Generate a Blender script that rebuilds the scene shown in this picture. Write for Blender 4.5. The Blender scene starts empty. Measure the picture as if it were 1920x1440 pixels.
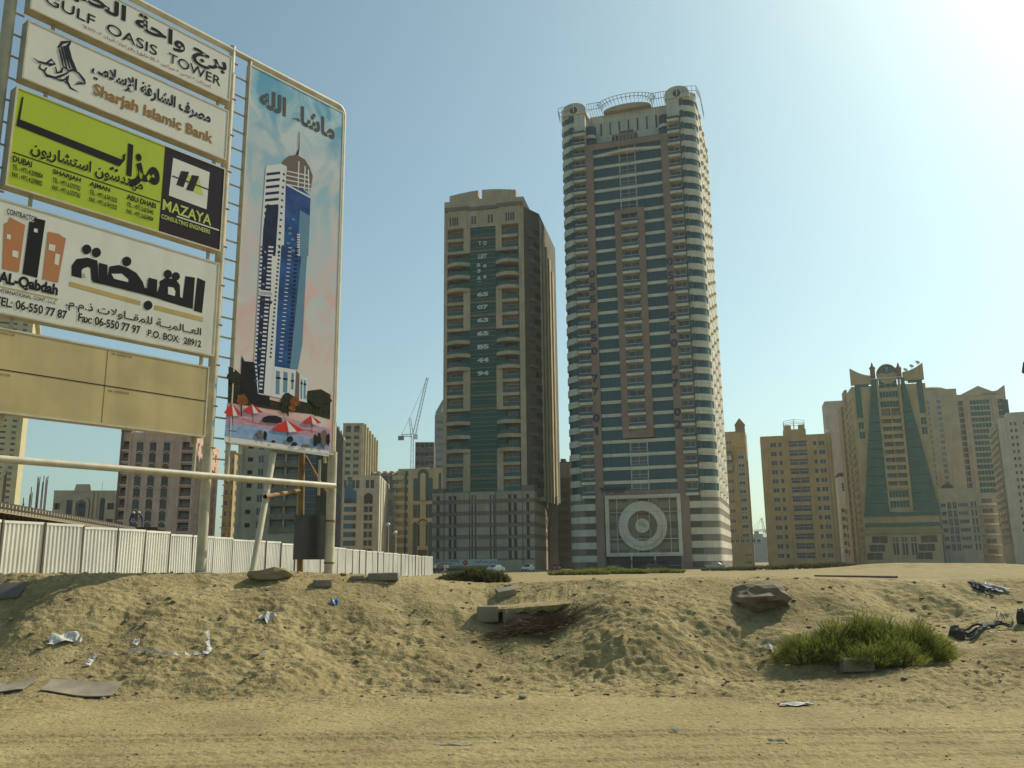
import bpy, math, random
import numpy as np
from mathutils import Matrix, Vector
R_ = math.radians
random.seed(7)
SC = bpy.context.scene
COL = SC.collection
# ------------------------------------------------------------------ camera, sky, sun
EYE = 1.9
FOC, TILT, ROLL = 1620.0, math.atan(336/1620), R_(.6)
FW = Vector((0, math.cos(TILT), math.sin(TILT)))
_u = Vector((0, -math.sin(TILT), math.cos(TILT))); _r = Vector((1, 0, 0))
RT = _r*math.cos(ROLL)-_u*math.sin(ROLL); UP = _u*math.cos(ROLL)+_r*math.sin(ROLL)
cd = bpy.data.cameras.new('camera'); cam = bpy.data.objects.new('camera', cd); COL.objects.link(cam)
cd.sensor_width = 36; cd.lens = 36*FOC/1920; cd.clip_start = .1; cd.clip_end = 20000
m3 = Matrix((RT, UP, -FW)).transposed()
cam.matrix_world = Matrix.Translation((0, 0, EYE)) @ m3.to_4x4()
SC.camera = cam
SUN_AZ, SUN_EL = 50.0, 43.0          # azimuth from +Y towards +X
w = bpy.data.worlds.new('World'); SC.world = w; w.use_nodes = True
nt = w.node_tree; bg = nt.nodes['Background']
sky = nt.nodes.new('ShaderNodeTexSky'); sky.sky_type = 'NISHITA'; sky.sun_disc = False
sky.sun_elevation = R_(SUN_EL); sky.sun_rotation = R_(SUN_AZ)
sky.air_density = 1.0; sky.dust_density = 1.7; sky.ozone_density = 1.0; sky.altitude = 0
hsv = nt.nodes.new('ShaderNodeHueSaturation'); hsv.inputs['Saturation'].default_value = .84
nt.links.new(sky.outputs[0], hsv.inputs['Color']); tint = nt.nodes.new('ShaderNodeMix'); tint.data_type = 'RGBA'; tint.blend_type = 'MULTIPLY'; tint.inputs[0].default_value = 1
tint.inputs[7].default_value = (.77, .965, .87, 1); nt.links.new(hsv.outputs[0], tint.inputs[6]); nt.links.new(tint.outputs[2], bg.inputs[0])
bg.inputs[1].default_value = .095
sl = bpy.data.lights.new('sun', 'SUN'); sl.energy = 3.2; sl.angle = R_(.5); sl.color = (1, .92, .76)
so = bpy.data.objects.new('sun', sl); COL.objects.link(so)
sd = Vector((math.sin(R_(SUN_AZ))*math.cos(R_(SUN_EL)), math.cos(R_(SUN_AZ))*math.cos(R_(SUN_EL)), math.sin(R_(SUN_EL))))
so.rotation_euler = (-sd).to_track_quat('-Z', 'Y').to_euler()
vs = SC.view_settings; vs.view_transform = 'Standard'; vs.look = 'None'; vs.gamma = 1; vs.use_curve_mapping = False
vs.exposure = 0.5
SC.cycles.max_bounces = 5

# ------------------------------------------------------------------ survey: bearings read off the photograph
def ray(px, py): return FW + RT*((px-960)/FOC) + UP*((720-py)/FOC)
def at(px, py, Y):
    d = ray(px, py); return d*(Y/d.y)+Vector((0, 0, EYE))
# ------------------------------------------------------------------ noise
def _h(ix, iy, s):
    n = (ix.astype(np.int64)*374761393 + iy.astype(np.int64)*668265263 + s*974634777) & 0xffffffff
    n = ((n ^ (n >> 13))*1274126177) & 0xffffffff
    return ((n ^ (n >> 16)) & 0xffff)/65535.0
def vn(x, y, s=0):
    ix = np.floor(x); iy = np.floor(y); fx = x-ix; fy = y-iy
    ux = fx*fx*fx*(fx*(fx*6-15)+10); uy = fy*fy*fy*(fy*(fy*6-15)+10)
    a = _h(ix, iy, s); b = _h(ix+1, iy, s); c = _h(ix, iy+1, s); d = _h(ix+1, iy+1, s)
    return (a*(1-ux)+b*ux)*(1-uy)+(c*(1-ux)+d*ux)*uy-.5
def fbm(x, y, s=0, o=4):
    t = 0; a = 1
    for k in range(o):
        t = t+vn(x*2**k*1.01+k*7.3, y*2**k+k*3.7, s+k)*a; a *= .5
    return t
def sm(t): t = np.clip(t, 0, 1); return t*t*(3-2*t)
UX = [-.9, -.55, -.40, -.30, -.20, -.10, -.03, .04, .12, .22, .30, .40, .55, .9]
TOE = [18.8, 18.8, 19.0, 19.2, 19.4, 19.6, 19.6, 19.6, 19.6, 19.6, 20.2, 20.5, 20.5, 20.5]
CRY = [24.5, 24.8, 25.2, 25.6, 26.2, 27.0, 27.5, 26.5, 25.0, 25.0, 25.6, 26.5, 27.5, 27]
CRZ = [1.8, 1.74, 1.70, 1.66, 1.58, 1.40, 1.26, 1.30, 1.38, 1.42, 1.40, 1.30, 1.25, 1.2]
def ground_z(X, Y, fine=True):
    X = np.asarray(X, float); Y = np.asarray(Y, float)
    u = X/np.maximum(Y, 8)
    wob = fbm(X*.35, Y*.35, 11, 3)
    yt = np.interp(u, UX, TOE)+wob*2.0; yc = np.interp(u, UX, CRY)+wob*1.0; zc = np.interp(u, UX, CRZ)
    t = np.clip((Y-yt)/(yc-yt), 0, 1)
    t = .42*sm(t)+.58*t**1.35
    far = np.exp(-np.maximum(Y-yc-1, 0)/75)
    z = -.8+(zc*far+.8)*t
    z = z + .05*fbm(X*.2, Y*.2, 5, 2)*np.clip(Y/20, 0, 1)*np.exp(-Y/150)
    # heaps of spoil
    for hx, hy, hw, hd, hh in HEAPS:
        z = z+hh*np.exp(-((X-hx)/hw)**2-((Y-hy)/hd)**2)
    if fine:
        slope = np.clip(1-np.abs(t-.55)/.6, 0, 1)*(t > 0)
        near = np.exp(-np.maximum(Y-30, 0)/40)
        a = fbm(X*1.1+.3*wob, Y*1.3, 21, 4)
        g = (vn(X*2.6+vn(Y*1.1, X*.8, 31)*1.4, Y*1.1, 33))
        z = z + near*slope*(a*.085+np.abs(g)*.06-.02+.02*vn(X*7, Y*7, 71))
        foot = np.clip((Y-15.3+wob)/3, 0, 1)*near
        b = vn(X*2.4, Y*4.2, 41); c = vn(X*6.5, Y*9.5, 43); d = vn(X*15, Y*18, 47)
        pk = np.clip(.5+1.6*fbm(X*.25, Y*.4, 51, 2), .25, 1)
        z = z + foot*pk*(-np.abs(b)*.13 + c*.085 + d*.035)
        z = z + (1-foot)*near*(.012*c+.006*d+.02*np.abs(b))
        # wheel tracks along the roadside
        for ty, tw, ph in ((12.6, .16, 0), (13.2, .2, .8), (14.15, .16, 2), (14.75, .14, 3)):
            yy = Y-ty-.25*np.sin(X*.07+ph)-.03*X*.3
            m = np.exp(-(yy/tw)**4)
            z = z - m*(.020+.006*np.sin(X*24+yy*20)*pk)+.014*np.exp(-((np.abs(yy)-tw*1.35)/.06)**2)
        z = z + .09*fbm(X*.08, Y*.35, 61, 3)*np.exp(-((Y-120)/90)**2)
    return z
HEAPS = []
def gpoint(px, py):
    d = ray(px, py); k = np.concatenate([np.arange(10, 60, .05), np.arange(60, 400, .5)])
    z = EYE+d.z*k/d.y
    g = ground_z(d.x/d.y*k, k, False)
    i = np.argmax(z <= g)
    if z[i] > g[i]: i = len(k)-1
    return Vector((d.x/d.y*k[i], k[i], float(ground_z(d.x/d.y*k[i], k[i]))))
def heap(px, py, Y, hw, hd, hh):
    p = at(px, py, Y); HEAPS.append((p.x, Y, hw, hd, hh))
heap(1050, 1100, 24.6, 1.9, 1.2, .06); heap(1120, 1090, 25.6, 2.2, 1.0, .03); heap(700, 1100, 25.5, 1.5, .9, .14)
heap(1680, 1052, 150, 12, 8, 1.0); heap(1860, 1052, 140, 9, 8, .7); heap(1780, 1215, 20.3, 2.2, .8, .28)
heap(1090, 1062, 120, 5, 5, .45); heap(560, 1085, 27.5, 1.6, 1.2, .1); heap(1400, 1058, 160, 5, 5, .45)

# ------------------------------------------------------------------ materials
MATS = {}
def mat(name, col, rough=.8, var=.0, vscale=1.0, bump=0, bscale=20, metal=0, streak=0, col2=None, spec=.5, rnd=0, trans=0, joint=None):
    if name in MATS: return MATS[name]
    m = bpy.data.materials.new(name); m.use_nodes = True; n = m.node_tree; L = n.links
    b = n.nodes['Principled BSDF']; b.inputs['Base Color'].default_value = (*col, 1); b.inputs['Roughness'].default_value = rough
    b.inputs['Metallic'].default_value = metal; b.inputs['Specular IOR Level'].default_value = spec
    tc = n.nodes.new('ShaderNodeTexCoord'); geo = n.nodes.new('ShaderNodeNewGeometry')
    out = None
    def noise(scale, vec, det=4):
        t = n.nodes.new('ShaderNodeTexNoise'); t.inputs['Scale'].default_value = scale; t.inputs['Detail'].default_value = det
        L.new(vec, t.inputs['Vector']); return t.outputs['Fac']
    def mixc(fac, a, bcol, kind='MIX'):
        x = n.nodes.new('ShaderNodeMix'); x.data_type = 'RGBA'; x.blend_type = kind
        if isinstance(fac, float): x.inputs[0].default_value = fac
        else: L.new(fac, x.inputs[0])
        for v, i in ((a, 6), (bcol, 7)):
            if isinstance(v, tuple): x.inputs[i].default_value = (*v, 1)
            else: L.new(v, x.inputs[i])
        return x.outputs[2]
    def rng(f, a, b2, c=0., d=1.):
        x = n.nodes.new('ShaderNodeMapRange'); L.new(f, x.inputs[0])
        for i, v in enumerate((a, b2, c, d)): x.inputs[i+1].default_value = v
        return x.outputs[0]
    cur = tuple(col)
    if var or col2:
        c2 = tuple(col2) if col2 else tuple(c*(1-var) for c in col)
        cur = mixc(rng(noise(vscale, geo.outputs['Position']), .35, .65), cur, c2)
    if streak:
        mp = n.nodes.new('ShaderNodeMapping'); mp.inputs['Scale'].default_value = (1, 1, .06)
        L.new(geo.outputs['Position'], mp.inputs['Vector'])
        cur = mixc(rng(noise(1.6, mp.outputs[0], 6), .5, .78, 0, streak), cur, tuple(c*.45 for c in col))
    if joint:
        sp = n.nodes.new('ShaderNodeSeparateXYZ'); L.new(tc.outputs['Object'], sp.inputs[0])
        md = n.nodes.new('ShaderNodeMath'); md.operation = 'FRACT'
        dv = n.nodes.new('ShaderNodeMath'); dv.operation = 'DIVIDE'; dv.inputs[1].default_value = joint
        L.new(sp.outputs[2], dv.inputs[0]); L.new(dv.outputs[0], md.inputs[0])
        lt = n.nodes.new('ShaderNodeMath'); lt.operation = 'LESS_THAN'; lt.inputs[1].default_value = .03; L.new(md.outputs[0], lt.inputs[0])
        cur = mixc(lt.outputs[0], cur, tuple(c*.6 for c in col))
    if rnd:
        oi = n.nodes.new('ShaderNodeObjectInfo')
        cur = mixc(rng(oi.outputs['Random'], .0, 1., 0, rnd), cur, tuple(min(1, c*2.6+.02) for c in col))
    if not isinstance(cur, tuple): L.new(cur, b.inputs['Base Color'])
    if bump:
        bp = n.nodes.new('ShaderNodeBump'); bp.inputs['Strength'].default_value = bump; bp.inputs['Distance'].default_value = .02
        L.new(noise(bscale, geo.outputs['Position'], 6), bp.inputs['Height']); L.new(bp.outputs[0], b.inputs['Normal'])
    MATS[name] = m; return m
def wall(name, col, **k):
    d = dict(rough=.85, var=.2, vscale=.3, streak=.5, bump=.25, bscale=3, spec=.25); d.update(k)
    return mat(name, col, **d)

# ------------------------------------------------------------------ mesh builder
class MB:
    def __init__(s): s.v = []; s.f = []; s.m = []
    def quad(s, a, b, c, d, m=0):
        i = len(s.v); s.v += [tuple(a), tuple(b), tuple(c), tuple(d)]; s.f.append((i, i+1, i+2, i+3)); s.m.append(m); return s
    def poly(s, pts, m=0):
        i = len(s.v); s.v += [tuple(p) for p in pts]; s.f.append(tuple(range(i, i+len(pts)))); s.m.append(m); return s
    def box(s, x0, x1, y0, y1, z0, z1, m=0):
        i = len(s.v)
        s.v += [(x, y, z) for z in (z0, z1) for y in (y0, y1) for x in (x0, x1)]
        for f in ((0, 2, 3, 1), (4, 5, 7, 6), (0, 1, 5, 4), (1, 3, 7, 5), (3, 2, 6, 7), (2, 0, 4, 6)):
            s.f.append(tuple(i+k for k in f)); s.m.append(m)
        return s
    def prism(s, pts, y0, y1, m=0):      # outline in x,z (anticlockwise seen from -y), extruded along y
        n = len(pts); i = len(s.v)
        s.v += [(p[0], y0, p[1]) for p in pts]+[(p[0], y1, p[1]) for p in pts]
        s.f.append(tuple(range(i, i+n))); s.m.append(m)
        s.f.append(tuple(reversed(range(i+n, i+2*n)))); s.m.append(m)
        for k in range(n):
            j = (k+1) % n; s.f.append((i+j, i+k, i+n+k, i+n+j)); s.m.append(m)
        return s
    def hprism(s, pts, z0, z1, m=0):     # plan outline in x,y (anticlockwise from above)
        n = len(pts); i = len(s.v)
        s.v += [(p[0], p[1], z0) for p in pts]+[(p[0], p[1], z1) for p in pts]
        s.f.append(tuple(reversed(range(i, i+n)))); s.m.append(m)
        s.f.append(tuple(range(i+n, i+2*n))); s.m.append(m)
        for k in range(n):
            j = (k+1) % n; s.f.append((i+k, i+j, i+n+j, i+n+k)); s.m.append(m)
        return s
    def tube(s, a, b, r, r2=None, n=8, m=0, caps=True):
        a = Vector(a); b = Vector(b); d = (b-a)
        if d.length < 1e-6: return s
        q = d.to_track_quat('Z', 'Y'); r2 = r if r2 is None else r2; i = len(s.v)
        for c, rr in ((a, r), (b, r2)):
            for k in range(n):
                t = 2*math.pi*k/n; s.v.append(tuple(c+q @ Vector((math.cos(t)*rr, math.sin(t)*rr, 0))))
        for k in range(n):
            j = (k+1) % n; s.f.append((i+k, i+j, i+n+j, i+n+k)); s.m.append(m)
        if caps:
            s.f.append(tuple(reversed(range(i, i+n)))); s.m.append(m); s.f.append(tuple(range(i+n, i+2*n))); s.m.append(m)
        return s
    def lathe(s, prof, n=16, c=(0, 0, 0), m=0):
        i = len(s.v)
        for r, z in prof:
            for k in range(n):
                t = 2*math.pi*k/n; s.v.append((c[0]+r*math.cos(t), c[1]+r*math.sin(t), c[2]+z))
        for a in range(len(prof)-1):
            for k in range(n):
                j = (k+1) % n; s.f.append((i+a*n+k, i+a*n+j, i+(a+1)*n+j, i+(a+1)*n+k)); s.m.append(m)
        return s
    def disc(s, x, z, r, y0, y1, m=0, n=24, rz=None):
        rz = rz or r
        return s.prism([(x+r*math.cos(2*math.pi*k/n), z+rz*math.sin(2*math.pi*k/n)) for k in range(n)], y0, y1, m)
    def ring(s, x, z, r0, r1, y0, y1, a0=0, a1=360, m=0, n=32):
        full = abs(a1-a0) >= 360; i = len(s.v); N = n+1
        for k in range(N):
            t = R_(a0+(a1-a0)*k/n); c, d = math.cos(t), math.sin(t)
            s.v += [(x+r0*c, y0, z+r0*d), (x+r1*c, y0, z+r1*d), (x+r1*c, y1, z+r1*d), (x+r0*c, y1, z+r0*d)]
        for k in range(n):
            a = i+4*k; b = a+4
            for p, q in ((0, 1), (1, 2), (2, 3), (3, 0)):
                s.f.append((a+p, a+q, b+q, b+p)); s.m.append(m)
        if not full: s.f.append((i+3, i+2, i+1, i)); s.f.append((i+4*n, i+4*n+1, i+4*n+2, i+4*n+3)); s.m += [m, m]
        return s
    def mesh(s, name, mats, smooth=False):
        me = bpy.data.meshes.new(name); me.from_pydata(s.v, [], s.f)
        for m in (mats if isinstance(mats, (list, tuple)) else [mats]): me.materials.append(m)
        if s.m: me.polygons.foreach_set('material_index', s.m)
        if smooth: me.polygons.foreach_set('use_smooth', [True]*len(s.f))
        me.update(); return me
    def build(s, name, mats, parent=None, loc=(0, 0, 0), rz=0, smooth=False):
        return put(name, s.mesh(name, mats, smooth), parent, loc, rz)
def put(name, me, parent=None, loc=(0, 0, 0), rz=0):
    o = bpy.data.objects.new(name, me); COL.objects.link(o); o.location = loc
    if rz: o.rotation_euler = (0, 0, rz)
    if parent: o.parent = parent
    return o
def tag(o, label=None, cat=None, group=None, kind=None):
    if label: o['label'] = label
    if cat: o['category'] = cat
    if group: o['group'] = group
    if kind: o['kind'] = kind
    return o
def empty(name, label, cat, loc=(0, 0, 0), rz=0, group=None):
    o = bpy.data.objects.new(name, None); COL.objects.link(o); o.location = loc; o.rotation_euler = (0, 0, rz)
    o.empty_display_size = .3
    return tag(o, label, cat, group)
# ------------------------------------------------------------------ lettering (flat sheets)
AR = {'ا': (0xFE8D, 0), 'أ': (0xFE83, 0), 'إ': (0xFE87, 0), 'ب': (0xFE8F, 1), 'ة': (0xFE93, 0), 'ت': (0xFE95, 1), 'ج': (0xFE9D, 1), 'ح': (0xFEA1, 1), 'خ': (0xFEA5, 1), 'د': (0xFEA9, 0), 'ذ': (0xFEAB, 0), 'ر': (0xFEAD, 0), 'ز': (0xFEAF, 0), 'س': (0xFEB1, 1), 'ش': (0xFEB5, 1), 'ص': (0xFEB9, 1), 'ض': (0xFEBD, 1), 'ط': (0xFEC1, 1), 'ع': (0xFEC9, 1), 'ف': (0xFED1, 1), 'ق': (0xFED5, 1), 'ك': (0xFED9, 1), 'ل': (0xFEDD, 1), 'م': (0xFEE1, 1), 'ن': (0xFEE5, 1), 'ه': (0xFEE9, 1), 'و': (0xFEED, 0), 'ي': (0xFEF1, 1), 'ى': (0xFEEF, 0)}
def shape(s):
    s = s.replace('لا', '\x01').replace('لإ', '\x02'); out = []
    for i, c in enumerate(s):
        p = s[i-1] if i else ' '; n = s[i+1] if i+1 < len(s) else ' '
        jp = p == 'ـ' or (p in AR and AR[p][1]); jn = n == 'ـ' or n in AR or n in '\x01\x02'
        if c == '\x01': out.append(chr(0xFEFC if jp else 0xFEFB)); continue
        if c == '\x02': out.append(chr(0xFEFA if jp else 0xFEF9)); continue
        if c in AR:
            b, d = AR[c]
            k = (3 if (jp and jn) else 1 if jp else 2 if jn else 0) if d else (1 if jp else 0)
            out.append(chr(b+k))
        else: out.append(c)
    return ''.join(reversed(out))
def text_mesh(body, x0, x1, z0, z1, m, bold=.0, y=0, serif=False, space=1.0):
    ar = any('\u0600' <= c <= '\u06ff' for c in body)
    cu = bpy.data.curves.new('lettering', 'FONT'); cu.body = shape(body) if ar else body
    cu.offset = bold; cu.resolution_u = 4; cu.space_character = space
    o = bpy.data.objects.new('lettering', cu); COL.objects.link(o)
    me = bpy.data.meshes.new_from_object(o); bpy.data.objects.remove(o); bpy.data.curves.remove(cu)
    n = len(me.vertices); co = np.empty(n*3, 'f'); me.vertices.foreach_get('co', co); co = co.reshape(-1, 3)
    lo = co.min(0); hi = co.max(0)
    # islands a hair apart so that joined letters never share a plane
    par = list(range(n))
    def find(a):
        while par[a] != a: par[a] = par[par[a]]; a = par[a]
        return a
    for e in me.edges:
        a, b = find(e.vertices[0]), find(e.vertices[1])
        if a != b: par[a] = b
    ids = {}; off = np.zeros(n, 'f')
    for i in range(n): off[i] = ids.setdefault(find(i), len(ids)) % 5*.0012
    nc = np.empty_like(co)
    nc[:, 0] = x0+(co[:, 0]-lo[0])/(hi[0]-lo[0])*(x1-x0); nc[:, 2] = z0+(co[:, 1]-lo[1])/(hi[1]-lo[1])*(z1-z0)
    nc[:, 1] = y-off
    me.vertices.foreach_set('co', nc.ravel()); me.materials.clear(); me.materials.append(m); me.update()
    return me
def lettering(parent, body, x0, x1, z0, z1, m, y=-.006, bold=.0, space=1.0):
    return put('lettering', text_mesh(body, x0, x1, z0, z1, m, bold, y, space=space), parent)
# ================================================================== THE GROUND
def sand_material():
    m = bpy.data.materials.new('sand'); m.use_nodes = True; n = m.node_tree; L = n.links; b = n.nodes['Principled BSDF']
    b.inputs['Roughness'].default_value = .95; b.inputs['Specular IOR Level'].default_value = .15
    g = n.nodes.new('ShaderNodeNewGeometry'); P = g.outputs['Position']
    def nz(s, d=5, dist=0):
        t = n.nodes.new('ShaderNodeTexNoise'); t.inputs['Scale'].default_value = s; t.inputs['Detail'].default_value = d
        t.inputs['Distortion'].default_value = dist; L.new(P, t.inputs['Vector']); return t.outputs['Fac']
    def ramp(f, stops):
        r = n.nodes.new('ShaderNodeValToRGB'); L.new(f, r.inputs[0]); e = r.color_ramp.elements
        e[0].position, e[0].color = stops[0][0], (*stops[0][1], 1); e[1].position, e[1].color = stops[-1][0], (*stops[-1][1], 1)
        for p, c in stops[1:-1]:
            k = e.new(p); k.color = (*c, 1)
        return r.outputs[0]
    def mx(f, a, c, kind='MIX'):
        x = n.nodes.new('ShaderNodeMix'); x.data_type = 'RGBA'; x.blend_type = kind
        if isinstance(f, float): x.inputs[0].default_value = f
        else: L.new(f, x.inputs[0])
        L.new(a, x.inputs[6]); L.new(c, x.inputs[7]); return x.outputs[2]
    base = ramp(nz(.5), [(.3, (.25, .195, .095)), (.5, (.325, .255, .122)), (.72, (.39, .31, .155))])
    fine = ramp(nz(9, 8), [(.3, (.72, .70, .66)), (.6, (1, 1, 1)), (.8, (1.15, 1.12, 1.08))])
    c = mx(1.0, base, fine, 'MULTIPLY')
    mottle = ramp(nz(1.1, 6, .6), [(.55, (1, 1, 1)), (.72, (.72, .70, .67))])
    # darker noise patches in a band along the bank
    sx = n.nodes.new('ShaderNodeSeparateXYZ'); L.new(P, sx.inputs[0])
    def rg(v, a, b2):
        x = n.nodes.new('ShaderNodeMapRange'); L.new(v, x.inputs[0]); x.inputs[1].default_value = a; x.inputs[2].default_value = b2; return x.outputs[0]
    f1 = rg(sx.outputs[1], 20.5, 22); f2 = rg(sx.outputs[1], 28, 26)
    mm = n.nodes.new('ShaderNodeMath'); mm.operation = 'MULTIPLY'; L.new(f1, mm.inputs[0]); L.new(f2, mm.inputs[1])
    dd = mx(mm.outputs[0], ramp(nz(3), [(0, (1, 1, 1)), (1, (1, 1, 1))]), mottle)
    c = mx(1.0, c, dd, 'MULTIPLY')
    L.new(c, b.inputs['Base Color'])
    bp = n.nodes.new('ShaderNodeBump'); bp.inputs['Strength'].default_value = .8; bp.inputs['Distance'].default_value = .05
    L.new(nz(14, 8), bp.inputs['Height']); L.new(bp.outputs[0], b.inputs['Normal'])
    return m
SAND = sand_material()
def make_ground():
    ys = [-8, -4, 0, 4, 7, 9]
    y = 10.0
    while y < 30: ys.append(y); y += .036+.0006*(y-10)
    while y < 9000: ys.append(y); y *= 1.012 if y < 300 else 1.12
    ys = np.array(ys); us = np.concatenate([np.linspace(-6, -.85, 16)[:-1], np.linspace(-.85, .85, 820), np.linspace(.85, 6, 16)[1:]])
    Y, Uu = np.meshgrid(ys, us, indexing='ij'); X = Uu*np.maximum(np.abs(Y), 9)
    Z = ground_z(X, Y); Z = np.where(Y < 9.5, -.8+Z*0, Z)
    nr, nc = X.shape; co = np.stack([X, Y, Z], -1).reshape(-1, 3)
    i = np.arange(nr*nc).reshape(nr, nc)
    f = np.stack([i[:-1, :-1], i[:-1, 1:], i[1:, 1:], i[1:, :-1]], -1).reshape(-1, 4)
    me = bpy.data.meshes.new('ground'); me.vertices.add(len(co)); me.vertices.foreach_set('co', co.ravel())
    me.loops.add(f.size); me.loops.foreach_set('vertex_index', f.ravel()); me.polygons.add(len(f))
    me.polygons.foreach_set('loop_start', np.arange(0, f.size, 4)); me.polygons.foreach_set('use_smooth', np.ones(len(f), bool))
    me.update(); me.validate(); me.materials.append(SAND)
    tag(put('ground', me), kind='structure')
make_ground()
# ================================================================== BUILDINGS
FRAME_W = mat('white_window_frame', (.62, .61, .55), .5)
FRAME_D = mat('dark_window_frame', (.10, .09, .07), .5)
GLASS_T = mat('teal_glass', (.012, .058, .068), .16, spec=.32, rnd=.25)
GLASS_D = mat('dark_glass', (.026, .028, .026), .12, spec=.45, rnd=1.0)
GLASS_B = mat('blue_glass', (.010, .022, .034), .08, spec=.5, rnd=.2)
GLASS_G = mat('green_glass', (.012, .062, .034), .25, spec=.32, rnd=.16)
GLASS_P = mat('pale_glass', (.10, .13, .13), .2, spec=.5, rnd=.4)
GLASS_BR = mat('brown_glass', (.055, .04, .022), .35, spec=.3, rnd=.2)
RAILM = mat('steel_rail', (.30, .32, .30), .4, metal=.5)
ROOFM = mat('roof_concrete', (.30, .28, .24), .9, var=.2)
_mc = {}
def window_mesh(w, h, style, glass):
    """pane with frame and glazing bars; outer face near y=0, x from 0, z from 0"""
    k = ('w', round(w, 2), round(h, 2), style, glass.name)
    if k in _mc: return _mc[k]
    b = MB(); t = min(.075, w*.07, h*.07)
    b.quad((0, .06, 0), (w, .06, 0), (w, .06, h), (0, .06, h), 1)
    def bar(x0, x1, z0, z1): b.box(x0, x1, -.02, .05, z0, z1, 0)
    bar(0, t, 0, h); bar(w-t, w, 0, h); bar(t, w-t, 0, t); bar(t, w-t, h-t, h)
    nv, nh = {'plain': (1, 0), 'single': (0, 0), 'pair': (1, 1), 'grid': (3, 1), 'ribbon': (5, 0), 'lines': (0, 1), 'four': (3, 0), 'two': (1, 0), 'curt': (2, 2), 'bare': (0, 0)}[style]
    for i in range(nv): x = w*(i+1)/(nv+1); bar(x-t/2.2, x+t/2.2, t, h-t)
    for i in range(nh): z = h*(i+1)/(nh+1)*(.8 if nh == 1 else 1); b.box(t, w-t, -.01, .055, z-t/2.5, z+t/2.5, 0)
    me = b.mesh('window', [FRAME_D if glass in (GLASS_D,) and style in ('two', 'bare') else FRAME_W, glass]); _mc[k] = me; return me
def balcony_mesh(w, h, d, wm, par=.45, out=.0, glass=GLASS_D, rail=True):
    """recessed loggia: back wall with door, parapet or rail, slab"""
    k = ('b', round(w, 2), round(h, 2), d, wm.name, par, out, rail)
    if k in _mc: return _mc[k]
    b = MB()
    b.quad((0, d, 0), (w, d, 0), (w, d, h), (0, d, h), 0)
    dw = w*.62; x0 = (w-dw)/2
    b.quad((x0, d-.02, .05), (x0+dw, d-.02, .05), (x0+dw, d-.02, h*.8), (x0, d-.02, h*.8), 1)
    for i in range(5): x = x0+dw*i/4; b.box(x-.04, x+.04, d-.08, d-.01, .05, h*.8, 2)
    b.box(x0, x0+dw, d-.08, d-.01, h*.8-.08, h*.8, 2); b.box(x0, x0+dw, d-.08, d-.01, h*.5, h*.5+.06, 2)
    if rail:
        b.box(-.02, w+.02, -out, -out+.06, 0.02, h*par, 3); b.box(-.02, w+.02, -out-.04, -out+.1, h*par, h*par+.07, 4)
    else: b.box(-.0, w+.0, -out-.01, -out+.12, 0, h*par, 0)
    if out: b.box(-.05, w+.05, -out-.05, .02, -.25, 0.0, 0)
    me = b.mesh('balcony', [wm, glass, FRAME_W, GLASS_G if rail else wm, RAILM]); _mc[k] = me; return me
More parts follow.
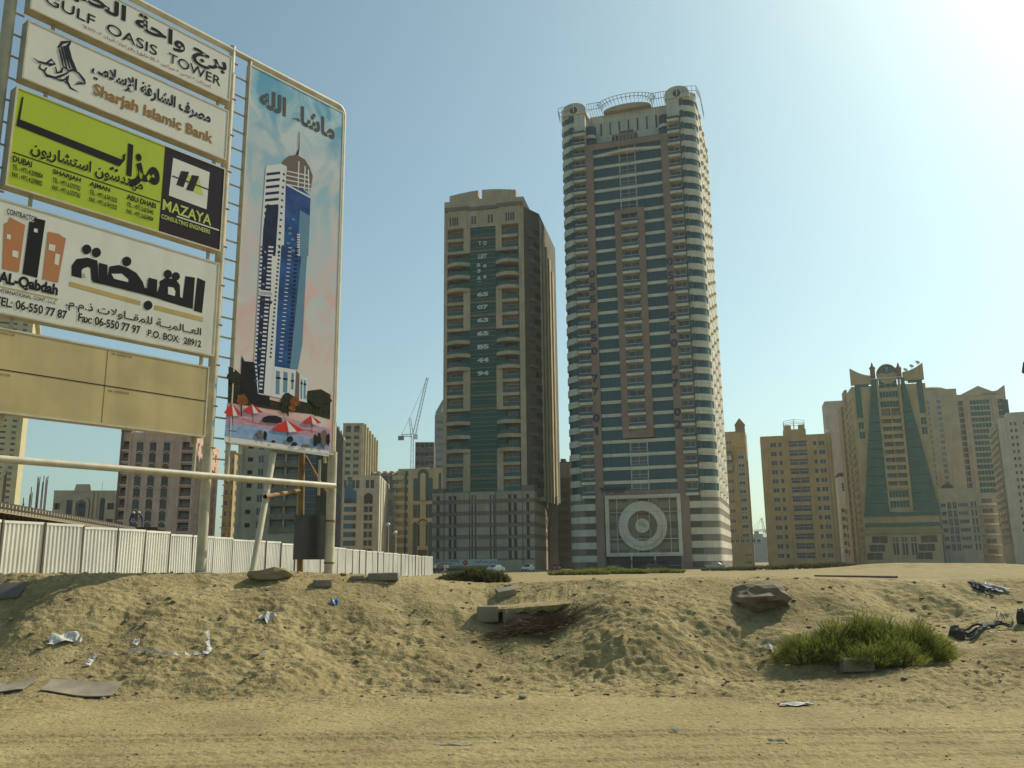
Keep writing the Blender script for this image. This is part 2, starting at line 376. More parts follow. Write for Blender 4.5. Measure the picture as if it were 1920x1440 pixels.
class Bld:
    def __init__(s, name, label, pL, pR, Y, yaw, pT, D, walls, cat='building', group=None, base=-1.5):
        a = R_(yaw); s.yaw = a; s.u = Vector((math.cos(a), math.sin(a), 0)); s.n = Vector((-math.sin(a), math.cos(a), 0))
        p = at(pL[0], pL[1], Y); s.o = Vector((p.x, p.y, 0)); s.D = D; s.base = base
        s.root = empty(name, label, cat, s.o, a, group)
        s.W = s.sz(*pR)[0]; s.H = s.sz(*pT)[1]; s.walls = walls; s.r = {'F': [], 'R': [], 'L': []}; s.cuts = {'F': [], 'R': [], 'L': []}
        s.matf = None
    def sz(s, px, py, y=0):
        d = ray(px, py); o = s.o+s.n*y; k = (s.n.dot(o)-s.n.z)/(s.n.dot(d)) if 0 else s.n.dot(o-Vector((0, 0, EYE)))/s.n.dot(d)
        q = d*k+Vector((0, 0, EYE)); return (q-o).dot(s.u), q.z
    def fr(s, face):
        return {'F': (Vector((0, 0, 0)), Vector((1, 0, 0)), 0), 'R': (Vector((s.W, 0, 0)), Vector((0, 1, 0)), math.pi/2), 'L': (Vector((0, s.D, 0)), Vector((0, -1, 0)), -math.pi/2)}[face]
    def put(s, me, name, face, x, z, dep=0, y=0):
        o, u, rz = s.fr(face); nrm = Vector((u.y, -u.x, 0)); p = o+u*x-nrm*dep+Vector((0, 0, z))
        return put(name, me, s.root, p, rz)
    def win(s, face, x0, x1, z0, z1, style='two', glass=None, dep=.25, name='window'):
        s.r[face].append((x0, x1, z0, z1, dep, 0))
        return s.put(window_mesh(x1-x0, z1-z0, style, glass or GLASS_D), name, face, x0, z0, dep-.06)
    def balc(s, face, x0, x1, z0, z1, dep=1.2, wm=None, name='balcony', **k):
        s.r[face].append((x0, x1, z0, z1, dep, 0))
        return s.put(balcony_mesh(x1-x0, z1-z0, dep-.02, wm or s.walls[0], **k), name, face, x0, z0, 0)
    def rows(s, za, zb, n): return [za+(zb-za)*i/(n-1) for i in range(n)]
    def box(s, name, x0, x1, y0, y1, z0, z1, m, par=None):
        return MB().box(x0, x1, y0, y1, z0, z1).build(name, m, par or s.root)
    def finish(s, name='wall', top=None, parapet=.5, roofy=True):
        b = MB(); H = s.H
        for face in 'FRL':
            o, u, _ = s.fr(face); L = s.W if face == 'F' else s.D; nrm = Vector((u.y, -u.x, 0))
            def P(x, z, d=0): return o+u*x-nrm*d+Vector((0, 0, z))
            rs = [(max(0.02, a), min(L-.02, c), max(s.base, d), min(e, H-.02), dp, 0) for a, c, d, e, dp, _ in s.r[face] if a < L-.1 and c > .1]
            xs = sorted(set([0, L]+[round(v, 3) for r in rs for v in r[:2]])); zs = sorted(set([s.base, H]+[round(v, 3) for r in rs for v in r[2:4]]+s.cuts[face]))
            xs = [x for x in xs if 0 <= x <= L]; zs = [z for z in zs if s.base <= z <= H]
            for j in range(len(zs)-1):
                z0, z1 = zs[j], zs[j+1]; zc = (z0+z1)/2; run = None
                act = [r for r in rs if r[2] < zc < r[3]]
                for i in range(len(xs)-1):
                    xc = (xs[i]+xs[i+1])/2
                    hole = any(r[0] < xc < r[1] for r in act)
                    if hole:
                        if run is not None: b.quad(P(run, z0), P(xs[i], z0), P(xs[i], z1), P(run, z1), s.matf(face, xc, zc) if s.matf else 0); run = None
                    elif run is None: run = xs[i]
                if run is not None: b.quad(P(run, z0), P(L, z0), P(L, z1), P(run, z1), s.matf(face, L, zc) if s.matf else 0)
            for r in rs:
                x0, x1, z0, z1, d = r[:5]
                b.quad(P(x0, z0), P(x0, z0, d), P(x0, z1, d), P(x0, z1)); b.quad(P(x1, z0, d), P(x1, z0), P(x1, z1), P(x1, z1, d))
                b.quad(P(x0, z0), P(x1, z0), P(x1, z0, d), P(x0, z0, d)); b.quad(P(x0, z1, d), P(x1, z1, d), P(x1, z1), P(x0, z1))
        b.quad((s.W, s.D, s.base), (0, s.D, s.base), (0, s.D, H), (s.W, s.D, H))
        o = b.build(name, s.walls, s.root)
        r = MB(); pw = .25
        r.quad((0, 0, H-.05), (s.W, 0, H-.05), (s.W, s.D, H-.05), (0, s.D, H-.05), 1)
        if parapet:
            e = .05
            r.box(-e, s.W+e, -e, pw, H, H+parapet); r.box(-e, s.W+e, s.D-pw, s.D+e, H, H+parapet)
            r.box(-e, pw, pw, s.D-pw, H, H+parapet); r.box(s.W-pw, s.W+e, pw, s.D-pw, H, H+parapet)
        r.build('roof', [s.walls[0], ROOFM], s.root); return o
def roof_clutter(b, seed, n=4):
    rr = random.Random(seed)
    for i in range(n):
        x = rr.uniform(.1, .85)*b.W; y = rr.uniform(.25, .8)*b.D; m = MB()
        if rr.random() < .5:
            m.box(x, x+2, y, y+1.4, b.H, b.H+1.5)
            m.build('roof_unit', FRAME_W, b.root)
        else:
            m.tube((x, y, b.H), (x, y, b.H+rr.uniform(1.6, 3.4)), .05); m.box(x-.5, x+.5, y-.03, y+.03, b.H+1.6, b.H+1.66); m.build('antenna', RAILM, b.root)

# ------------------------------------------------ the tall white and brown tower
def tall_tower():
    WH = wall('tower_white', (.70, .65, .52), joint=3.4); PK = wall('tower_pink', (.33, .225, .17), streak=.15)
    ST = wall('podium_stripe', (.27, .225, .18), joint=1.15); GL = GLASS_T; BAND = mat('teal_panel', (.03, .075, .085), .35)
    CR = wall('crown_orange_light', (.52, .39, .25), streak=0)  # orange light on the crown's underside is put into this colour
    B = Bld('apartment_tower', 'tallest tower, white and brown with teal glass bays and round emblem above entrance', (1066, 1062), (1355, 1062), 215, -17.5, (1170, 258), 37, [WH, PK, ST, ROOFM])
    root = B.root; W, D = B.W, B.D
    za = B.sz(1195, 205)[1]; zb = B.sz(1203, 916)[1]; fh = (za-zb)/30; zpod = zb-fh*.55
    X = lambda px, py=600: B.sz(px, py)[0]
    xs = dict(c0=X(1077), b0=X(1081.5), b1=X(1107.5), p1=X(1122), i0=X(1160), i1=X(1172.6), i2=X(1204), i3=X(1217), g1=X(1255.5), q1=X(1270), b3=X(1296), c1=X(1300))
    W = W; r = 4.2; NA = 7
    # plan paths of the rounded corners
    def arc(cx, cy, a0, a1, rr): return [(cx+rr*math.cos(R_(a0+(a1-a0)*k/NA)), cy+rr*math.sin(R_(a0+(a1-a0)*k/NA))) for k in range(NA+1)]
    lp = [(0, D-r)]+[(0, D*.5)]+arc(r, r, 180, 270, r)+[(xs['b0'], 0)]
    rp = [(xs['b3'], 0)]+arc(W-r, r, 270, 360, r)
    def ribbon(path, z0, z1, off, name, m, smooth=True, thick=.3):
        b = MB(); cen = (W/2, D/2)
        def inset(p, prev, nxt, d):
            t = Vector((nxt[0]-prev[0], nxt[1]-prev[1])).normalized(); return (p[0]-t.y*d, p[1]+t.x*d)
        n = len(path); q = [inset(path[i], path[max(0, i-1)], path[min(n-1, i+1)], off) for i in range(n)]
        k = [inset(path[i], path[max(0, i-1)], path[min(n-1, i+1)], off+thick) for i in range(n)]
        for i in range(n-1):
            b.quad((*q[i], z0), (*q[i+1], z0), (*q[i+1], z1), (*q[i], z1)); b.quad((*q[i], z1), (*q[i+1], z1), (*k[i+1], z1), (*k[i], z1)); b.quad((*k[i], z0), (*k[i+1], z0), (*q[i+1], z0), (*q[i], z0))
        b.quad((*k[0], z0), (*q[0], z0), (*q[0], z1), (*k[0], z1)); b.quad((*q[-1], z0), (*k[-1], z0), (*k[-1], z1), (*q[-1], z1))
        return b.build(name, m, root, smooth=False)
    ztop = za+fh*.8
    # core, slightly inside every face
    core = MB(); e = .6
    core.hprism([(e, r+e), (r*.6, r*.55), (r+e, e+1.2), (W-r-e, e+1.2), (W-r*.6, r*.55), (W-e, r+e), (W-e, D-e), (e, D-e)], -1.5, za-fh*3.2)
    core.build('core', WH, root)
    for (x0, x1) in ((e, xs['b1']+.8), (xs['q1']-.8, W-e)):
        MB().hprism([(x0, r), (x0+2, 1.6), (x1-2, 1.6), (x1, r), (x1, 16), (x0, 16)], za-fh*3.3, ztop-fh*.3).build('core', WH, root)
    n = 31
    hw = fh*.52
    for i in range(n):
        z = zb+fh*i; z0, z1 = z-hw/2, z+hw/2
        # corner bands
        ribbon([(p) for p in lp[:-1]]+[(xs['c0'], 0)], z0, z1, .28, 'corner_window', GL, thick=.2)
        ribbon(lp, z1, z1+fh-hw, 0, 'spandrel', WH)
        ribbon([(xs['c1']+.3, 0)]+rp[1:], z0, z1, .28, 'corner_window', GL, thick=.2)
        ribbon(rp, z1, z1+fh-hw, 0, 'spandrel', WH)
    ribbon(lp, zb-hw/2-(fh-hw), zb-hw/2, 0, 'spandrel', WH); ribbon(rp, zb-hw/2-(fh-hw), zb-hw/2, 0, 'spandrel', WH)
    # piers beside the corner windows
    for a, b_ in ((xs['c0'], xs['b0']), (xs['b3'], xs['c1']+.3)):
        B.box('pier', a, b_, -.012, .35, zpod, ztop, WH)
    for k in range(9):   # mullions dividing the rounded windows
        for path in (lp[2:], rp):
            i = k % (len(path)-1); p, q = path[i], path[i+1]
            if k < 3: MB().box(p[0]+.26-.04, p[0]+.26+.04, p[1]+.2, p[1]+.3, zb-1, ztop-2).build('mullion', FRAME_D, root)
    # sunlit flank with small windows and thin ledges
    FL = MB(); o = Vector((W, r, 0)); L = D-r
    colsR = [2.5+5.0*k for k in range(6)]
    wm = window_mesh(1.6, hw, 'two', GL); lm = MB().box(0, 2.4, -.55, 0, -.16, 0).mesh('ledge', WH)
    lw = MB().box(0, L, 0, .35, 0, fh-hw).mesh('flank_band', WH)
    for i in range(n):
        z0 = zb+fh*i-hw/2
        put('flank_band', lw, root, (W, r, z0+hw), math.pi/2)
        for j, c in enumerate(colsR):
            if j % 2 == 0 or i % 1 == 0: put('flank_window', wm, root, (W-.12, r+c, z0), math.pi/2)
            if j % 2 == 0: put('ledge', lm, root, (W, r+c-.4, z0-.05), math.pi/2)
    for j in range(7):
        y0 = 0 if j == 0 else colsR[j-1]+1.6; y1 = L if j == 6 else colsR[j]
        MB().box(W-.3, W-.014, r+y0, r+y1, zpod, ztop-fh).build('flank_pier', WH, root)
    B.box('spandrel', W-.35, W, r, D, zpod-.4, zb-hw/2, WH)
    # brown verticals
    zbr = B.sz(1180, 262)[1]
    for a, b_ in ((xs['b1'], xs['p1']), (xs['g1'], xs['q1'])):
        B.box('brown_pillar', a, b_, -.55, .9, -1, zbr, PK)
    B.box('brown_lintel', xs['p1'], xs['g1'], -.45, .9, zbr-1.6, zbr, PK)
    # central glass bays, floor by floor
    zfr1 = B.sz(1180, 392)[1]; zfr0 = B.sz(1195, 821)[1]; zg0 = B.sz(1203, 920)[1]
    gm = {}
    floors = []
    k = 0
    zc = zbr-1.6
    zlist = [zb+fh*i for i in range(0, 29)]
    for i, z in enumerate(zlist):
        z0 = z-hw*.72; z1 = z0+fh*.76
        if z1 > zbr-1.7: z1 = zbr-1.65
        inside = zfr0 < z < zfr1-1
        bays = [(xs['p1'], xs['i0']), (xs['i3'], xs['g1'])] if inside else [(xs['p1'], xs['i1']), (xs['i2'], xs['g1'])]
        for a, b_ in bays:
            key = (round(b_-a, 2), round(z1-z0, 2))
            if key not in gm:
                g = MB(); wv = b_-a; g.box(0, wv, .12, .3, 0, z1-z0, 0)
                for t in range(1, 5): g.box(wv*t/5-.02, wv*t/5+.02, .1, .12, 0, z1-z0, 1)
                gm[key] = g.mesh('glass_panel', [GL, FRAME_D])
            put('glass_panel', gm[key], root, (a, 0, z0))
        zz = z0+fh*.76
        if zz < zbr-2:
            curved = i >= 26
            if inside:
                for a, b_ in bays: B.box('spandrel', a+.003, b_-.003, -.06, .4, zz, z0+fh, WH)
            elif curved:
                a, b_ = xs['p1'], xs['g1']; pts = [(a+(b_-a)*t/14, -.06-1.3*math.sin(math.pi*t/14)**2) for t in range(15)]
                MB().hprism(pts+[(b_, .4), (a, .4)], zz, z0+fh).build('spandrel', WH, root)
            else: B.box('spandrel', xs['p1']+.003, xs['g1']-.003, -.06, .4, zz, z0+fh, WH)
        # central window
        cw = window_mesh(xs['i2']-xs['i1']-.2, fh*.62, 'pair', GLASS_D)
        if not inside:
            put('center_window', cw, root, (xs['i1']+.1, .0, z0+fh*.14)); B.box('teal_rail', xs['i1']+.05, xs['i2']-.05, -.1, .2, z0, z0+fh*.14, BAND)
            for xx in (xs['i1'], xs['i2']): B.box('mullion', xx-.05, xx+.05, -.12, .1, z0, z0+fh*.76, FRAME_W)
    # inner brown frame round the middle balconies
    B.box('brown_pillar', xs['i0'], xs['i1'], -.5, .8, zfr0, zfr1, PK); B.box('brown_pillar', xs['i2'], xs['i3'], -.5, .8, zfr0, zfr1, PK)
    B.box('brown_lintel', xs['i1'], xs['i2'], -.45, .8, zfr1-1.3, zfr1, PK); B.box('brown_lintel', xs['i1'], xs['i2'], -.45, .8, zfr0, zfr0+1.4, PK)
    # balconies: slab, teal rail, window with white bars
    def bal(w, nm, out=1.0):
        b = MB(); b.box(-.12, w+.12, -out, .3, -fh*.20, 0, 0); b.box(-.02, w+.02, -out+.08, -out+.2, 0, fh*.22, 1)
        b.box(-.06, w+.06, -out+.04, -out+.24, fh*.22, fh*.25, 2); b.box(-.02, .08, -out+.2, .3, 0, fh*.22, 1); b.box(w-.08, w+.02, -out+.2, .3, 0, fh*.22, 1)
        return b.mesh(nm, [WH, BAND, FRAME_W])
    for cc, (a, b_) in enumerate(((xs['b0'], xs['b1']), (xs['q1'], xs['b3']), (xs['i1'], xs['i2']))):
        w_ = b_-a-(.5 if cc < 2 else .1); bm = bal(w_, 'balcony', 1.0 if cc < 2 else .9); a0 = a+(.45 if cc == 0 else .05)
        wmh = window_mesh(w_-.3, fh*.72, 'pair', GLASS_D)
        for i in range(n):
            z = zb+fh*i-fh*.42
            if cc == 2 and not (zfr0+1 < z+1 < zfr1-1.9): continue
            if cc < 2 and i >= n-1: continue
            put('balcony', bm, root, (a0, -.04, z))
            if not (cc < 2 and i >= n-2): put('balcony_window', wmh, root, (a0+.15, .45, z+.05))
        B.box('balcony_back', a+.004, b_-.004, .62, 1.5, zpod if cc < 2 else zfr0, ztop-1 if cc < 2 else zfr1-.01, WH)
        if cc < 2:
            B.box('spandrel', a, b_, -.02, .7, ztop-fh*1.9, ztop, WH)
    # arched heads over the balcony bays with round louvred vents
    for cc, (a, b_) in enumerate(((xs['b0']-2.6, xs['b1']+.4), (xs['q1']-.4, xs['b3']+2.6))):
        m = MB(); c = (a+b_)/2; rr = (b_-a)/2; zb_ = ztop-.3
        m.prism([(c-rr, ztop-1.3)]+[(c+rr, ztop-1.3)]+[(c+rr*math.cos(R_(t)), zb_+rr*.72*math.sin(R_(t))) for t in range(0, 181, 12)], -.35, 6)
        m.build('arched_head', WH, root)
        v = MB().disc(c, zb_+.2, 1.0, -.42, -.36); v.build('round_vent', GLASS_D, root); MB().box(c-.12, c+.12, -.5, -.42, zb_-.5, zb_+1.7).build('vent_bar', FRAME_W, root)
    for (x0, x1) in ((.2, xs['b1']), (xs['q1'], W-.1)):
        MB().hprism([(x0, r*.6), (x0+r*.6, .1), (x1-r*.6, .1), (x1, r*.6), (x1, 16), (x0, 16)], ztop, ztop+.5).build('turret_roof', WH, root)
    # rail round the right turret and down the flank
    rl = MB()
    for path in ([(-.5, r), (0, 0), (r, -.8)], [(W-r, -.8), (W+.3, .2), (W+.9, r), (W+.9, 16)]):
        for h in (ztop+.1, ztop+1.4):
            for p, q in zip(path[:-1], path[1:]): rl.tube((*p, h), (*q, h), .07, n=5)
        for p, q in zip(path[:-1], path[1:]):
            for t in range(4): x = p[0]+(q[0]-p[0])*t/4; y = p[1]+(q[1]-p[1])*t/4; rl.tube((x, y, ztop-.6), (x, y, ztop+1.4), .06, n=5)
    tag(rl.build('turret_rail', RAILM, root), kind='stuff')
    # recessed top wall between the turrets
    zt = B.sz(1170, 192)[1]; x0, x1 = xs['b1']+.2, xs['q1']-.2; yb = 5.0
    top = MB(); rec = [(x0+(x1-x0)*t/8+.0, ) for t in range(1, 8)]
    top.box(x0, x1, yb, 16, zbr-1.0, zt); top.box(x0, x1, 1.2, yb, zbr-2, zbr-.3)
    top.build('top_wall', WH, root)
    for t in range(1, 8): x = x0+(x1-x0)*(t+.3)/8.6; B.box('slit_window', x-.22, x+.22, yb-.06, yb+.2, zt-6.0, zt-2.4, GLASS_D)
    for fx in (.33, .80): x = x0+(x1-x0)*fx; put('window', window_mesh(1.9, 1.2, 'two', GLASS_D), root, (x-.9, yb-.08, zt-10.2))
    for sx in (x0+.1, x1-1.5):   # little curved side bays
        for zz in (ztop-7, ztop-11):
            MB().lathe([(1.5, 0), (1.5, 2.6)], 12, (sx+.6, 3.0, zz)).build('side_window', GL, root, smooth=True); MB().lathe([(1.6, -.9), (1.6, 0), (0, 0)], 12, (sx+.6, 3, zz)).build('side_ledge', WH, root)
    cr = MB(); c = (x0+x1)/2; ra = (x1-x0)*.30
    cr.prism([(c+ra*math.cos(R_(t)), zt+ra*.25*math.sin(R_(t))) for t in range(0, 181, 10)], yb-1.6, 14); cr.build('crown_arch', CR, root)
    rg = MB()
    def arcp(rr, zz, t): return Vector((c+rr*math.cos(R_(t)), yb-3.2, zt+zz-.5+rr*.30*math.sin(R_(t))))
    for t in range(0, 180, 9):
        for rr, zz in ((ra*1.0, 1.2), (ra*1.22, 1.7)): rg.tube(arcp(rr, zz, t), arcp(rr, zz, t+9), .08, n=5)
        rg.tube(arcp(ra, .3, t), arcp(ra*1.22, 1.7, t), .07, n=5)
        rg.tube(arcp(ra*1.22, 1.7, t), arcp(ra, .2, t)+Vector((0, 3, -.2)), .05, n=4)
    for sgn, xe in ((-1, x0), (1, x1)):
        xa = c+sgn*ra*1.05
        for h in (.6, 2.3): rg.tube((xa, yb-3.2, zt+h), (xe, yb-3.2, zt+h), .08, n=5)
        for t in range(7): x = xa+(xe-xa)*t/6; rg.tube((x, yb-3.2, zt+.2), (x, yb-3.2, zt+2.3), .06, n=5); rg.tube((x, yb-3.2, zt+.6), (x, yb, zt-.5), .05, n=4)
    rg.build('crown_railing', RAILM, root)
    # slotted brown block under the top wall
    xa, xb = X(1147, 262), X(1195, 262); zs0, zs1 = B.sz(1170, 273)[1], B.sz(1170, 250)[1]
    m = MB(); m.box(xa, xb, -.2, 1.4, zs0, zs0+.9); m.box(xa, xb, -.2, 1.4, zs1-.6, zs1)
    for t in range(8): x = xa+(xb-xa)*t/7; m.box(max(xa, x-.28), min(xb, x+.28), -.15, 1.4, zs0+.9, zs1-.6)
    m.build('slotted_block', PK, root)
    B.box('slot_back', xa+.1, xb-.1, .9, 1.3, zs0+.5, zs1-.4, GLASS_D)
    # podium: alternate stripes left and right, six storeys
    zt_ = zpod-.02; z0_ = .4; st = (zt_-z0_)/11.0
    lpp = [(0, D*.5)]+arc(r, r, 180, 270, r)+[(xs['b1'], 0)]
    rpp = [(xs['q1'], 0)]+arc(W-r, r, 270, 360, r)+[(W, D)]
    for i in range(11):
        za_ = z0_+st*i; col = ST if i % 2 == 0 else WH
        ribbon(lpp, za_, za_+st, .0 if i % 2 else .06, 'podium_stripe', col); ribbon(rpp, za_, za_+st, .0 if i % 2 else .06, 'podium_stripe', col)
        if i % 2 == 0:
            for a, b_ in ((xs['b0']+.8, xs['b1']-.1), (xs['q1']+.1, xs['b3'])):
                B.box('podium_window', a, b_, -.002, .3, za_+.15, za_+st-.1, mat('podium_vent', (.10, .085, .06), .6, var=.3, vscale=2))
    ribbon(lpp, -1.5, z0_, 0, 'podium_stripe', ST); ribbon(rpp, -1.5, z0_, -.25, 'podium_stripe', ST)
    # framed emblem wall
    B.box('brown_panel', xs['p1'], xs['g1'], -.4, .9, B.sz(1200, 929)[1], zg0+.1, PK)
    fx0, fx1 = X(1137, 985), X(1279, 985); f0, f1 = B.sz(1205, 1043)[1], B.sz(1205, 928)[1]
    bx0, bx1 = min(xs['p1'], fx0), max(xs['g1'], fx1)
    for i in range(9):
        za_ = f0+(f1-f0)*i/9; B.box('stripe_panel', bx0, bx1, .0, .6, za_, f0+(f1-f0)*(i+1)/9, wall('emblem_a', (.33, .28, .20)) if i % 2 else wall('emblem_b', (.20, .165, .115)))
    for t in (.15, .42, .58, .85):
        x = fx0+(fx1-fx0)*t; B.box('panel_rib', x-.09, x+.09, -.2, -.01, f0, f1, WH)
    for t in (.35, .65):
        x = fx0+(fx1-fx0)*t; B.box('panel_pier', x-1.0, x+1.0, -.1, -.003, f0, f1, wall('emblem_a', (.33, .28, .20)))
    for t in (.28, .72): B.box('panel_rib', fx0, fx1, -.15, -.012, f0+(f1-f0)*t-.09, f0+(f1-f0)*t+.09, WH)
    m = MB(); tk = .85; m.box(fx0, fx1, -1.0, 0, f1-tk, f1); m.box(fx0, fx1, -1.0, 0, f0, f0+tk); m.box(fx0, fx0+tk, -1.0, 0, f0+tk, f1-tk); m.box(fx1-tk, fx1, -1.0, 0, f0+tk, f1-tk)
    m.build('emblem_frame', WH, root)
    ecx, ecz = B.sz(1206, 986); ro = B.sz(1252, 986)[0]-ecx
    MB().ring(ecx, ecz, ro*.61, ro*.82, -1.3, -.2).build('emblem_ring', WH, root); MB().ring(ecx, ecz, ro*.80, ro, -.95, -.2).build('emblem_ring', WH, root)
    m = MB(); m.disc(ecx, ecz, ro*.29, -1.2, -.2)
    m.build('emblem_disc', WH, root)
    rr = random.Random(3); m = MB()
    for t in range(14): m.disc(ecx+rr.uniform(-.16, .16)*ro, ecz+rr.uniform(-.18, .18)*ro, rr.uniform(.15, .4), -1.24, -1.2, n=7)
    m.build('emblem_relief', wall('emblem_relief', (.62, .57, .45)), root)
    # entrance
    B.box('entrance_back', bx0, bx1, 1.5, 2, -1, f0, mat('entrance_dark', (.03, .028, .03), .4))
    B.box('entrance_canopy', X(1168, 1050), X(1245, 1050), -2.5, 1.4, 2.0, 2.25, mat('entrance_dark', (.03, .028, .03), .4))
    for px in (1185, 1229): x = X(px, 1050); MB().tube((x, -.5, 0), (x, -.5, f0), .22).build('entrance_column', WH, root)
    for px0, px1 in ((1140, 1162), (1256, 1279)): B.box('entrance_rail', X(px0, 1058), X(px1, 1058), -1.5, -1.4, 1.0, 1.12, RAILM)
    B.box('brown_pillar', xs['q1'], max(fx1+2, xs['q1']+.2), -.5, .3, -1, B.sz(1205, 929)[1], PK) if fx1+2 > xs['q1'] else None
    # lettering
    NB = mat('navy_letters', (.022, .02, .045), .5)
    for px, seq in ((xs['b1'], [('0', 509), ('5', 534), ('5', 557.5), ('5', 606), ('5', 631), ('0', 656), ('7', 708), ('7', 733), ('0', 783), ('1', 808)]),
                    (xs['g1'], [('0', 496), ('5', 522), ('0', 545), ('5', 597), ('5', 622), ('0', 647), ('7', 697), ('7', 722), ('0', 775), ('2', 798)])):
        wd = xs['p1']-xs['b1']
        for ch, py in seq:
            z = B.sz(1190, py+(3 if px > W/2 else -3))[1]; cx = px+wd*.42; hw_ = .42 if ch == '1' else .82
            lettering(root, ch, cx-hw_, cx+hw_, z-1.05, z+1.05, NB, y=-.57, bold=.05)
    a = B.sz(1126, 928.5); b_ = B.sz(1174, 920); lettering(root, 'TO LET', a[0], b_[0], a[1]+.35, a[1]+1.75, NB, y=-1.02, bold=.055)
tall_tower()

# ------------------------------------------------ the beige tower with green glass
def mid_tower():
    BG = wall('beige_render', (.55, .435, .29)); BD = wall('beige_band', (.235, .19, .125)); PW = wall('podium_pale', (.48, .40, .29), joint=1.1); PD = wall('podium_grey', (.26, .21, .145), joint=1.1)
    GR = mat('green_rail', (.02, .085, .055), .3, spec=.5)
    B = Bld('apartment_tower', 'beige tower with a green glass centre strip and striped podium, left of the tallest tower', (829, 1076), (980, 1076), 226, -12, (900, 392), 34, [BG, BD])
    root = B.root; W, D = B.W, B.D; X = lambda px, py=650: B.sz(px, py)[0]
    z1 = B.sz(905, 433)[1]; z20 = B.sz(905, 909)[1]; fh = (z1-z20)/19; zp = z20-fh*.55
    xa, xb, xc, xd, xe = X(838), X(881.7), X(930.8), X(975), X(985)
    ztop = B.H
    core = MB(); core.box(1.0, xe-1.2, 2.6, D, -1, ztop); core.build('core', BG, root)
    B.box('corner_pier', 0, xa, 0, 2.6, zp, ztop-1, BG); B.box('corner_pier', xd, xe, -.2, 2.6, zp, ztop-1, BG)
    gm = MB(); w_ = xc-xb
    gm.box(0, w_, .05, .3, 0, fh*.8, 0)
    for z in (.16, .6): gm.box(0, w_, 0, .05, fh*z, fh*z+.07, 1)
    for t in range(1, 4): gm.box(w_*t/4-.03, w_*t/4+.03, .0, .05, 0, fh*.8, 2)
    gme = gm.mesh('glass_panel', [GLASS_G, RAILM, FRAME_D])
    gf = MB(); gf.box(0, w_, .05, .3, 0, fh, 0)
    for z in (.12, .5, .85): gf.box(0, w_, 0, .05, fh*z, fh*z+.07, 1)
    gfe = gf.mesh('glass_panel', [GLASS_G, RAILM])
    def loggia(w, side):
        b = MB(); d = 1.9; g = .42*w if side < 0 else .36*w
        fx = .12*w if side > 0 else .05*w
        # frame beam, deep reveals, door, glass rail
        b.box(0, w, .0, d, -fh*.22, 0, 0)
        b.quad((0, d, 0), (w, d, 0), (w, d, fh*.8), (0, d, fh*.8), 0)
        b.box(.2*w, .86*w, d-.06, d-.02, .1, fh*.62, 1)
        for t in range(6): x = (.2+.66*t/5)*w; b.box(x-.03, x+.03, d-.12, d-.06, .1, fh*.62, 3)
        b.box(.2*w, .86*w, d-.12, d-.06, fh*.42, fh*.42+.06, 3)
        b.box(.02, w-.02, .02, .08, .02, fh*.20, 2); b.box(.02, w-.02, 0, .1, fh*.30, fh*.30+.06, 3)
        return b.mesh('loggia', [BG, GLASS_D, GR, RAILM])
    def curved(w, side):
        b = MB(); n = 10; out = 1.5
        def yv(t): return -out*math.sin(math.pi*min(1, max(0, t)))**.8
        pts = [(w*t/n, yv(t/n)) for t in range(n+1)]
        b.hprism(pts+[(w, 1.9), (0, 1.9)], -fh*.26, 0, 0)
        for (a, c) in zip(pts[:-1], pts[1:]):
            b.quad((*a, 0), (*c, 0), (*c, fh*.22), (*a, fh*.22), 2); b.tube((*a, fh*.28), (*c, fh*.28), .04, n=4, m=3)
            b.quad((c[0], c[1]+.06, 0), (a[0], a[1]+.06, 0), (a[0], a[1]+.06, fh*.22), (c[0], c[1]+.06, fh*.22), 2)
        b.quad((0, 1.9, 0), (w, 1.9, 0), (w, 1.9, fh*.8), (0, 1.9, fh*.8), 0)
        gx0, gx1 = (.62*w, w) if side < 0 else (0, .38*w); b.box(gx0, gx1, .4, .5, 0, fh*.74, 4)
        dx0, dx1 = (.15*w, .62*w) if side < 0 else (.38*w, .85*w); b.box(dx0, dx1, 1.5, 1.86, .1, fh*.7, 1)
        for t in range(5): x = dx0+(dx1-dx0)*t/4; b.box(x-.03, x+.03, 1.42, 1.5, .1, fh*.7, 3)
        b.box(dx0, dx1, 1.42, 1.5, fh*.48, fh*.48+.06, 3)
        return b.mesh('curved_balcony', [BG, GLASS_D, GR, RAILM, GLASS_G])
    typ = 'RRCCCRRRCCCRRRCCCRRR'
    pw = (xb-xa)
    lL, lR = loggia((xb-xa)*.70, -1), loggia((xd-xc)*.70, 1); cL, cR = curved(xb-xa, -1), curved(xd-xc, 1)
    for i, ty in enumerate(typ):
        z = z1-fh*i-fh*.45
        nxt = typ[i+1] if i < 19 else 'R'
        if ty == 'R':
            put('glass_panel', gme, root, (xb, .1, z)); put('loggia', lL, root, (xa+.02, 0, z)); put('loggia', lR, root, (xd-(xd-xc)*.70-.25, -.2, z))
            B.box('pier', xa+(xb-xa)*.71, xb, -.1, 2.4, z-fh*.22, z+fh*.78, BG); B.box('pier', xc, xd-(xd-xc)*.70-.26, -.15, 2.4, z-fh*.22, z+fh*.78, BG)
            B.box('spandrel', xb, xc, -.05, .6, z-fh*.2, z, BD if i not in (6,) else BD)
        else:
            put('glass_panel', gfe, root, (xb, .1, z-fh*.2)); put('curved_balcony', cL, root, (xa, 0, z)); put('curved_balcony', cR, root, (xc, 0, z))
    # crown: cornice, arch top, slits
    zc0 = z1+fh*.33; m = MB()
    zL, zl2, zm, zr, zr2 = [B.sz(*p)[1] for p in ((837, 379), (843, 370), (898, 356.5), (966, 361), (975, 368.5))]
    arc = [(X(843, 370)+(X(967, 362)-X(843, 370))*t/12, zl2+(zm-zl2)*math.sin(math.pi*(.08+.84*t/12))) for t in range(13)]
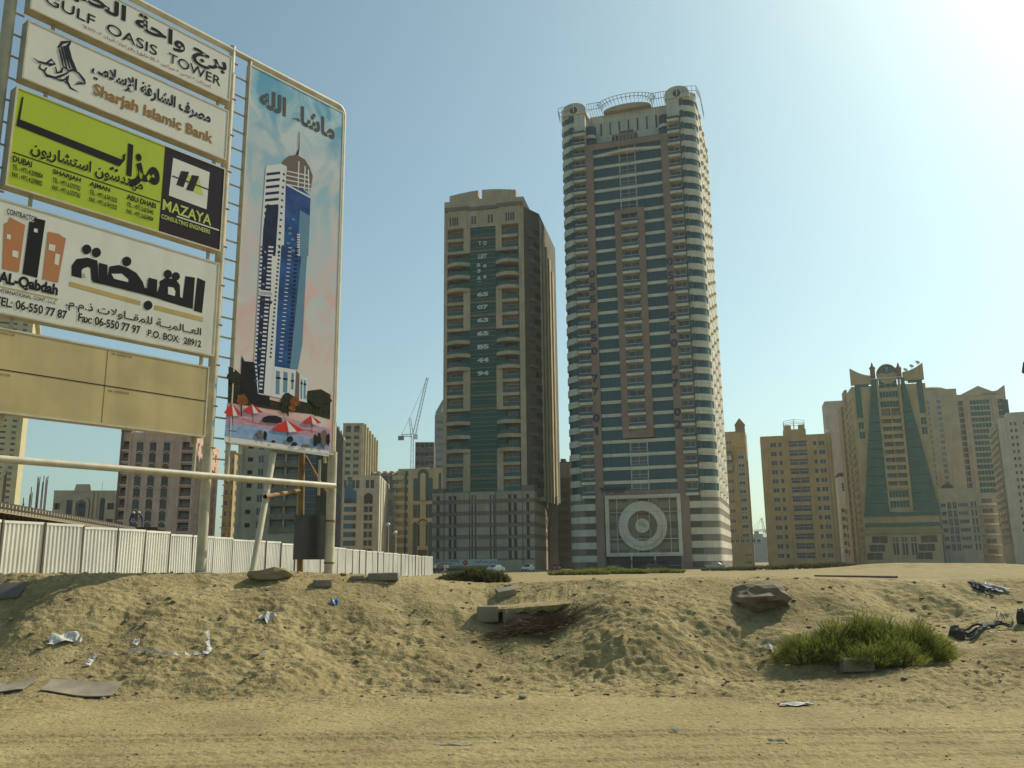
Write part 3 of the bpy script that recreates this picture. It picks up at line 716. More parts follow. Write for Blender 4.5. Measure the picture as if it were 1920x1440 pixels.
    notch = X(900, 360)
    def cap(pts, y0, y1): m.prism([(pts[0][0], zc0), (pts[-1][0], zc0)]+list(reversed(pts)), y0, y1)
    left = [p for p in arc if p[0] < notch-.6]+[(notch-.55, arc[5][1])]; right = [(notch+.55, arc[6][1])]+[p for p in arc if p[0] > notch+.6]
    cap(left, 0, 3); cap(right, 0, 3); m.prism([(notch-.55, zc0), (notch+.55, zc0), (notch+.55, zm-2.5), (notch-.55, zm-2.5)], .2, 3)
    cap([(0, zL), (X(843, 370), zL)], 0.05, 3); cap([(X(967, 362), zr2), (xe, zr2)], .05, 3)
    m.box(0, xe, 3, 10, zc0, zL-.5)
    m.build('crown_wall', BG, root)
    zb2 = B.sz(905, 392)[1]
    for a, b_ in ((0.2, xb-.3), (xc+.2, xe-.2)): B.box('cornice_band', a, b_, -.5, .1, zb2, zb2+1.1, BD); B.box('crown_bay', a+1, b_-.6, -.35, .0, zc0+.02, zb2-.01, BG)
    B.box('cornice_band', xb-.3, xc+.2, -.25, .1, zb2-.2, zb2+.8, BD)
    zs0, zs1 = B.sz(905, 419)[1], B.sz(905, 404)[1]
    for px in (845, 850, 854, 858, 949.5, 954, 958.5, 963): x = X(px, 412); B.box('slit_vent', x-.2, x+.2, -.40, -.2, zs0, zs1, GLASS_D)
    for px in (885.5, 891, 916.5, 922.5): x = X(px, 412); B.box('slit_vent', x-.2, x+.2, -.1, .05, zs0, zs1, GLASS_D)
    # chamfered flank, shade put into its dark colour, with small balconies, then fins that catch the sun
    DK = wall('flank_shaded', (.17, .145, .10)); FIN = wall('fin_cream', (.58, .48, .29)); GF = wall('flank_green', (.12, .15, .09))
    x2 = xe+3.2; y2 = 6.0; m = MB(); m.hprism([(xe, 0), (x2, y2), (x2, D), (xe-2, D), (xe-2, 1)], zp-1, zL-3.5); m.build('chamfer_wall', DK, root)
    fw = MB().box(0, 1.3, -.1, .1, 0, fh*.45).mesh('flank_window', GLASS_D); fb = MB().box(-.3, 2.2, -.9, 0, -.9, 0).mesh('flank_balcony', wall('flank_bal', (.22, .19, .13)))
    ang = math.atan2(y2, x2-xe)
    for i in range(20):
        z = z1-fh*i-fh*.35
        put('flank_balcony', fb, root, (xe+.8, 1.7, z), ang); put('flank_window', fw, root, (xe+2, 3.9, z+.4), ang); put('flank_window', fw, root, (x2-.6, y2-1.2, z+.4), ang)
    tops = [zL-5, zL-7.5, zL-10, zL-12, zL-14.5]
    for k in range(5):
        y0 = y2+.2+k*4.3; xo = x2+.2+k*.12
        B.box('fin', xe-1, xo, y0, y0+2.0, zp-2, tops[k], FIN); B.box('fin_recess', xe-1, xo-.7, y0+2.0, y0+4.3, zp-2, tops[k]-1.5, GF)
        for i in range(22):
            if k in (1, 2, 4): put('fin_window', _fw2, root, (xo-.68, y0+2.5, tops[k]-4-fh*i), math.pi/2)
    # podium, wider than the shaft
    px0, px1 = X(812.5, 1000), X(1004, 1000); zt = B.sz(905, 925)[1]
    zt = zp+.3; rowsz = [B.sz(905, y)[1] for y in (932, 951.5, 973.5, 996, 1018, 1040)]
    P = Bld('podium', None, (829, 1076), (980, 1076), 226, -12, (900, 392), 30, [PW, PD]); bpy.data.objects.remove(P.root); P.root = root
    off = Vector((px0, -1.2, 0)); P.W = px1-px0; P.D = 21; P.H = zt
    P.fr_ = P.fr
    def fr(face): o, u, rz = P.fr_(face); return o+off, u, rz
    P.fr = fr
    for j, z in enumerate(rowsz):
        hh = 1.25 if j == 0 else 2.45
        for a, b_ in ((820, 826.5), (843, 849), (852, 858), (886, 888.8), (892.5, 895.3), (920.5, 923.2), (927.3, 930), (954.7, 961), (965, 971.5), (988.5, 995)):
            xx0, xx1 = X(a, 1000)-px0, X(b_, 1000)-px0; P.win('F', xx0, xx1, z-hh/2-.2, z+hh/2-.2, 'single', GLASS_BR, dep=.4, name='podium_window')
    step = (rowsz[1]-rowsz[5])/4
    cz = []
    for j in range(7): cz += [rowsz[5]+step*(j-.33), rowsz[5]+step*(j+.30)]
    P.cuts['F'] = P.cuts['R'] = sorted(c for c in cz if P.base < c < P.H)
    def matf(face, x, z):
        t = ((z-rowsz[5])/step+.33) % 1; return 0 if t < .63 else 1
    P.matf = matf
    o = MB()
    P.finish('podium_wall', parapet=0)
    for ob in list(root.children):
        if ob.name.startswith('roof') or ob.name.startswith('podium_wall'):
            if ob.name.startswith('roof'): ob.location = off; ob.name = 'podium_roof'
    for px in (835, 882.7, 932, 982): x = X(px, 1000); B.box('joint', x-.12, x+.12, -1.225, -1.1, -1, zt-.1, GLASS_D)
    B.box('podium_parapet', px0-.1, X(835, 1000), -1.3, 3, zt, zt+.9, PD); B.box('podium_parapet', X(982, 1000), px1+.1, -1.3, 8, zt, zt+1.2, PD)
    # shopfront below the sign
    B.box('shopfront', px0+.2, X(933, 1070), -1.26, -1.1, -1, 1.2, mat('shop_dark', (.05, .05, .045), .3))
    # writing on the glass
    WL = mat('white_letters', (.62, .63, .52), .6)
    for (t, py, w0, w1) in (('T  O', 456, 896, 911.5), ('LET', 480.5, 896, 913), ('65', 551.5, 894, 915), ('07', 575.5, 894, 915), ('63', 600, 894, 915), ('65', 625, 894, 916), ('85', 650, 894, 916), ('44', 675, 894, 916), ('94', 700, 894, 915.5)):
        z = B.sz(905, py)[1]; cx = (xb+xc)/2-.1; hw = (X(w1)-X(w0))/2; lettering(root, t, cx-hw, cx+hw, z-.62, z+.62, WL, y=-.02, bold=.05)
    for t, px, py in (('0', 897.5, 497), ('0', 909.5, 498.5), ('5', 898.5, 508), ('6', 898.5, 521), ('6', 909.5, 518.5), ('-', 899, 528)):
        x, z = B.sz(px, py); x -= (X(900, py)-X(900)); hh = .5 if t != '-' else .08; lettering(root, t, x-.5, x+.5, z-hh, z+hh, WL, y=-.02, bold=.05)
    return B, px0, X
_fw2 = MB().box(0, 1.2, -.06, .06, 0, 1.5).mesh('fin_window', GLASS_G)
MID, MPX0, MX = mid_tower()
def shop_sign():
    a = MID.sz(813.5, 1066, -1.4); b = MID.sz(932.5, 1048, -1.4)
    o = MID.o+MID.n*-1.4
    t = empty('shop_sign', 'long white shop sign with red disc and green foot strip on the striped podium', 'sign', (o.x, o.y, 0), MID.yaw)
    SW = mat('sign_white', (.5, .5, .47), .6); SG = mat('sign_olive', (.17, .20, .03), .6); RD = mat('sign_red', (.35, .02, .02), .6); BK = mat('sign_black', (.03, .03, .03), .6)
    MB().box(a[0], b[0], 0, .15, a[1], b[1]).build('board', SW, t); w_ = b[0]-a[0]; h = b[1]-a[1]
    MB().box(a[0], b[0], -.01, 0, a[1], a[1]+h*.27).build('strip', SG, t)
    cx = a[0]+w_*.5; MB().disc(cx, a[1]+h*.62, h*.28, -.03, -.011).build('disc', RD, t); MB().disc(cx, a[1]+h*.62, h*.1, -.04, -.031).build('disc', SW, t)
    L = lambda s, x0, x1, z0, z1, m=BK: lettering(t, s, a[0]+w_*x0, a[0]+w_*x1, a[1]+h*z0, a[1]+h*z1, m, y=-.015, bold=.02)
    L('NEW CITY CENTRE', .01, .40, .66, .92); L('SUPERMARKET', .06, .30, .38, .58, RD); L('سيتي سنتر الجديد', .64, .98, .5, .88, BK); L('WASHING POINT', .06, .36, .06, .2, mat('sign_yellow', (.5, .45, .05), .6))
shop_sign()
# ------------------------------------------------ generic neighbours
def cells(B, face, xs, zs, hw, style, glass=None, **k):
    for z in zs:
        for a, b_ in xs: B.win(face, a, b_, z-hw/2, z+hw/2, style, glass, **k)
def cols(B, py, *pr, y=0): return [(B.sz(a, py)[0], B.sz(b_, py)[0]) for a, b_ in pr]
def zr(B, px, pa, pb, n): return B.rows(B.sz(px, pa)[1], B.sz(px, pb)[1], n)
def dish(B, x, z, r, y=1):
    m = MB(); m.lathe([(0, 0), (r*.6, .12*r), (r, .4*r)], 12); o = m.build('satellite_dish', FRAME_W, B.root, (x, y, z+r), 0); o.rotation_euler = (R_(60), 0, R_(20))
    MB().tube((x, y, B.H-.2), (x, y, z+r), .06, n=5).build('dish_mast', RAILM, B.root)
YE = wall('yellow_ochre', (.42, .31, .15)); YD = wall('ochre_dark', (.31, .23, .11)); YL = wall('cream_yellow', (.55, .46, .24))
CRM = wall('cream_wall', (.50, .42, .25)); PKW = wall('pink_wall', (.75, .49, .37)); PKD = wall('pink_brown', (.23, .145, .11)); BEI = wall('beige_wall', (.50, .44, .32)); WHT = wall('offwhite_wall', (.56, .51, .40)); GRY = wall('grey_concrete', (.20, .20, .18)); DGR = wall('dark_concrete', (.09, .085, .07)); PNK = wall('pale_pink_wall', (.52, .42, .32))
DBR = wall('dark_brown_and_shade', (.09, .068, .04))

# left edge: cream block seen under the hoarding
def left_block():
    B = Bld('apartment_building', 'cream block with dark slots, cut by the left edge of the photo', (-130, 1062), (14, 1062), 420, 27, (20, 585), 50, [YL, DBR])
    zs = B.rows(4, B.H-6, 42); W = B.W
    cells(B, 'F', [(W-4.6, W-2.4), (W-23, W-20)], zs, 1.5, 'single')
    for z in zs:
        for a, b_ in ((W-17, W-7), (W-38, W-26)): B.r['F'].append((a, b_, z-.5, z+.5, .8, 0)); B.box('slot_back', a, b_, .8, .85, z-.5, z+.5, DBR)
    B.box('pier', W-19.8, W-18, -.8, 0, 0, B.H, YL)
    m = MB(); m.box(-.2, W+2, -2, B.D, B.H+.4, B.H+2.4); [m.box(x, x+1, -2, -.3, B.H-2, B.H+.4) for x in np.arange(W-26, W, 2.4)]
    m.build('cornice', YL, B.root); B.finish()
left_block()
def villa():
    B = Bld('office_building', 'low pale block with blue arched glazing behind the unfinished slab', (94, 1000), (213, 1000), 230, 9, (150, 922), 20, [BEI])
    W = B.W; H = B.H; zs = [H-3.8, H-8.0, H-12.4]
    for z in zs:
        for a, b_ in ((.02, .11), (.86, .97)): B.r['F'].append((W*a, W*b_, z-.9, z+.8, 1.0, 0)); B.box('slot_glass', W*a, W*b_, 1.0, 1.05, z-.9, z+.8, GLASS_D)
        B.win('F', W*.34, W*.38, z-1, z+.9, 'single'); B.win('F', W*.52, W*.56, z-1, z+.9, 'single')
    for a, b_ in ((.215, .30), (.745, .82)):
        B.box('blue_glazing', W*a, W*b_, -.08, .1, 0, H-2.2, GLASS_B)
        MB().disc(W*(a+b_)/2, H-2.2, W*(b_-a)/2, -.08, .1).build('blue_glazing', GLASS_B, B.root) if a > .5 else None
    B.box('blue_glazing', W*.40, W*.505, -.32, -.2, 0, H-3.4, GLASS_B); MB().disc(W*.4525, H-3.4, W*.0525, -.32, -.2).build('blue_glazing', GLASS_B, B.root)
    m = MB(); c = W*.4525; m.ring(c, H-3.4, W*.085, W*.125, -.6, .1, 0, 180); m.box(c-W*.125, c-W*.085, -.6, .1, 0, H-3.4); m.box(c+W*.085, c+W*.125, -.6, .1, 0, H-3.4)
    m.prism([(c-W*.14, H), (c+W*.14, H), (c+W*.11, H+2), (c-W*.11, H+2)], -.2, .3)
    m.build('portal', BEI, B.root); B.box('pier', W*.66, W*.70, -.4, .1, 0, H, BEI); B.box('pier', W*.60, W*.63, -.4, .1, 0, H, BEI)
    MB().tube((W*.7, 3, H), (W*.7, 3, H+3), .05).build('antenna', RAILM, B.root)
    B.finish(parapet=.35)
villa()
def pink():
    B = Bld('apartment_building', 'pink and brown block with three columns of hooded windows behind the fence', (214, 1003), (356, 1003), 190, 9, (300, 815), 30, [PKW, PKD])
    W, H = B.W, B.H; zs = zr(B, 290, 836, 1011, 9); fh = zs[0]-zs[1]
    zs = zs+[zs[-1]-fh]
    X = lambda p: B.sz(p, 834)[0]
    hood = MB().ring(0, -.1, .72, .95, -.25, 0, 10, 170, n=8).mesh('window_hood', PKW)
    pan = MB().box(-.7, .7, -.05, .05, 0, fh-1.7).mesh('brown_panel', PKD)
    for z in zs:
        for px in (262, 286.5, 312.5):
            x = X(px)+.1; B.win('F', x-.7, x+.7, z-.85, z+.75, 'two', GLASS_D); put('window_hood', hood, B.root, (x, 0, z+.55)); put('brown_panel', pan, B.root, (x, -.02, z-.85-(fh-1.7)))
        for a, b_ in ((.35, X(243)), (X(342), W-.45)):
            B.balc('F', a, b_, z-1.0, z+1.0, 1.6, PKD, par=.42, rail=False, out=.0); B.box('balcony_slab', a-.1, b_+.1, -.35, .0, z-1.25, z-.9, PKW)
        for k in range(6):
            y = 2.5+k*4.4; B.win('R', y, y+1.2, z-.8, z+.7, 'single', GLASS_D)
    ar = MB().ring(0, 0, .6, .85, -.2, 0, 0, 180, n=8).mesh('window_hood', PKW)
    for k in range(6): put('window_hood', ar, B.root, (W, 3.0+k*4.4, zs[0]+.6), math.pi/2)
    B.box('pier', -.1, .3, -.4, .2, 0, H+.6, PKD); B.box('pier', X(243)+.05, X(246)+.05, -.4, 0, 0, H+.6, PKW); B.box('pier', X(340)-.3, X(342)-.05, -.4, 0, 0, H+.4, PKW)
    B.box('tower_cap', -.2, X(247), -.3, 3, H+.5, H+1.4, PKD); B.finish(parapet=.5); roof_clutter(B, 4, 3)
pink()
def tan4():
    B = Bld('apartment_building', 'narrow tan and orange block between the pink block and the poster foot', (414, 1005), (432, 1005), 245, 6, (418, 851), 32, [wall('tan_wall', (.45, .34, .18)), PKD])
    W, H = B.W, B.H; zs = B.rows(H-2, 1.5, 11)
    cells(B, 'F', [(W*.15, W*.45), (W*.75, W*.9)], zs, 1.4, 'plain')
    for z in zs:
        for y in (3, 9, 15, 21, 27): B.win('R', y, y+1.1, z-.7, z+.7, 'single')
        B.box('balcony_slab', -.3, W*.5, -.6, 0, z-1.1, z-.8, CRM)
    B.box('orange_strip', W-.01, W+.06, 11, 14, 0, H-3, wall('orange_wall', (.45, .22, .1))); B.box('orange_strip', W-.01, W+.06, 23, 26, 0, H-3, wall('orange_wall', (.45, .22, .1)))
    B.box('cornice', -.3, W+.4, -.4, B.D, H+.4, H+.9, CRM); B.finish()
tan4()
def beige5():
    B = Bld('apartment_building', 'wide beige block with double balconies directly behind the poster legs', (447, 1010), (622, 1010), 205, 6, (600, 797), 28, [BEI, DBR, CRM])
    W, H = B.W, B.H; zs = zr(B, 520, 862, 985, 6); fh = zs[0]-zs[1]; zs = [zs[0]+3*fh, zs[0]+2*fh, zs[0]+fh]+zs
    X = lambda p: B.sz(p, 870)[0]
    for z in zs:
        B.r['F'].append((X(464), X(474), z-.45, z+.55, .9, 0)); B.box('slot_back', X(464), X(474), .9, .94, z-.45, z+.55, DBR)
        B.win('F', X(484), X(494.5), z-.8, z+1.0, 'plain')
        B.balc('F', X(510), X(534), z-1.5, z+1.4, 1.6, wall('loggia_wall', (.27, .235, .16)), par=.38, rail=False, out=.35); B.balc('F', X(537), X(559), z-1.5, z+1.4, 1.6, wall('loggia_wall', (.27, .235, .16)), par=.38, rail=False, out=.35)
    B.box('ribbed_bay', X(447)-.1, X(455), -.35, 0, 0, H, BEI)
    zz = np.arange(1, H-1, 1.55)
    B.r['F'].append((X(568), X(594), 0, H-1, .3, 0)); gm = MB().box(0, X(594)-X(568),   .25, .3, 0, 1.42).mesh('glass_panel', GLASS_B); fm = MB().box(0, X(594)-X(568), .15, .3, 0, .07).mesh('glazing_bar', RAILM)
    for z in zz[:-1]: put('glass_panel', gm, B.root, (X(568), 0, z+.07)); put('glazing_bar', fm, B.root, (X(568), 0, z))
    cells(B, 'R', [(4, 5.6), (11, 12.6), (18, 19.6)], zs, 1.4, 'two')
    B.matf = lambda f, x, z: 1 if f == 'R' or (f == 'F' and x > X(596)) else 0  # right side: shade put into the wall colour as dark brown
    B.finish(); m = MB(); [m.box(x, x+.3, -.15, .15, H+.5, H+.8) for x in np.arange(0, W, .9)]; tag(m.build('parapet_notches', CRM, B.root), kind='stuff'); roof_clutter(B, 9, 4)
beige5()
def cream6():
    B = Bld('apartment_tower', 'tall cream tower with arched window strips rising behind the right post of the hoarding', (636, 1050), (676, 1050), 400, 3, (655, 796), 68, [CRM, DBR])
    W, H = B.W, B.H; zs = zr(B, 660, 808, 874, 6); fh = zs[0]-zs[1]; zs += [zs[-1]-fh*(k+1) for k in range(12)]
    X = lambda p: B.sz(p, 815)[0]; am = MB().ring(0, 0, .0, 1.5, -.1, .12, 0, 180, n=8).mesh('arch_head', DBR)
    pn = MB().box(-1.5, 1.5, -.1, .12, 0, fh-1.7).mesh('cream_panel', wall('panel_pale', (.58, .50, .34)))
    for z in zs[:13]:
        for px in (654, 669.5): x = X(px); B.win('F', x-1.5, x+1.5, z-.6, z+1.0, 'two'); put('cream_panel', pn, B.root, (x, 0, z-.6-(fh-1.65)))
        for y in (6, 17, 28, 39, 50, 61): B.win('R', y, y+1.4, z-.9, z+.9, 'single')
    for px in (654, 669.5): put('arch_head', am, B.root, (X(px), 0, zs[0]+1.05))
    for px in (646.5, 661.5, 677): x = X(px); B.box('pilaster', x-.7, x+.6, -.9, 0, 0, H, CRM)
    for y in (2, 12, 23, 34, 45, 56): B.box('pilaster', W, W+1, y-.5, y+1.2, 0, H+.4, CRM)
    B.finish(parapet=.7); roof_clutter(B, 14, 3)
cream6()
def white7():
    B = Bld('apartment_building', 'white block with blue painted funnel and arched dark windows above the fence', (641, 1040), (709, 1040), 300, 3, (690, 894), 38, [WHT, mat('blue_paint', (.055, .14, .21), .6)])
    W, H = B.W, B.H; X = lambda p: B.sz(p, 950)[0]; zs = zr(B, 690, 939, 1034, 7); fh = zs[0]-zs[1]
    BP = mat('blue_paint', (.055, .14, .21), .6)
    for i, z in enumerate(zs):
        B.r['F'].append((X(682), X(699), z-1.1, z+1.1, .8, 0))
        for a, b_ in ((X(682)+.1, X(690)), (X(691), X(699)-.1)): put('window', window_mesh(b_-a, 2.0, 'single', GLASS_D), B.root, (a, .7, z-1.0))
        B.box('panel', X(682)+.01, X(699)-.01, .77, .8, z-1.1, z+1.1, wall('panel_grey', (.36, .33, .27)))
        B.box('blue_strip', X(645), X(662), -.05, .0, z-.85, z+.85, BP); B.box('strip_window', X(661.9), X(668), -.03, .0, z-.85, z+.85, GLASS_D)
    zt = zs[0]+fh; MB().disc((X(682)+X(699))/2, zs[0]+1.1, (X(699)-X(682))/2, -.03, .02).build('arch_head', DBR, B.root)
    z2 = B.sz(690, 907)[1]
    for px in (645, 661, 669.5, 688, 697): x = X(px); B.win('F', x-.7, x+.7, z2-1.6, z2+1.4, 'single')
    zf = [B.sz(650, p)[1] for p in (894, 918, 922, 943)]
    MB().prism([(X(645), zf[3]), (X(668), zf[3]), (X(668), zf[2]), (X(662), zf[1]), (X(656.5), (zf[0]+zf[1])/2), (X(660), H), (X(649), H), (X(652), (zf[0]+zf[1])/2), (X(645), zf[1])], -.05, .0).build('blue_funnel', BP, B.root)
    for y in (5, 14, 23, 32):
        for z in zs: B.win('R', y, y+1.6, z-1, z+1, 'single')
        B.box('pilaster', W, W+.3, y-1, y-.5, 0, H, WHT)
    B.finish(parapet=.5)
white7()
def teal8():
    B = Bld('office_building', 'low dark teal glass block with scalloped roof edge, far behind the white block', (688, 1050), (802, 1050), 430, -4, (740, 889), 20, [wall('teal_block', (.17, .20, .18)), DGR])
    W, H = B.W, B.H; n = 9
    for i in range(n):
        B.win('F', W*i/n+.15, W*(i+1)/n-.1, H-9.5, H-.5, 'single', GLASS_B, dep=.2)
        B.win('F', W*i/n+.15, W*(i+1)/n-.1, H-21, H-12.5, 'single', GLASS_B, dep=.2)
    m = MB(); [m.ring(W*(i+.5)/n, H-.2, W/n*.3, W/n*.52, -1.2, 4, 15, 165, n=8) for i in range(n)]
    m.build('scalloped_roof', BEI, B.root); B.finish(parapet=0); roof_clutter(B, 2, 5)
teal8()
def cream9():
    B = Bld('apartment_building', 'cream block with tall blue arched glazing, just left of the striped podium', (744, 1045), (832, 1045), 330, -6, (780, 881), 24, [CRM])
    W, H = B.W, B.H; X = lambda p: B.sz(p, 960)[0]; Z = lambda p: B.sz(780, p)[1]
    def arch(px0, px1, pz0, pz1, m, y=-.1, inner=0, top=True, name='arched_glazing'):
        x0, x1, z0, z1 = X(px0), X(px1), Z(pz0), Z(pz1); r = (x1-x0)/2; b = MB()
        pts = [(x0, z0), (x1, z0)]+([(x0+r+r*math.cos(R_(t)), z1-r+r*math.sin(R_(t))) for t in range(0, 181, 15)] if top else [(x1, z1), (x0, z1)])
        b.prism(pts, y, .05); b.build(name, m, B.root)
    for tz0, tz1, top in ((939, 896, True), (971, 946, False), (1042, 979, True)):
        arch(774.5, 782, tz0, tz1, GLASS_B, top=top); arch(803.5, 811, tz0, tz1, GLASS_B, top=top)
    arch(783, 803, 939, 880, GLASS_B, y=-.45); arch(787.5, 798, 939, 887, CRM, y=-.55, name='arch_infill')
    for a in (783, 798.5): arch(a, a+4.3, 971, 946, GLASS_B, top=False)
    for a in (783, 798.5): arch(a, a+4.3, 1024, 984, GLASS_B, top=False)
    x0, x1 = X(783), X(803); MB().ring((x0+x1)/2, Z(984), (x1-x0)/2-.35, (x1-x0)/2, -.4, .05, 0, 180).build('arch_band', DBR, B.root); arch(784, 802, 1042, 1031, DGR, top=False)
    arch(758, 762, 1045, 888, GLASS_B, top=False); arch(822, 827, 1045, 888, GLASS_B, top=False)
    zs = zr(B, 780, 892, 1035, 10)
    mb = MB().lathe([(.0, -1.6), (2.2, -1.6), (2.6, -.9), (2.6, 0), (0, 0)], 12).mesh('round_balcony', CRM)
    for z in zs: put('round_balcony', mb, B.root, (.3, .2, z)); B.win('F', 2.6, 4.0, z-.1, z+2.0, 'single')
    B.box('pediment', X(783), X(803), -.3, .6, H, H+.9, CRM)
    B.finish(parapet=.5); roof_clutter(B, 21, 5)
cream9()
def concrete_far():
    B = Bld('unfinished_tower', 'dark unfinished concrete frame beside the tower crane', (776, 1050), (812, 1050), 520, 3, (790, 829), 24, [DGR])
    zs = B.rows(B.H-2, 3, 14); n = 4
    for z in zs:
        for k in range(n): B.r['F'].append((B.W*(k+.12)/n, B.W*(k+.88)/n, z-1.2, z+1.2, 2.5, 0))
    for z in zs[:8]: B.box('slab_edge', B.W*.62, B.W+.5, -.8, 0, z-1.7, z-1.2, GRY)
    B.finish(parapet=0)
    C = Bld('office_tower', 'grey far tower with a pointed gable, left of the beige tower', (813, 1050), (842, 1050), 600, 4, (820, 778), 30, [GRY, wall('grey_dark', (.11, .12, .125))])
    zs = C.rows(C.H-5, 5, 19)
    for z in zs: C.r['F'].append((C.W*.13, C.W*.8, z-1.2, z+1.0, .6, 0)); C.box('window_band', C.W*.13, C.W*.8, .5, .6, z-1.2, z+1, GLASS_D)
    MB().prism([(C.W*.05, C.H), (C.W*.95, C.H), (C.W*.95, C.H+4), (C.W*.52, C.H+11), (C.W*.05, C.H+2)], -.1, 18).build('gable', GRY, C.root)
    MB().prism([(C.W*.4, C.H+2), (C.W*.6, C.H+2), (C.W*.52, C.H+6.5)], -.2, -.11).build('gable_panel', WHT, C.root); C.finish(parapet=0)
concrete_far()
def crane(base, Y, hm, jib, label, k=1.0, name='tower_crane'):
    p = at(base[0], base[1], Y); t = empty(name, label, 'crane', (p.x, p.y, 0))
    RS = mat('crane_paint', (.17, .12, .09), .6); z1 = hm
    def lattice(nm, a, b_, w0, n, r=.085*k):
        a = Vector(a); b_ = Vector(b_); d = (b_-a).normalized(); sx = d.cross(Vector((0, 1, 0))).normalized()*w0; sy = d.cross(sx).normalized()*w0; m = MB()
        cs = [sx+sy, sx-sy, -sx-sy, -sx+sy]
        for c in cs: m.tube(a+c, b_+c*.6, r, n=4)
        for i in range(n):
            p0 = a.lerp(b_, i/n); p1 = a.lerp(b_, (i+1)/n)
            for j in range(4): m.tube(p0+cs[j]*(1-.4*i/n), p1+cs[(j+1) % 4]*(1-.4*(i+1)/n), r*.6, n=3)
        return m.build(nm, RS, t)
    lattice('mast', (0, 0, 0), (0, 0, z1), 1.0*k, int(z1/3)); lattice('jib', (1*k, 0, z1+1), (1*k+jib[0], 0, z1+jib[1]), .8*k, 14)
    lattice('counter_jib', (0, 0, z1+.5), (-6*k, 0, z1+.5), .7*k, 3); lattice('apex', (0, 0, z1), (-1.5*k, 0, z1+10*k), .7*k, 4)
    MB().box(-7.5*k, -4.5*k, -1, 1, z1-2*k, z1+.2).build('counterweight', GRY, t); MB().box(.8*k, 3*k, -1, 1, z1-1.5*k, z1+1*k).build('cab', FRAME_W, t)
    m = MB(); m.tube((-1.5*k, 0, z1+10*k), (1*k+jib[0], 0, z1+jib[1]), .08*k, n=4); m.tube((-1.5*k, 0, z1+10*k), (-6*k, 0, z1+.5), .08*k, n=4); m.build('stay_cable', RAILM, t)
crane((770, 1050), 460, (at(770, 818, 460).z), (at(795, 708, 460).x-at(770, 818, 460).x, at(795, 708, 460).z-at(770, 818, 460).z), 'slender tower crane with raised jib, left of the beige tower')
def dark14():
    B = Bld('parking_building', 'dark shaded block with finned roof edge filling the gap between the two tall towers', (1030, 1070), (1075, 1070), 262, -12, (1050, 868), 30, [DGR, wall('near_black', (.05, .045, .035))])
    W, H = B.W, B.H
    for i in range(9): B.box('roof_fin', W*i/9, W*i/9+.9, -.5, .2, H-4.5, H, GRY)
    zs = B.rows(H-7, 3, 9)
    for z in zs: B.r['F'].append((1, W-1, z-.7, z+.7, .6, 0)); B.box('slot_back', 1, W-1, .6, .65, z-.7, z+.7, DBR)
    B.box('roof_tank', W*.5, W*.7, 3, 6, H, H+1.6, DGR); B.finish(parapet=.3); roof_clutter(B, 33, 4)
dark14()
def slender16():
    B = Bld('apartment_tower', 'slender cream tower peeking out behind the right flank of the tallest tower', (1320, 1050), (1372, 1050), 330, -13, (1350, 742), 14, [CRM])
    zs = B.rows(B.H-2, 5, 26); W = B.W
    cells(B, 'F', [(W*.8, W*.86), (W*.92, W*.97), (W*.6, W*.68)], zs, 1.5, 'single'); B.finish()
slender16()
def tan17():
    B = Bld('apartment_building', 'ochre block with a signboard and corner spirelet, right beside the tallest tower', (1345, 1060), (1413, 1060), 300, -17, (1380, 811), 16, [YE, YD, wall('ochre_brown', (.27, .185, .09))])
    W, H = B.W, B.H; X = lambda p, y=900: B.sz(p, y)[0]; fh = 3.15
    zs = zr(B, 1365, 830, 1015, 11); zs[1] = (zs[0]+zs[2])/2
    for z in zs[:-1]: B.win('F', X(1355)+.2, X(1376), z-.7, z+.7, 'four', GLASS_D)
    x0, x1 = X(1386), X(1398); zt = B.sz(1390, 845)[1]; zb_ = B.sz(1390, 1008)[1]
    n = 20; st = (zt-zb_)/n
    for i in range(n): B.win('F', x0, x1, zb_+st*i+.12, zb_+st*(i+1)-.12, 'grid' if i % 2 else 'two', GLASS_P if i % 2 else GLASS_T, dep=.2, name='stair_window')
    z = zs[-1]; [B.win('F', X(1362)+k*1.75, X(1362)+k*1.75+1.3, z-.6, z+.6, 'plain', GLASS_G) for k in range(6)]
    for py in (1041, 1055): z = B.sz(1395, py)[1]; B.win('F', X(1387), X(1401), z-.45, z+.45, 'ribbon')
    B.box('frame_band', X(1353), X(1400), -.35, 0, zs[0]-1.9, zs[0]-1.3, YE); B.box('frame_band', X(1379)+.01, X(1384)-.01, -.35, 0, zb_, zs[0]-1.9, YE)
    z0, z1 = B.sz(1365, 864)[1], B.sz(1365, 853)[1]; m = B.box('sign_panel', X(1347), X(1377), -.5, -.36, z0, z1, mat('sign_brown', (.13, .05, .03), .6))
    WL = mat('sign_letters', (.6, .58, .5), .6); lettering(B.root, '655', X(1354.5), X(1374.5), z0+.25, z1-.25, WL, y=-.52, bold=.05)
    z0, z1 = B.sz(1365, 883)[1], B.sz(1365, 873)[1]; B.box('sign_panel', X(1347), X(1377), -.5, -.36, z0, z1, mat('sign_brown2', (.22, .13, .08), .6)); lettering(B.root, 'HOUSE', X(1343), X(1375), z0+.2, z1-.2, mat('sign_letters2', (.38, .33, .26), .6), y=-.52, bold=.04)
    xr, zr_ = X(1387.5, 820), X(1398, 820); m = MB(); c = W-1.6; m.box(W-3.2, W, -.2, 3, H, H+2.6); m.prism([(W-3.4, H+2.6), (W+.2, H+2.6), (c, H+5)], -.3, 3.1); m.build('spirelet', wall('ochre_brown', (.27, .185, .09)), B.root)
    B.finish(parapet=.4)
tan17()
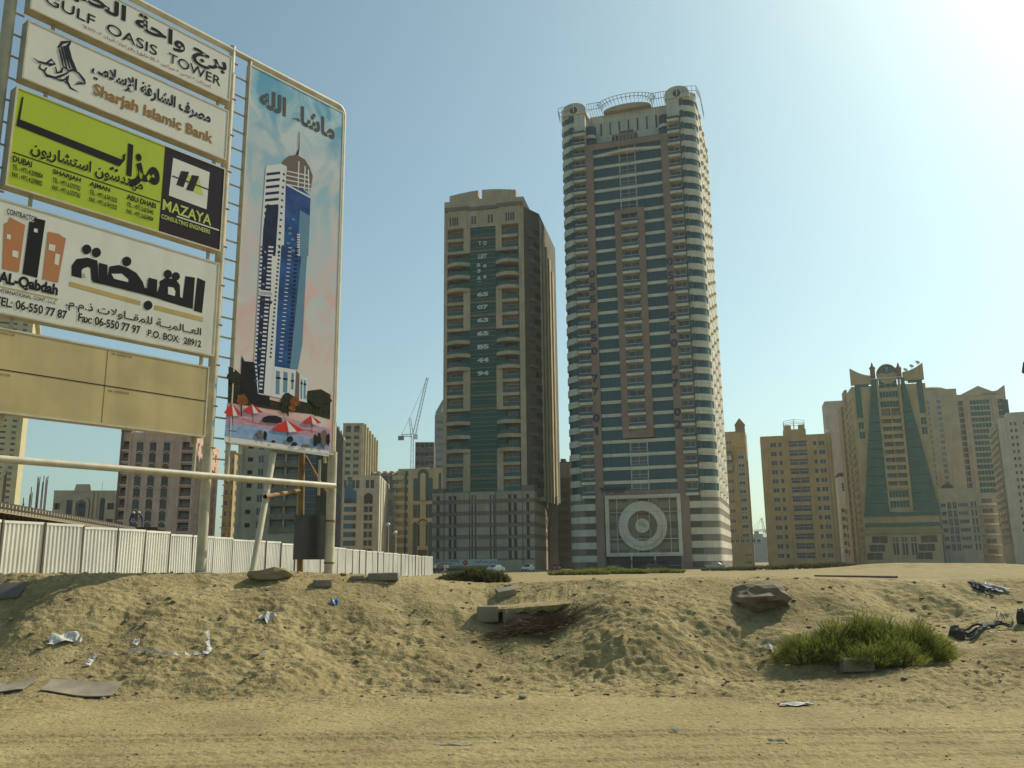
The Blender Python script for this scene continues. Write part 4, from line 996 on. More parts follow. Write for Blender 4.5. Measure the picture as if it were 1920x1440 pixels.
def pale18():
    B = Bld('apartment_building', 'distant blue grey block fading in the haze down the street gap', (1411, 1050), (1445, 1050), 900, 0, (1430, 1008), 30, [wall('far_grey', (.22, .24, .24))])
    zs = B.rows(B.H-3, 4, 8); cells(B, 'F', [(B.W*k/7+.8, B.W*k/7+2.2) for k in range(7)], zs, 1.5, 'single'); B.box('roof_house', B.W*.3, B.W*.7, 2, 12, B.H, B.H+4, GRY); B.finish()
    crane((1437, 1050), 850, at(1437, 996, 850).z, (-14, .5), 'tiny distant crane above the hazy block in the street gap', 1.3)
pale18()
def yellow19():
    B = Bld('apartment_building', 'ochre yellow block of thirteen storeys with blue windows and roof pergola', (1442, 1060), (1579, 1060), 300, -15.5, (1500, 818), 15, [YE, YD])
    W, H = B.W, B.H; X = lambda p: B.sz(p, 838)[0]; zs = zr(B, 1500, 832, 1042, 13); GB = mat('slate_glass', (.03, .04, .046), .2, spec=.35, rnd=.35)
    for z in zs:
        for a, b_, st in ((1444, 1456, 'two'), (1459.5, 1466.5, 'single'), (1524.5, 1531.5, 'single'), (1535, 1547, 'two')): B.win('F', X(a), X(b_), z-.85, z+.8, st, GB, dep=.35)
        B.r['F'].append((X(1479), X(1513), z-1.05, z+1.05, 1.0, 0)); w_ = X(1513)-X(1479)
        put('ribbon_window', window_mesh(w_, 1.2, 'two', GB), B.root, (X(1479), .25, z-1.0)); put('ribbon_window', window_mesh(w_, .9, 'ribbon', GLASS_D), B.root, (X(1479), .94, z+.15)); B.box('mullion', X(1496)-.12, X(1496)+.12, 0.01, .25, z-1.04, z+1.04, YE)
    for a, b_ in ((1474, 1478), (1514, 1519), (1553, 1556)): B.box('pilaster', X(a), X(b_), -.35, 0, 0, H-1, YE)
    B.box('corner_pier', W-1.6, W+.02, -.2, 3, 0, H-.6, YD)
    zt = B.sz(1490, 806)[1]; B.box('roof_house', X(1471), X(1513), -.15, 6, H, zt+.2, YE)
    m = MB(); z2 = B.sz(1490, 789)[1]; x0, x1 = X(1471)+.3, X(1513)-.3
    for x in (x0, (x0+x1)/2, x1):
        for y in (0, 5): m.tube((x, y, zt), (x, y, z2+(.6 if x == (x0+x1)/2 else 0)), .09, n=5)
    for y in (0, 5):
        for z in (z2, z2-1.3): m.tube((x0, y, z), ((x0+x1)/2, y, z+.5), .08, n=5); m.tube(((x0+x1)/2, y, z+.5), (x1, y, z), .08, n=5)
    m.build('roof_pergola', RAILM, B.root)
    B.box('roof_tank', X(1474), X(1486), 1, 4, zt+.2, zt+1.9, YE); B.box('roof_tank', X(1500), X(1511), 1, 4, zt+.2, zt+1.9, YE)
    dish(B, W-1.2, H+.8, .8, 2); B.finish(parapet=.5)
yellow19()
def pinkish20():
    B = Bld('apartment_tower', 'plain pale pink tower behind the left flank of the green gabled tower', (1571, 1050), (1660, 1050), 430, -15, (1575, 753), 16, [PNK])
    zs = B.rows(B.H-8, 6, 26); x = B.sz(1577, 760)[0]; cells(B, 'F', [(x-.6, x+.6)], zs, 1.3, 'single', GLASS_P); B.finish()
    C = Bld('apartment_building', 'low white block with paired arched windows and green bay, left of the green gabled tower', (1584, 1050), (1640, 1050), 365, -15, (1590, 893), 14, [WHT])
    X = lambda p: C.sz(p, 990)[0]; zs = zr(C, 1595, 959, 1036, 6)
    for z in zs:
        for p in (1587.5, 1593): C.win('F', X(p), X(p+3.4), z-1.1, z+1.1, 'single')
        C.box('balcony_slab', -.5, 1.8, -.9, 0, z-1.2, z-.7, WHT); C.win('F', .3, 1.6, z-.4, z+1.3, 'two')
    z0, z1 = C.sz(1590, 921)[1], C.sz(1590, 905)[1]; C.win('F', X(1585), X(1600), z0, z1, 'curt', GLASS_G)
    MB().prism([(X(1574), C.H), (X(1604), C.H), (X(1597), C.H+1.6), (X(1581), C.H+1.6)], -.4, 5).build('roof_hood', DBR, C.root); C.finish()
pinkish20()
def green21():
    GD = wall('sand_wall', (.44, .36, .20)); DP = wall('sand_dark', (.33, .26, .13)); GG = mat('green_cladding', (.014, .085, .05), .22, var=.25, vscale=.3, spec=.5)
    B = Bld('apartment_tower', 'sand coloured tower with two sloping green wings, horned roofline and twin turrets', (1626, 1050), (1771, 1050), 300, -14, (1660, 722), 34, [GD, DP])
    W, H = B.W, B.H; root = B.root
    Z3 = lambda x, y: B.sz(1540+x/6.546, 860+y/6.546); Z2 = lambda x, y: B.sz(1540+x/6.546, 660+y/6.546)
    def cut(name, pts, m, y0, y1): return MB().prism(pts, y0, y1).build(name, m, root)
    def cutp(name, z2, m, y0, y1): return cut(name, z2, m, y0, y1)
    # sloping green wings, split into panels by their own edges
    def wing(tl, tr, bl, br, nm='green_wing'):
        n = 15
        for i in range(n):
            a, b_ = i/n, (i+1)/n-.006
            L0 = (bl[0]+(tl[0]-bl[0])*a, bl[1]+(tl[1]-bl[1])*a); R0 = (br[0]+(tr[0]-br[0])*a, br[1]+(tr[1]-br[1])*a)
            L1 = (bl[0]+(tl[0]-bl[0])*b_, bl[1]+(tl[1]-bl[1])*b_); R1 = (br[0]+(tr[0]-br[0])*b_, br[1]+(tr[1]-br[1])*b_)
            zA = (L0[1]+R0[1])/2; zB = (L1[1]+R1[1])/2
            cut(nm, [(L0[0], zA), (R0[0], zA), (R1[0], zB), (L1[0], zB)], GG, -.9, 0)
    wing(Z2(612, 330), Z2(660, 330), Z3(533, 672), Z3(832, 655)); wing(Z2(965, 310), Z2(1000, 310), Z3(1140, 645), Z3(1450, 622))
    # turrets above the wings
    for (a, b_) in ((610, 662), (930, 985)):
        x0 = Z2(a, 330)[0]; x1 = Z2(b_, 330)[0]; z0 = Z2(a, 330)[1]; z1 = Z2(a, 215)[1]; c = (x0+x1)/2; TR = wall('turret_brown', (.25, .14, .09))
        MB().box(x0, x1, -.9, 1, z0, z1).build('turret', TR, root); MB().lathe([(.9, 0), (1.1, .5), (.5, 1.1), (.2, 2.2), (0, 2.6)], 8, (c, 0, z1)).build('turret_cap', TR, root)
    # central bay of balconies
    cx0t, cx1t = Z2(690, 450)[0], Z2(935, 450)[0]; cx0b, cx1b = Z3(835, 640)[0], Z3(1135, 640)[0]
    c0, c1 = (cx0t+cx0b)/2, (cx1t+cx1b)/2
    zs = [Z2(800, 520)[1], Z2(800, 640)[1]]; zb = zr(B, 1675, 660+735/6.546, 860+285/6.546, 10)
    for z in zs: B.win('F', c0+.5, c1-.5, z-1.1, z+1.1, 'ribbon', GLASS_G, dep=.5)
    for z in zb:
        m_ = (c0+c1)/2
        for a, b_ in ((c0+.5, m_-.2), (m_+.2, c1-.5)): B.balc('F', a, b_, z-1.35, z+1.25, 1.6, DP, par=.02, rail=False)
        B.box('balcony_front', c0+.3, c1-.3, -.5, -.0, z-2.5, z-1.3, GD)
    for py in (435, 560): z = Z3(900, py)[1]; B.win('F', c0+.5, c1-.5, z-1.2, z+1.2, 'ribbon', GLASS_G, dep=.5)
    for x in (c0, c1): B.box('pier', x-.35, x+.35, -.7, 0, Z3(900, 640)[1], Z2(800, 330)[1], GD)
    g0, g1 = Z2(800, 440)[1], Z2(800, 290)[1]; B.win('F', c0+.6, c1-.6, g0, g1, 'curt', GLASS_G, dep=.3)
    m = MB(); cc = (c0+c1)/2; r = (c1-c0)/2
    m.disc(cc, g1+.6, r*.95, -.3, 1.2, rz=r*1.0); m.build('round_pediment', GD, root); MB().ring(cc, g1+.6, r*.72, r*.9, -.5, -.29, 0, 180).build('pediment_ring', DBR, root)
    for a0, a1 in ((12, 80), (100, 168)): MB().ring(cc, g1+.6, .15, r*.68, -.42, -.3, a0, a1, n=10).build('pediment_glazing', GG, root)
    # L-shaped green strips
    for pts in ([Z2(405, 400), Z2(580, 390), Z2(580, 425), Z2(478, 432), Z2(515, 808), Z2(440, 808)], [Z2(1055, 345), Z2(1232, 332), Z2(1282, 745), Z2(1208, 750), Z2(1165, 375), Z2(1060, 382)]):
        x = [p[0] for p in pts]
        cut('green_strip', pts if False else list(reversed(pts)), GG, -.12, 0)
    for (a, b_, y) in ((455, 528, 905), (468, 542, 1022)): p = Z2(a, y); q = Z2(b_, y); B.win('F', p[0], q[0], p[1]-1.3, p[1]+1.3, 'plain', GLASS_G)
    for (a, b_, y) in ((1222, 1296, 845), (1235, 1308, 965)): p = Z2(a, y); q = Z2(b_, y); B.win('F', p[0], q[0], p[1]-1.3, p[1]+1.3, 'plain', GLASS_G)
    # horned roofline
    def horn(a, b_, ya, yb, flip):
        x0, z0 = Z2(a, ya); x1, z1 = Z2(b_, yb); pts = []
        for t in range(9):
            u = t/8; k = (1-u)**1.7 if not flip else u**1.7
            pts.append((x0+(x1-x0)*u, (z1 if not flip else z0)+((z0-z1) if not flip else (z1-z0))*k))
        lo = min(z0, z1)-3
        cut('horned_parapet', [(x0, lo), (x1, lo)]+list(reversed(pts)), GD, -.25, 1.5)
    horn(350, 605, 205, 290, False); horn(1000, 1238, 245, 130, True)
    # side wing steps on the left flank
    zt = B.sz(1590, 700)[1]
    cells(B, 'L', [(2+k*3.0, 3.4+k*3.0) for k in range(10)], B.rows(H-4, 4, 20), 1.4, 'single')
    lb = MB().box(0, 1.8, -.7, 0, 0, .9).mesh('flank_balcony', YL)
    for z in B.rows(H-5, 3, 20):
        for k in (0, 2, 4, 6, 8): put('flank_balcony', lb, root, (0, 34-(3+k*3), z), -math.pi/2)
    MB().box(-.35, .5, 16, 24, 0, H+2).build('flank_wing', wall('flank_tan', (.36, .27, .16)), root); MB().box(-1.1, .5, 24, 34, 0, H-3).build('flank_wing', wall('flank_tan', (.36, .27, .16)), root)
    # base bands
    for (pa, pb, m_, out) in ((672, 715, GG, -.6), (800, 845, GG, -.6)):
        z1_, z0_ = Z3(900, pa-12)[1], Z3(900, pb-12)[1]; B.box('green_band', 0, W, out, 0, z0_, z1_, GG)
    zbt = Z3(900, 880)[1]; B.box('base_cornice', -.1, W+.1, -.9, 0, zbt-1, zbt+.3, DP)
    for (a, b_) in ((622, 818), (1225, 1430)):
        for j, y in enumerate((1000, 1105, 1205)): p = Z3(a+j*8, 1000); q = Z3(b_+j*8, 1000); z = Z3(900, y-8)[1]; B.win('F', p[0]-j*1.2, p[0]-j*1.2+(q[0]-p[0]), z-1.25, z+1.25, 'plain', GLASS_BR, dep=.5)
    for gx in (888, 928, 1000, 1040, 1112, 1152):
        x = Z3(gx, 975)[0]
        for y in (980, 1005): z = Z3(900, y)[1]; B.win('F', x-.45, x+.45, z-.45, z+.45, 'bare', GLASS_BR)
        B.win('F', x-.45, x+.45, Z3(900, 1190)[1], Z3(900, 1035)[1], 'bare', GLASS_BR)
    a, b_ = B.sz(1632, 712), B.sz(1694, 705); MB().tube((a[0], -1.1, a[1]), (b_[0], -1.1, a[1]+.3), .14).build('roof_beam', FRAME_W, root)
    for k in range(3): dish(B, W-5.5+k*2.1, H+1.6+k*1.2+3.0, .8, 2.5)
    B.finish(parapet=0)
green21()
def right_group():
    TP = wall('taupe_wall', (.46, .38, .26))
    Z = lambda B, x, y: B.sz(1720+x/3.6, 680+y/3.6)
    B = Bld('apartment_tower', 'plain beige tower with a dark oval emblem, right behind the green winged tower', (1760, 1050), (1830, 1050), 335, -14, (1760, 732), 16, [TP])
    zs = B.rows(Z(B, 100, 265)[1], Z(B, 150, 815)[1], 15)
    X = lambda x, y: Z(B, x, y)[0]
    xa = X(150, 700)
    for z in zs: B.win('F', xa-3.4, xa-1.2, z-.8, z+.8, 'plain', GLASS_P); B.win('F', xa+1.4, xa+3.0, z-.8, z+.8, 'plain', GLASS_P)
    e = Z(B, 203, 847); MB().disc(e[0], e[1], 2.3, -.2, .0, rz=1.6).build('oval_emblem', DBR, B.root)
    MB().lathe([(6, 0), (6.4, .8), (5.5, 1.4), (0, 1.6)], 20, (B.W*.35, 7, B.H+.4)).build('roof_disc', TP, B.root); B.finish(parapet=.4); roof_clutter(B, 7, 3)
    C = Bld('apartment_tower', 'wide beige tower with green window bands and peaked parapet near right edge', (1818, 1050), (1925, 1050), 372, -14, (1840, 741), 16, [TP, wall('taupe_dark', (.33, .27, .17))])
    X = lambda x, y: Z(C, x, y)[0]; n = 22; zs = C.rows(Z(C, 420, 265)[1], Z(C, 560, 1108)[1], n)
    x0, x1 = X(350, 265), X(484, 265); x0 = (x0+X(505, 1108))/2+.0; x1 = (x1+X(600, 1108))/2
    W = C.W; wg = (X(484, 265)-X(350, 265)); cx = (X(417, 265)+X(475, 700))/2
    for z in zs: C.win('F', cx-wg/2, cx+wg/2, z-1.0, z+1.0, 'ribbon', GLASS_G, dep=.3)
    for z in zs: C.win('F', cx-wg/2-5.4, cx-wg/2-2.6, z-1.2, z+1.0, 'two', GLASS_BR, dep=.8)
    for z in zs[:5]: C.win('F', cx+wg/2+3.2, cx+wg/2+5.2, z-1.2, z+1.0, 'two', GLASS_BR, dep=.8)
    a = cx-wg/2-10; C.box('green_slot', a, a+1.7, -.1, 0, zs[15], zs[0], GLASS_G); b_ = X(575, 300); C.box('green_slot', b_, b_+2.4, -.1, 0, zs[3], zs[0]+.5, GLASS_G)
    for x in (cx-wg/2-6.2, cx-wg/2-1.6, cx+wg/2+.9): C.box('pilaster', x, x+.9, -.5, 0, 0, C.H-1, TP)
    MB().prism([(cx-wg/2-3, C.H), (cx+wg/2+3, C.H), (cx+wg/2+3, C.H+.8), (cx, C.H+4.2), (cx-wg/2-3, C.H+.8)], -.3, 3).build('gable', TP, C.root)
    MB().prism([(W-9, C.H), (W, C.H), (W, C.H+4), (W-3, C.H+1.8), (W-9, C.H+.8)], -.3, 3).build('horned_parapet', TP, C.root)
    C.finish(parapet=.7)
    D = Bld('apartment_building', 'low white block with paired small windows standing before the plain beige tower', (1773, 1050), (1846, 1050), 305, -14, (1790, 918), 12, [WHT])
    zs = D.rows(Z(D, 280, 960)[1], Z(D, 300, 1243)[1], 6); W = D.W
    for z in zs:
        D.win('F', W*.03, W*.16, z-.7, z+.6, 'two', GLASS_D); D.win('F', W*.2, W*.31, z-1.4, z+1.1, 'plain', GLASS_D); D.win('F', W*.34, W*.45, z-1.4, z+1.1, 'plain', GLASS_D)
        D.win('F', W*.48, W*.74, z-.7, z+.7, 'ribbon', GLASS_D); D.win('F', W*.82, W*.87, z-1.1, z+1.1, 'single', GLASS_D); D.win('F', W*.91, W*.96, z-1.1, z+1.1, 'single', GLASS_D)
    D.finish(parapet=.5)
    F = Bld('apartment_building', 'grey low block of round balconies beside the low white block', (1847, 1050), (1882, 1050), 318, -14, (1850, 930), 12, [wall('grey_white', (.40, .37, .30))])
    zs = F.rows(F.H-2, 4, 6); bm = MB().lathe([(0, -.6), (3.4, -.6), (3.6, 0), (0, 0)], 16).mesh('round_balcony', WHT)
    for z in zs: F.win('F', F.W*.2, F.W*.75, z-.6, z+1.2, 'ribbon'); put('round_balcony', bm, F.root, (F.W*.45, .9, z-.7))
    z0 = Z(F, 520, 1320)[1]; F.finish()
    G = Bld('apartment_building', 'white block with small paired windows cut by the right edge of the photo', (1904, 1050), (2010, 1050), 285, -23, (1905, 785), 26, [WHT])
    zs = G.rows(Z(G, 690, 408)[1], Z(G, 720, 1180)[1], 17); W = G.W; x = Z(G, 690, 408)[0]
    for z in zs:
        for k in range(5): G.win('F', 3.2+k*4, 4.0+k*4, z-.6, z+.6, 'single'); G.win('F', 4.5+k*4, 5.3+k*4, z-.6, z+.6, 'single')
        for k in range(5): G.balc('L', 2+k*4.6, 5+k*4.6, z-1.1, z+1.0, 1.2, WHT, par=.4, rail=False, out=.7)
    G.box('roof_house', 3, 12, 3, 10, G.H, G.H+2.6, WHT); roof_clutter(G, 5, 5); G.finish(parapet=.6)
right_group()
# ================================================================== HOARDING
STEEL = mat('cream_steel', (.54, .47, .32), .55, var=.25, vscale=2.5, bump=.15, bscale=12, streak=.35)
STEEL_L = mat('cream_steel_light', (.62, .54, .38), .5, var=.2, vscale=3, streak=.3)
RUST = mat('rusty_steel', (.30, .17, .055), .75, var=.5, vscale=4, bump=.3, bscale=20)
BW = mat('board_white', (.72, .68, .58), .65, var=.07, vscale=1.2, streak=.22, spec=.2, bump=.12, bscale=1.6); INK = mat('ink_black', (.018, .018, .02), .8, spec=.12); NAVY = mat('ink_navy', (.02, .026, .04), .8, spec=.12)
BR = mat('ink_bronze', (.30, .15, .03), .7, spec=.15); MAR = mat('ink_maroon', (.22, .03, .03), .6); LIME = mat('board_lime', (.42, .50, .02), .55, var=.04, vscale=1, streak=.25, spec=.2); PURP = mat('board_plum', (.028, .018, .026), .8, spec=.15)
ORA = mat('ink_orange', (.44, .15, .035), .6); GOLD = mat('ink_gold', (.50, .33, .07), .55, var=.15, vscale=2); TAN = mat('board_tan', (.60, .46, .22), .6, var=.2, vscale=.8, streak=.4, spec=.2); LIMET = mat('ink_lime', (.45, .52, .05), .6); WHI = mat('ink_white', (.62, .60, .54), .6)
SY = 26.0; SA = R_(52); _p = at(376, 1070, SY)
SO = Vector((_p.x, _p.y, 0)); SU = Vector((math.cos(SA), math.sin(SA), 0)); SN = Vector((-math.sin(SA), math.cos(SA), 0))
def S(px, py, y=0):
    d = ray(px, py); o = SO+SN*y; k = SN.dot(o)/SN.dot(d); q = d*k+Vector((0, 0, EYE)); return ((q-o).dot(SU), q.z)
def z1(x, y): return S(x/3, y/3, -.35)
def z2(x, y): return S(x/2.8804, 340+y/2.88, -.35)
hb = empty('billboard_frame', 'tall cream tubular steel billboard frame on round posts in the sand', 'billboard', SO, SA)
GZ = lambda s_, y=0: float(ground_z(*((SO+SU*s_+SN*y).xy), False))
zt = S(437, 100)[1]+.1; sR = S(617, 1060)[0]; sL = S(6, 120, 0)[0]
sP = S(420, 800)[0]
def tube(name, a, b, r, m=STEEL, par=None, n=16, **k): return MB().tube(a, b, r, n=n, **k).build(name, m, par or hb, smooth=False)
def stube(name, a, b, r, m=STEEL, n=18, par=None):
    me = MB().tube(a, b, r, n=n, caps=False).mesh(name, m, True); return put(name, me, par or hb)
zTop = S(640, 207)[1]+.12; zLow = (S(612, 918)[1]+S(20, 856)[1])/2
stube('post', (0, 0, GZ(0)-.4), (0, 0, zTop-.9), .15); stube('post', (0, 0, zTop-.9), (0, 0, zTop+.15), .10, STEEL_L)
stube('post', (sL, 0, GZ(sL)-.4), (sL, 0, zTop+.15), .15)
stube('post', (sR, 0, GZ(sR)-.4), (sR, 0, zLow+1.2), .16); stube('post', (sR, 0, zLow+1.2), (sR, 0, zTop-.35), .10, STEEL_L)
for z in (zLow-1.2, zLow-2.6): MB().tube((sR, 0, z), (sR, 0, z+.06), .175, n=18).build('collar', RUST, hb)
MB().lathe([(.42, -.2), (.40, .03), (.25, .06)], 16, (sR, 0, GZ(sR))).build('footing', mat('footing_concrete', (.27, .21, .13), .9, bump=.4, bscale=8), hb); MB().lathe([(.36, -.2), (.33, .02), (.23, .04)], 16, (0, 0, GZ(0))).build('footing', mat('footing_concrete', (.27, .21, .13), .9), hb)
stube('top_rail', (sL-.5, 0, zTop), (sR-.3, 0, zTop), .10, STEEL_L)
pts = [(sR-.3+.3*math.sin(R_(t)), zTop-.35+.35*math.cos(R_(t))) for t in range(0, 91, 15)]; m = MB()
for a, b_ in zip(pts[:-1], pts[1:]): m.tube((a[0], 0, a[1]), (b_[0], 0, b_[1]), .10, n=16)
m.build('corner_bend', STEEL_L, hb)
stube('lower_rail', (sL-1.5, -.28, zLow), (sR-.1, -.28, zLow), .095, STEEL_L); MB().lathe([(0, 0), (.09, 0)], 16).build('rail_cap', STEEL_L, hb, (sR-.1, -.28, zLow))
sI = S(450, 400)[0]+.02
stube('inner_post', (sI, -.05, zLow-.1), (sI, -.05, zTop-.1), .075, n=12)
m = MB(); zpt = S(640, 215)[1]; zpb = (S(420, 830)[1]+S(618, 856)[1])/2
nr = 21
for i in range(nr):
    z = zLow+.55+(zTop-.9-zLow-.55)*i/(nr-1)
    MB().tube((.1, -.05, z), (sI, -.05, z), .03, n=6).build('rung', STEEL, hb)
    MB().tube((sL, .0, z), (-6.4, .0, z), .03, n=6).build('rung', STEEL, hb)
    if i % 2 == 0:
        MB().tube((-.05, -.26, z+.3), (.06, -.26, z+.3), .03, n=6).build('bolt', RUST, hb)
# legs, props and the blackened board at the foot
def leg(p0, y0, p1, y1, r, m): a = S(*p0, y0); b_ = S(*p1, y1); return stube('prop', (a[0], y0, a[1]-.3), (b_[0], y1, b_[1]), r, m, 12)
leg((470, 1080), -1.0, (513, 850), .1, .10, STEEL_L)
a = S(565, 1080, .9); leg((563, 1076), .9, (566, 850), .9, .11, RUST)
leg((615, 912), .2, (572, 855), .9, .05, RUST); leg((598, 912), 0, (600, 862), 0, .05, STEEL)
a = S(497, 931, -.75); b_ = S(560, 920, .7); stube('prop', (a[0], -.75, a[1]), (b_[0], .7, b_[1]), .07, RUST, 10)
a = S(355, 890); b_ = S(358, 828)
stube('prop', (S(355, 890)[0], -.2, zLow+.1), (S(355, 890)[0], -.2, zLow+1.1), .05, STEEL, 10)
# --- boards
def board(name, label, s0, s1, z0, z1_, face, cat='sign board', dep=.36):
    t = empty(name, label, cat, SO+SU*s0+Vector((0, 0, z0)), SA)
    w_, h = s1-s0, z1_-z0
    MB().box(0, w_, -dep+.01, -.0, 0, h).build('casing', STEEL, t)
    MB().quad((.03, -dep, .03), (w_-.03, -dep, .03), (w_-.03, -dep, h-.03), (.03, -dep, h-.03)).build('face_sheet', face, t)
    e = MB(); y = -dep-.012; k = .045
    e.box(0, w_, y, -dep+.009, 0, k); e.box(0, w_, y, -dep+.009, h-k, h); e.box(0, k, y, -dep+.009, k, h-k); e.box(w_-k, w_, y, -dep+.009, k, h-k); e.build('edge_trim', STEEL_L, t)
    for x in (w_*.12, w_-.25): MB().box(x-.04, x+.04, -.12, -.04, -.28, .0).build('bracket', STEEL, t)
    class Q: pass
    q = Q(); q.t = t; q.s0 = s0; q.z0 = z0; q.w = w_; q.h = h; q.d = dep; return q
def fit(q, body, pa, pb, m, bold=.0, f=z1, lift=.004, **k):
    """pa = lower-left, pb = upper-right corner of the words on the board"""
    a, b_ = f(*pa), f(*pb); return lettering(q.t, body, a[0]-q.s0, b_[0]-q.s0, a[1]-q.z0, b_[1]-q.z0, m, y=-q.d-lift, bold=bold, **k)
def art(q, name, pts, m, f=z1, lift=.006):
    p = [f(*c) for c in pts]; b = MB(); v = [(c[0]-q.s0, -q.d-lift, c[1]-q.z0) for c in p]
    ar = sum(v[i][0]*v[(i+1) % len(v)][2]-v[(i+1) % len(v)][0]*v[i][2] for i in range(len(v)))
    if ar < 0: v.reverse()
    b.poly(v); return b.build(name, m, q.t)
def stroke(q, name, lines, m, wd, f=z1, lift=.006):
    b = MB(); j = 0
    for ln in lines:
        p = [f(*c[:2]) for c in ln]; ws = [c[2] if len(c) > 2 else 1 for c in ln]
        n = len(p); off = []
        for i in range(n):
            t = Vector((p[min(n-1, i+1)][0]-p[max(0, i-1)][0], p[min(n-1, i+1)][1]-p[max(0, i-1)][1])).normalized(); off.append(Vector((-t.y, t.x))*wd*ws[i]/2)
        y = -q.d-lift-.0011*(j % 7); j += 1
        for i in range(n-1):
            a = Vector(p[i])-Vector((q.s0, q.z0)); c = Vector(p[i+1])-Vector((q.s0, q.z0))
            b.quad(((a-off[i]).x, y, (a-off[i]).y), ((c-off[i+1]).x, y, (c-off[i+1]).y), ((c+off[i+1]).x, y, (c+off[i+1]).y), ((a+off[i]).x, y, (a+off[i]).y))
    return b.build(name, m, q.t)
sl_, sr_ = -6.42, -.22
def fq(q, body, xa, xb, za, zb, m, bold=0, f=z1, yy=600, **k):
    return lettering(q.t, body, f(xa, yy)[0]-q.s0, f(xb, yy)[0]-q.s0, q.h*za, q.h*zb, m, y=-q.d-.007, bold=bold, **k)
K = lambda *p: sum(S(*c, -.36)[1] for c in p)/len(p)
g = board('sign_board', 'topmost white board naming a tower in Arabic and English, cut by the photo edge', sl_, sr_, K((423, 190), (55, 12)), K((432, 105)), BW)
h0, h1 = g.z0, g.z0+g.h
def fitb(q, body, x0, x1, za, zb, m, bold=0, **k): return lettering(q.t, body, q.w*x0, q.w*x1, q.h*za, q.h*zb, m, y=-q.d-.007, bold=bold, **k)
fitb(g, 'برج واحة الخليج', .05, .97, .45, .93, INK, .03)
[fq(g, w_, a, b_, .23, .43, INK, .006, yy=y_) for w_, a, b_, y_ in (('GULF', 245, 540, 60), ('OASIS', 592, 888, 230), ('TOWER', 940, 1245, 400))]; fq(g, '(سرداب + ارضي + ميزانين + 50 طابق) رقم اجازة البناء: ٢٠٠٧/٧٤٦', 440, 1195, .07, .17, MAR, .01, yy=350)
q = board('sign_board', 'white bank board with falcon emblem and bronze lettering, second from top', sl_, sr_, K((411, 299), (38, 141)), K((419, 207), (56, 33)), BW)
fq(q, 'مصرف الشارقة الإسلامي', 505, 1195, .48, .82, NAVY, .035, yy=500); fq(q, 'Sharjah Islamic Bank', 515, 1208, .15, .42, BR, .03, yy=600)
stroke(q, 'emblem', [[(325, 270, .6), (350, 240, 1.4), (398, 233, .5)], [(398, 235, .5), (378, 262, 1.5), (395, 330, 1.6), (428, 400, 1)], [(372, 262), (388, 330), (415, 400, .7)], [(358, 258), (375, 330), (392, 390, .7)], [(343, 262), (360, 330), (372, 385, .7)], [(330, 275, .8), (345, 330), (352, 372, .7)], [(182, 325, .2), (215, 348, .8), (262, 360, 1), (300, 362, .5)], [(262, 355, .6), (290, 335, 1), (308, 360, 1), (275, 372, .6)], [(225, 362, .4), (222, 385, 1), (250, 400, .9), (262, 380, .5)], [(238, 392, .5), (262, 425, 1.3), (310, 438, 1), (350, 425, 1), (385, 408, .6)], [(310, 375, .5), (318, 410, 1.2), (345, 405, 1), (352, 380, .5)], [(300, 440, .4), (345, 455, .8), (380, 440, .6)], [(352, 372, .6), (385, 400, 1), (410, 395, 1), (440, 412, 1), (470, 450, 1.3), (478, 475, .6)], [(478, 475, .4), (455, 468, 1), (425, 475, 1), (445, 458, .5)], [(385, 425, .5), (375, 455, 1.2), (395, 495, 1), (442, 520, .2)], [(335, 440, .4), (375, 470, 1), (372, 430, .5)]], NAVY, .062)
q = board('sign_board', 'lime green and plum engineers board, third from top', sl_-.1, sr_, K((397, 470), (9, 343)), K((411, 316), (40, 160)), LIME)
xp = (z1(935, 825)[0]+z1(885, 1300)[0])/2-q.s0
MB().box(xp, q.w-.045, -q.d-.003, -q.d-.001, .045, q.h-.045).build('plum_panel', PURP, q.t)
art(q, 'emblem_square', [(973, 888), (1178, 970), (1160, 1178), (948, 1100)], BW); 
art(q, 'emblem', [(1018, 962), (1062, 968), (1030, 1055), (990, 1040)], PURP, lift=.010); art(q, 'emblem', [(1078, 985), (1118, 992), (1085, 1078), (1045, 1068)], PURP, lift=.012); art(q, 'emblem', [(1118, 995), (1142, 1100), (1108, 1090), (1085, 1078)], LIMET, lift=.009); art(q, 'emblem', [(1060, 985), (1078, 1000), (1060, 1040), (1045, 1010)], LIMET, lift=.0105)
stroke(q, 'emblem', [[(967, 990), (1175, 1068)]], PURP, .035, lift=.013)
fit(q, 'MAZAYA', (912, 1198), (1190, 1235), LIMET, .012, lift=.006) if 0 else fq(q, 'MAZAYA', 910, 1190, .265, .385, LIMET, .018, yy=1200); stroke(q, 'underline', [[(893, 1187), (1195, 1298)]], WHI, .03, lift=.007) if 0 else MB().box(q.w*.755, q.w*.985, -q.d-.009, -q.d-.005, q.h*.235, q.h*.25).build('underline', WHI, q.t)
fq(q, 'CONSULTING ENGINEERS', 903, 1183, .165, .215, LIMET, .02, yy=1250)
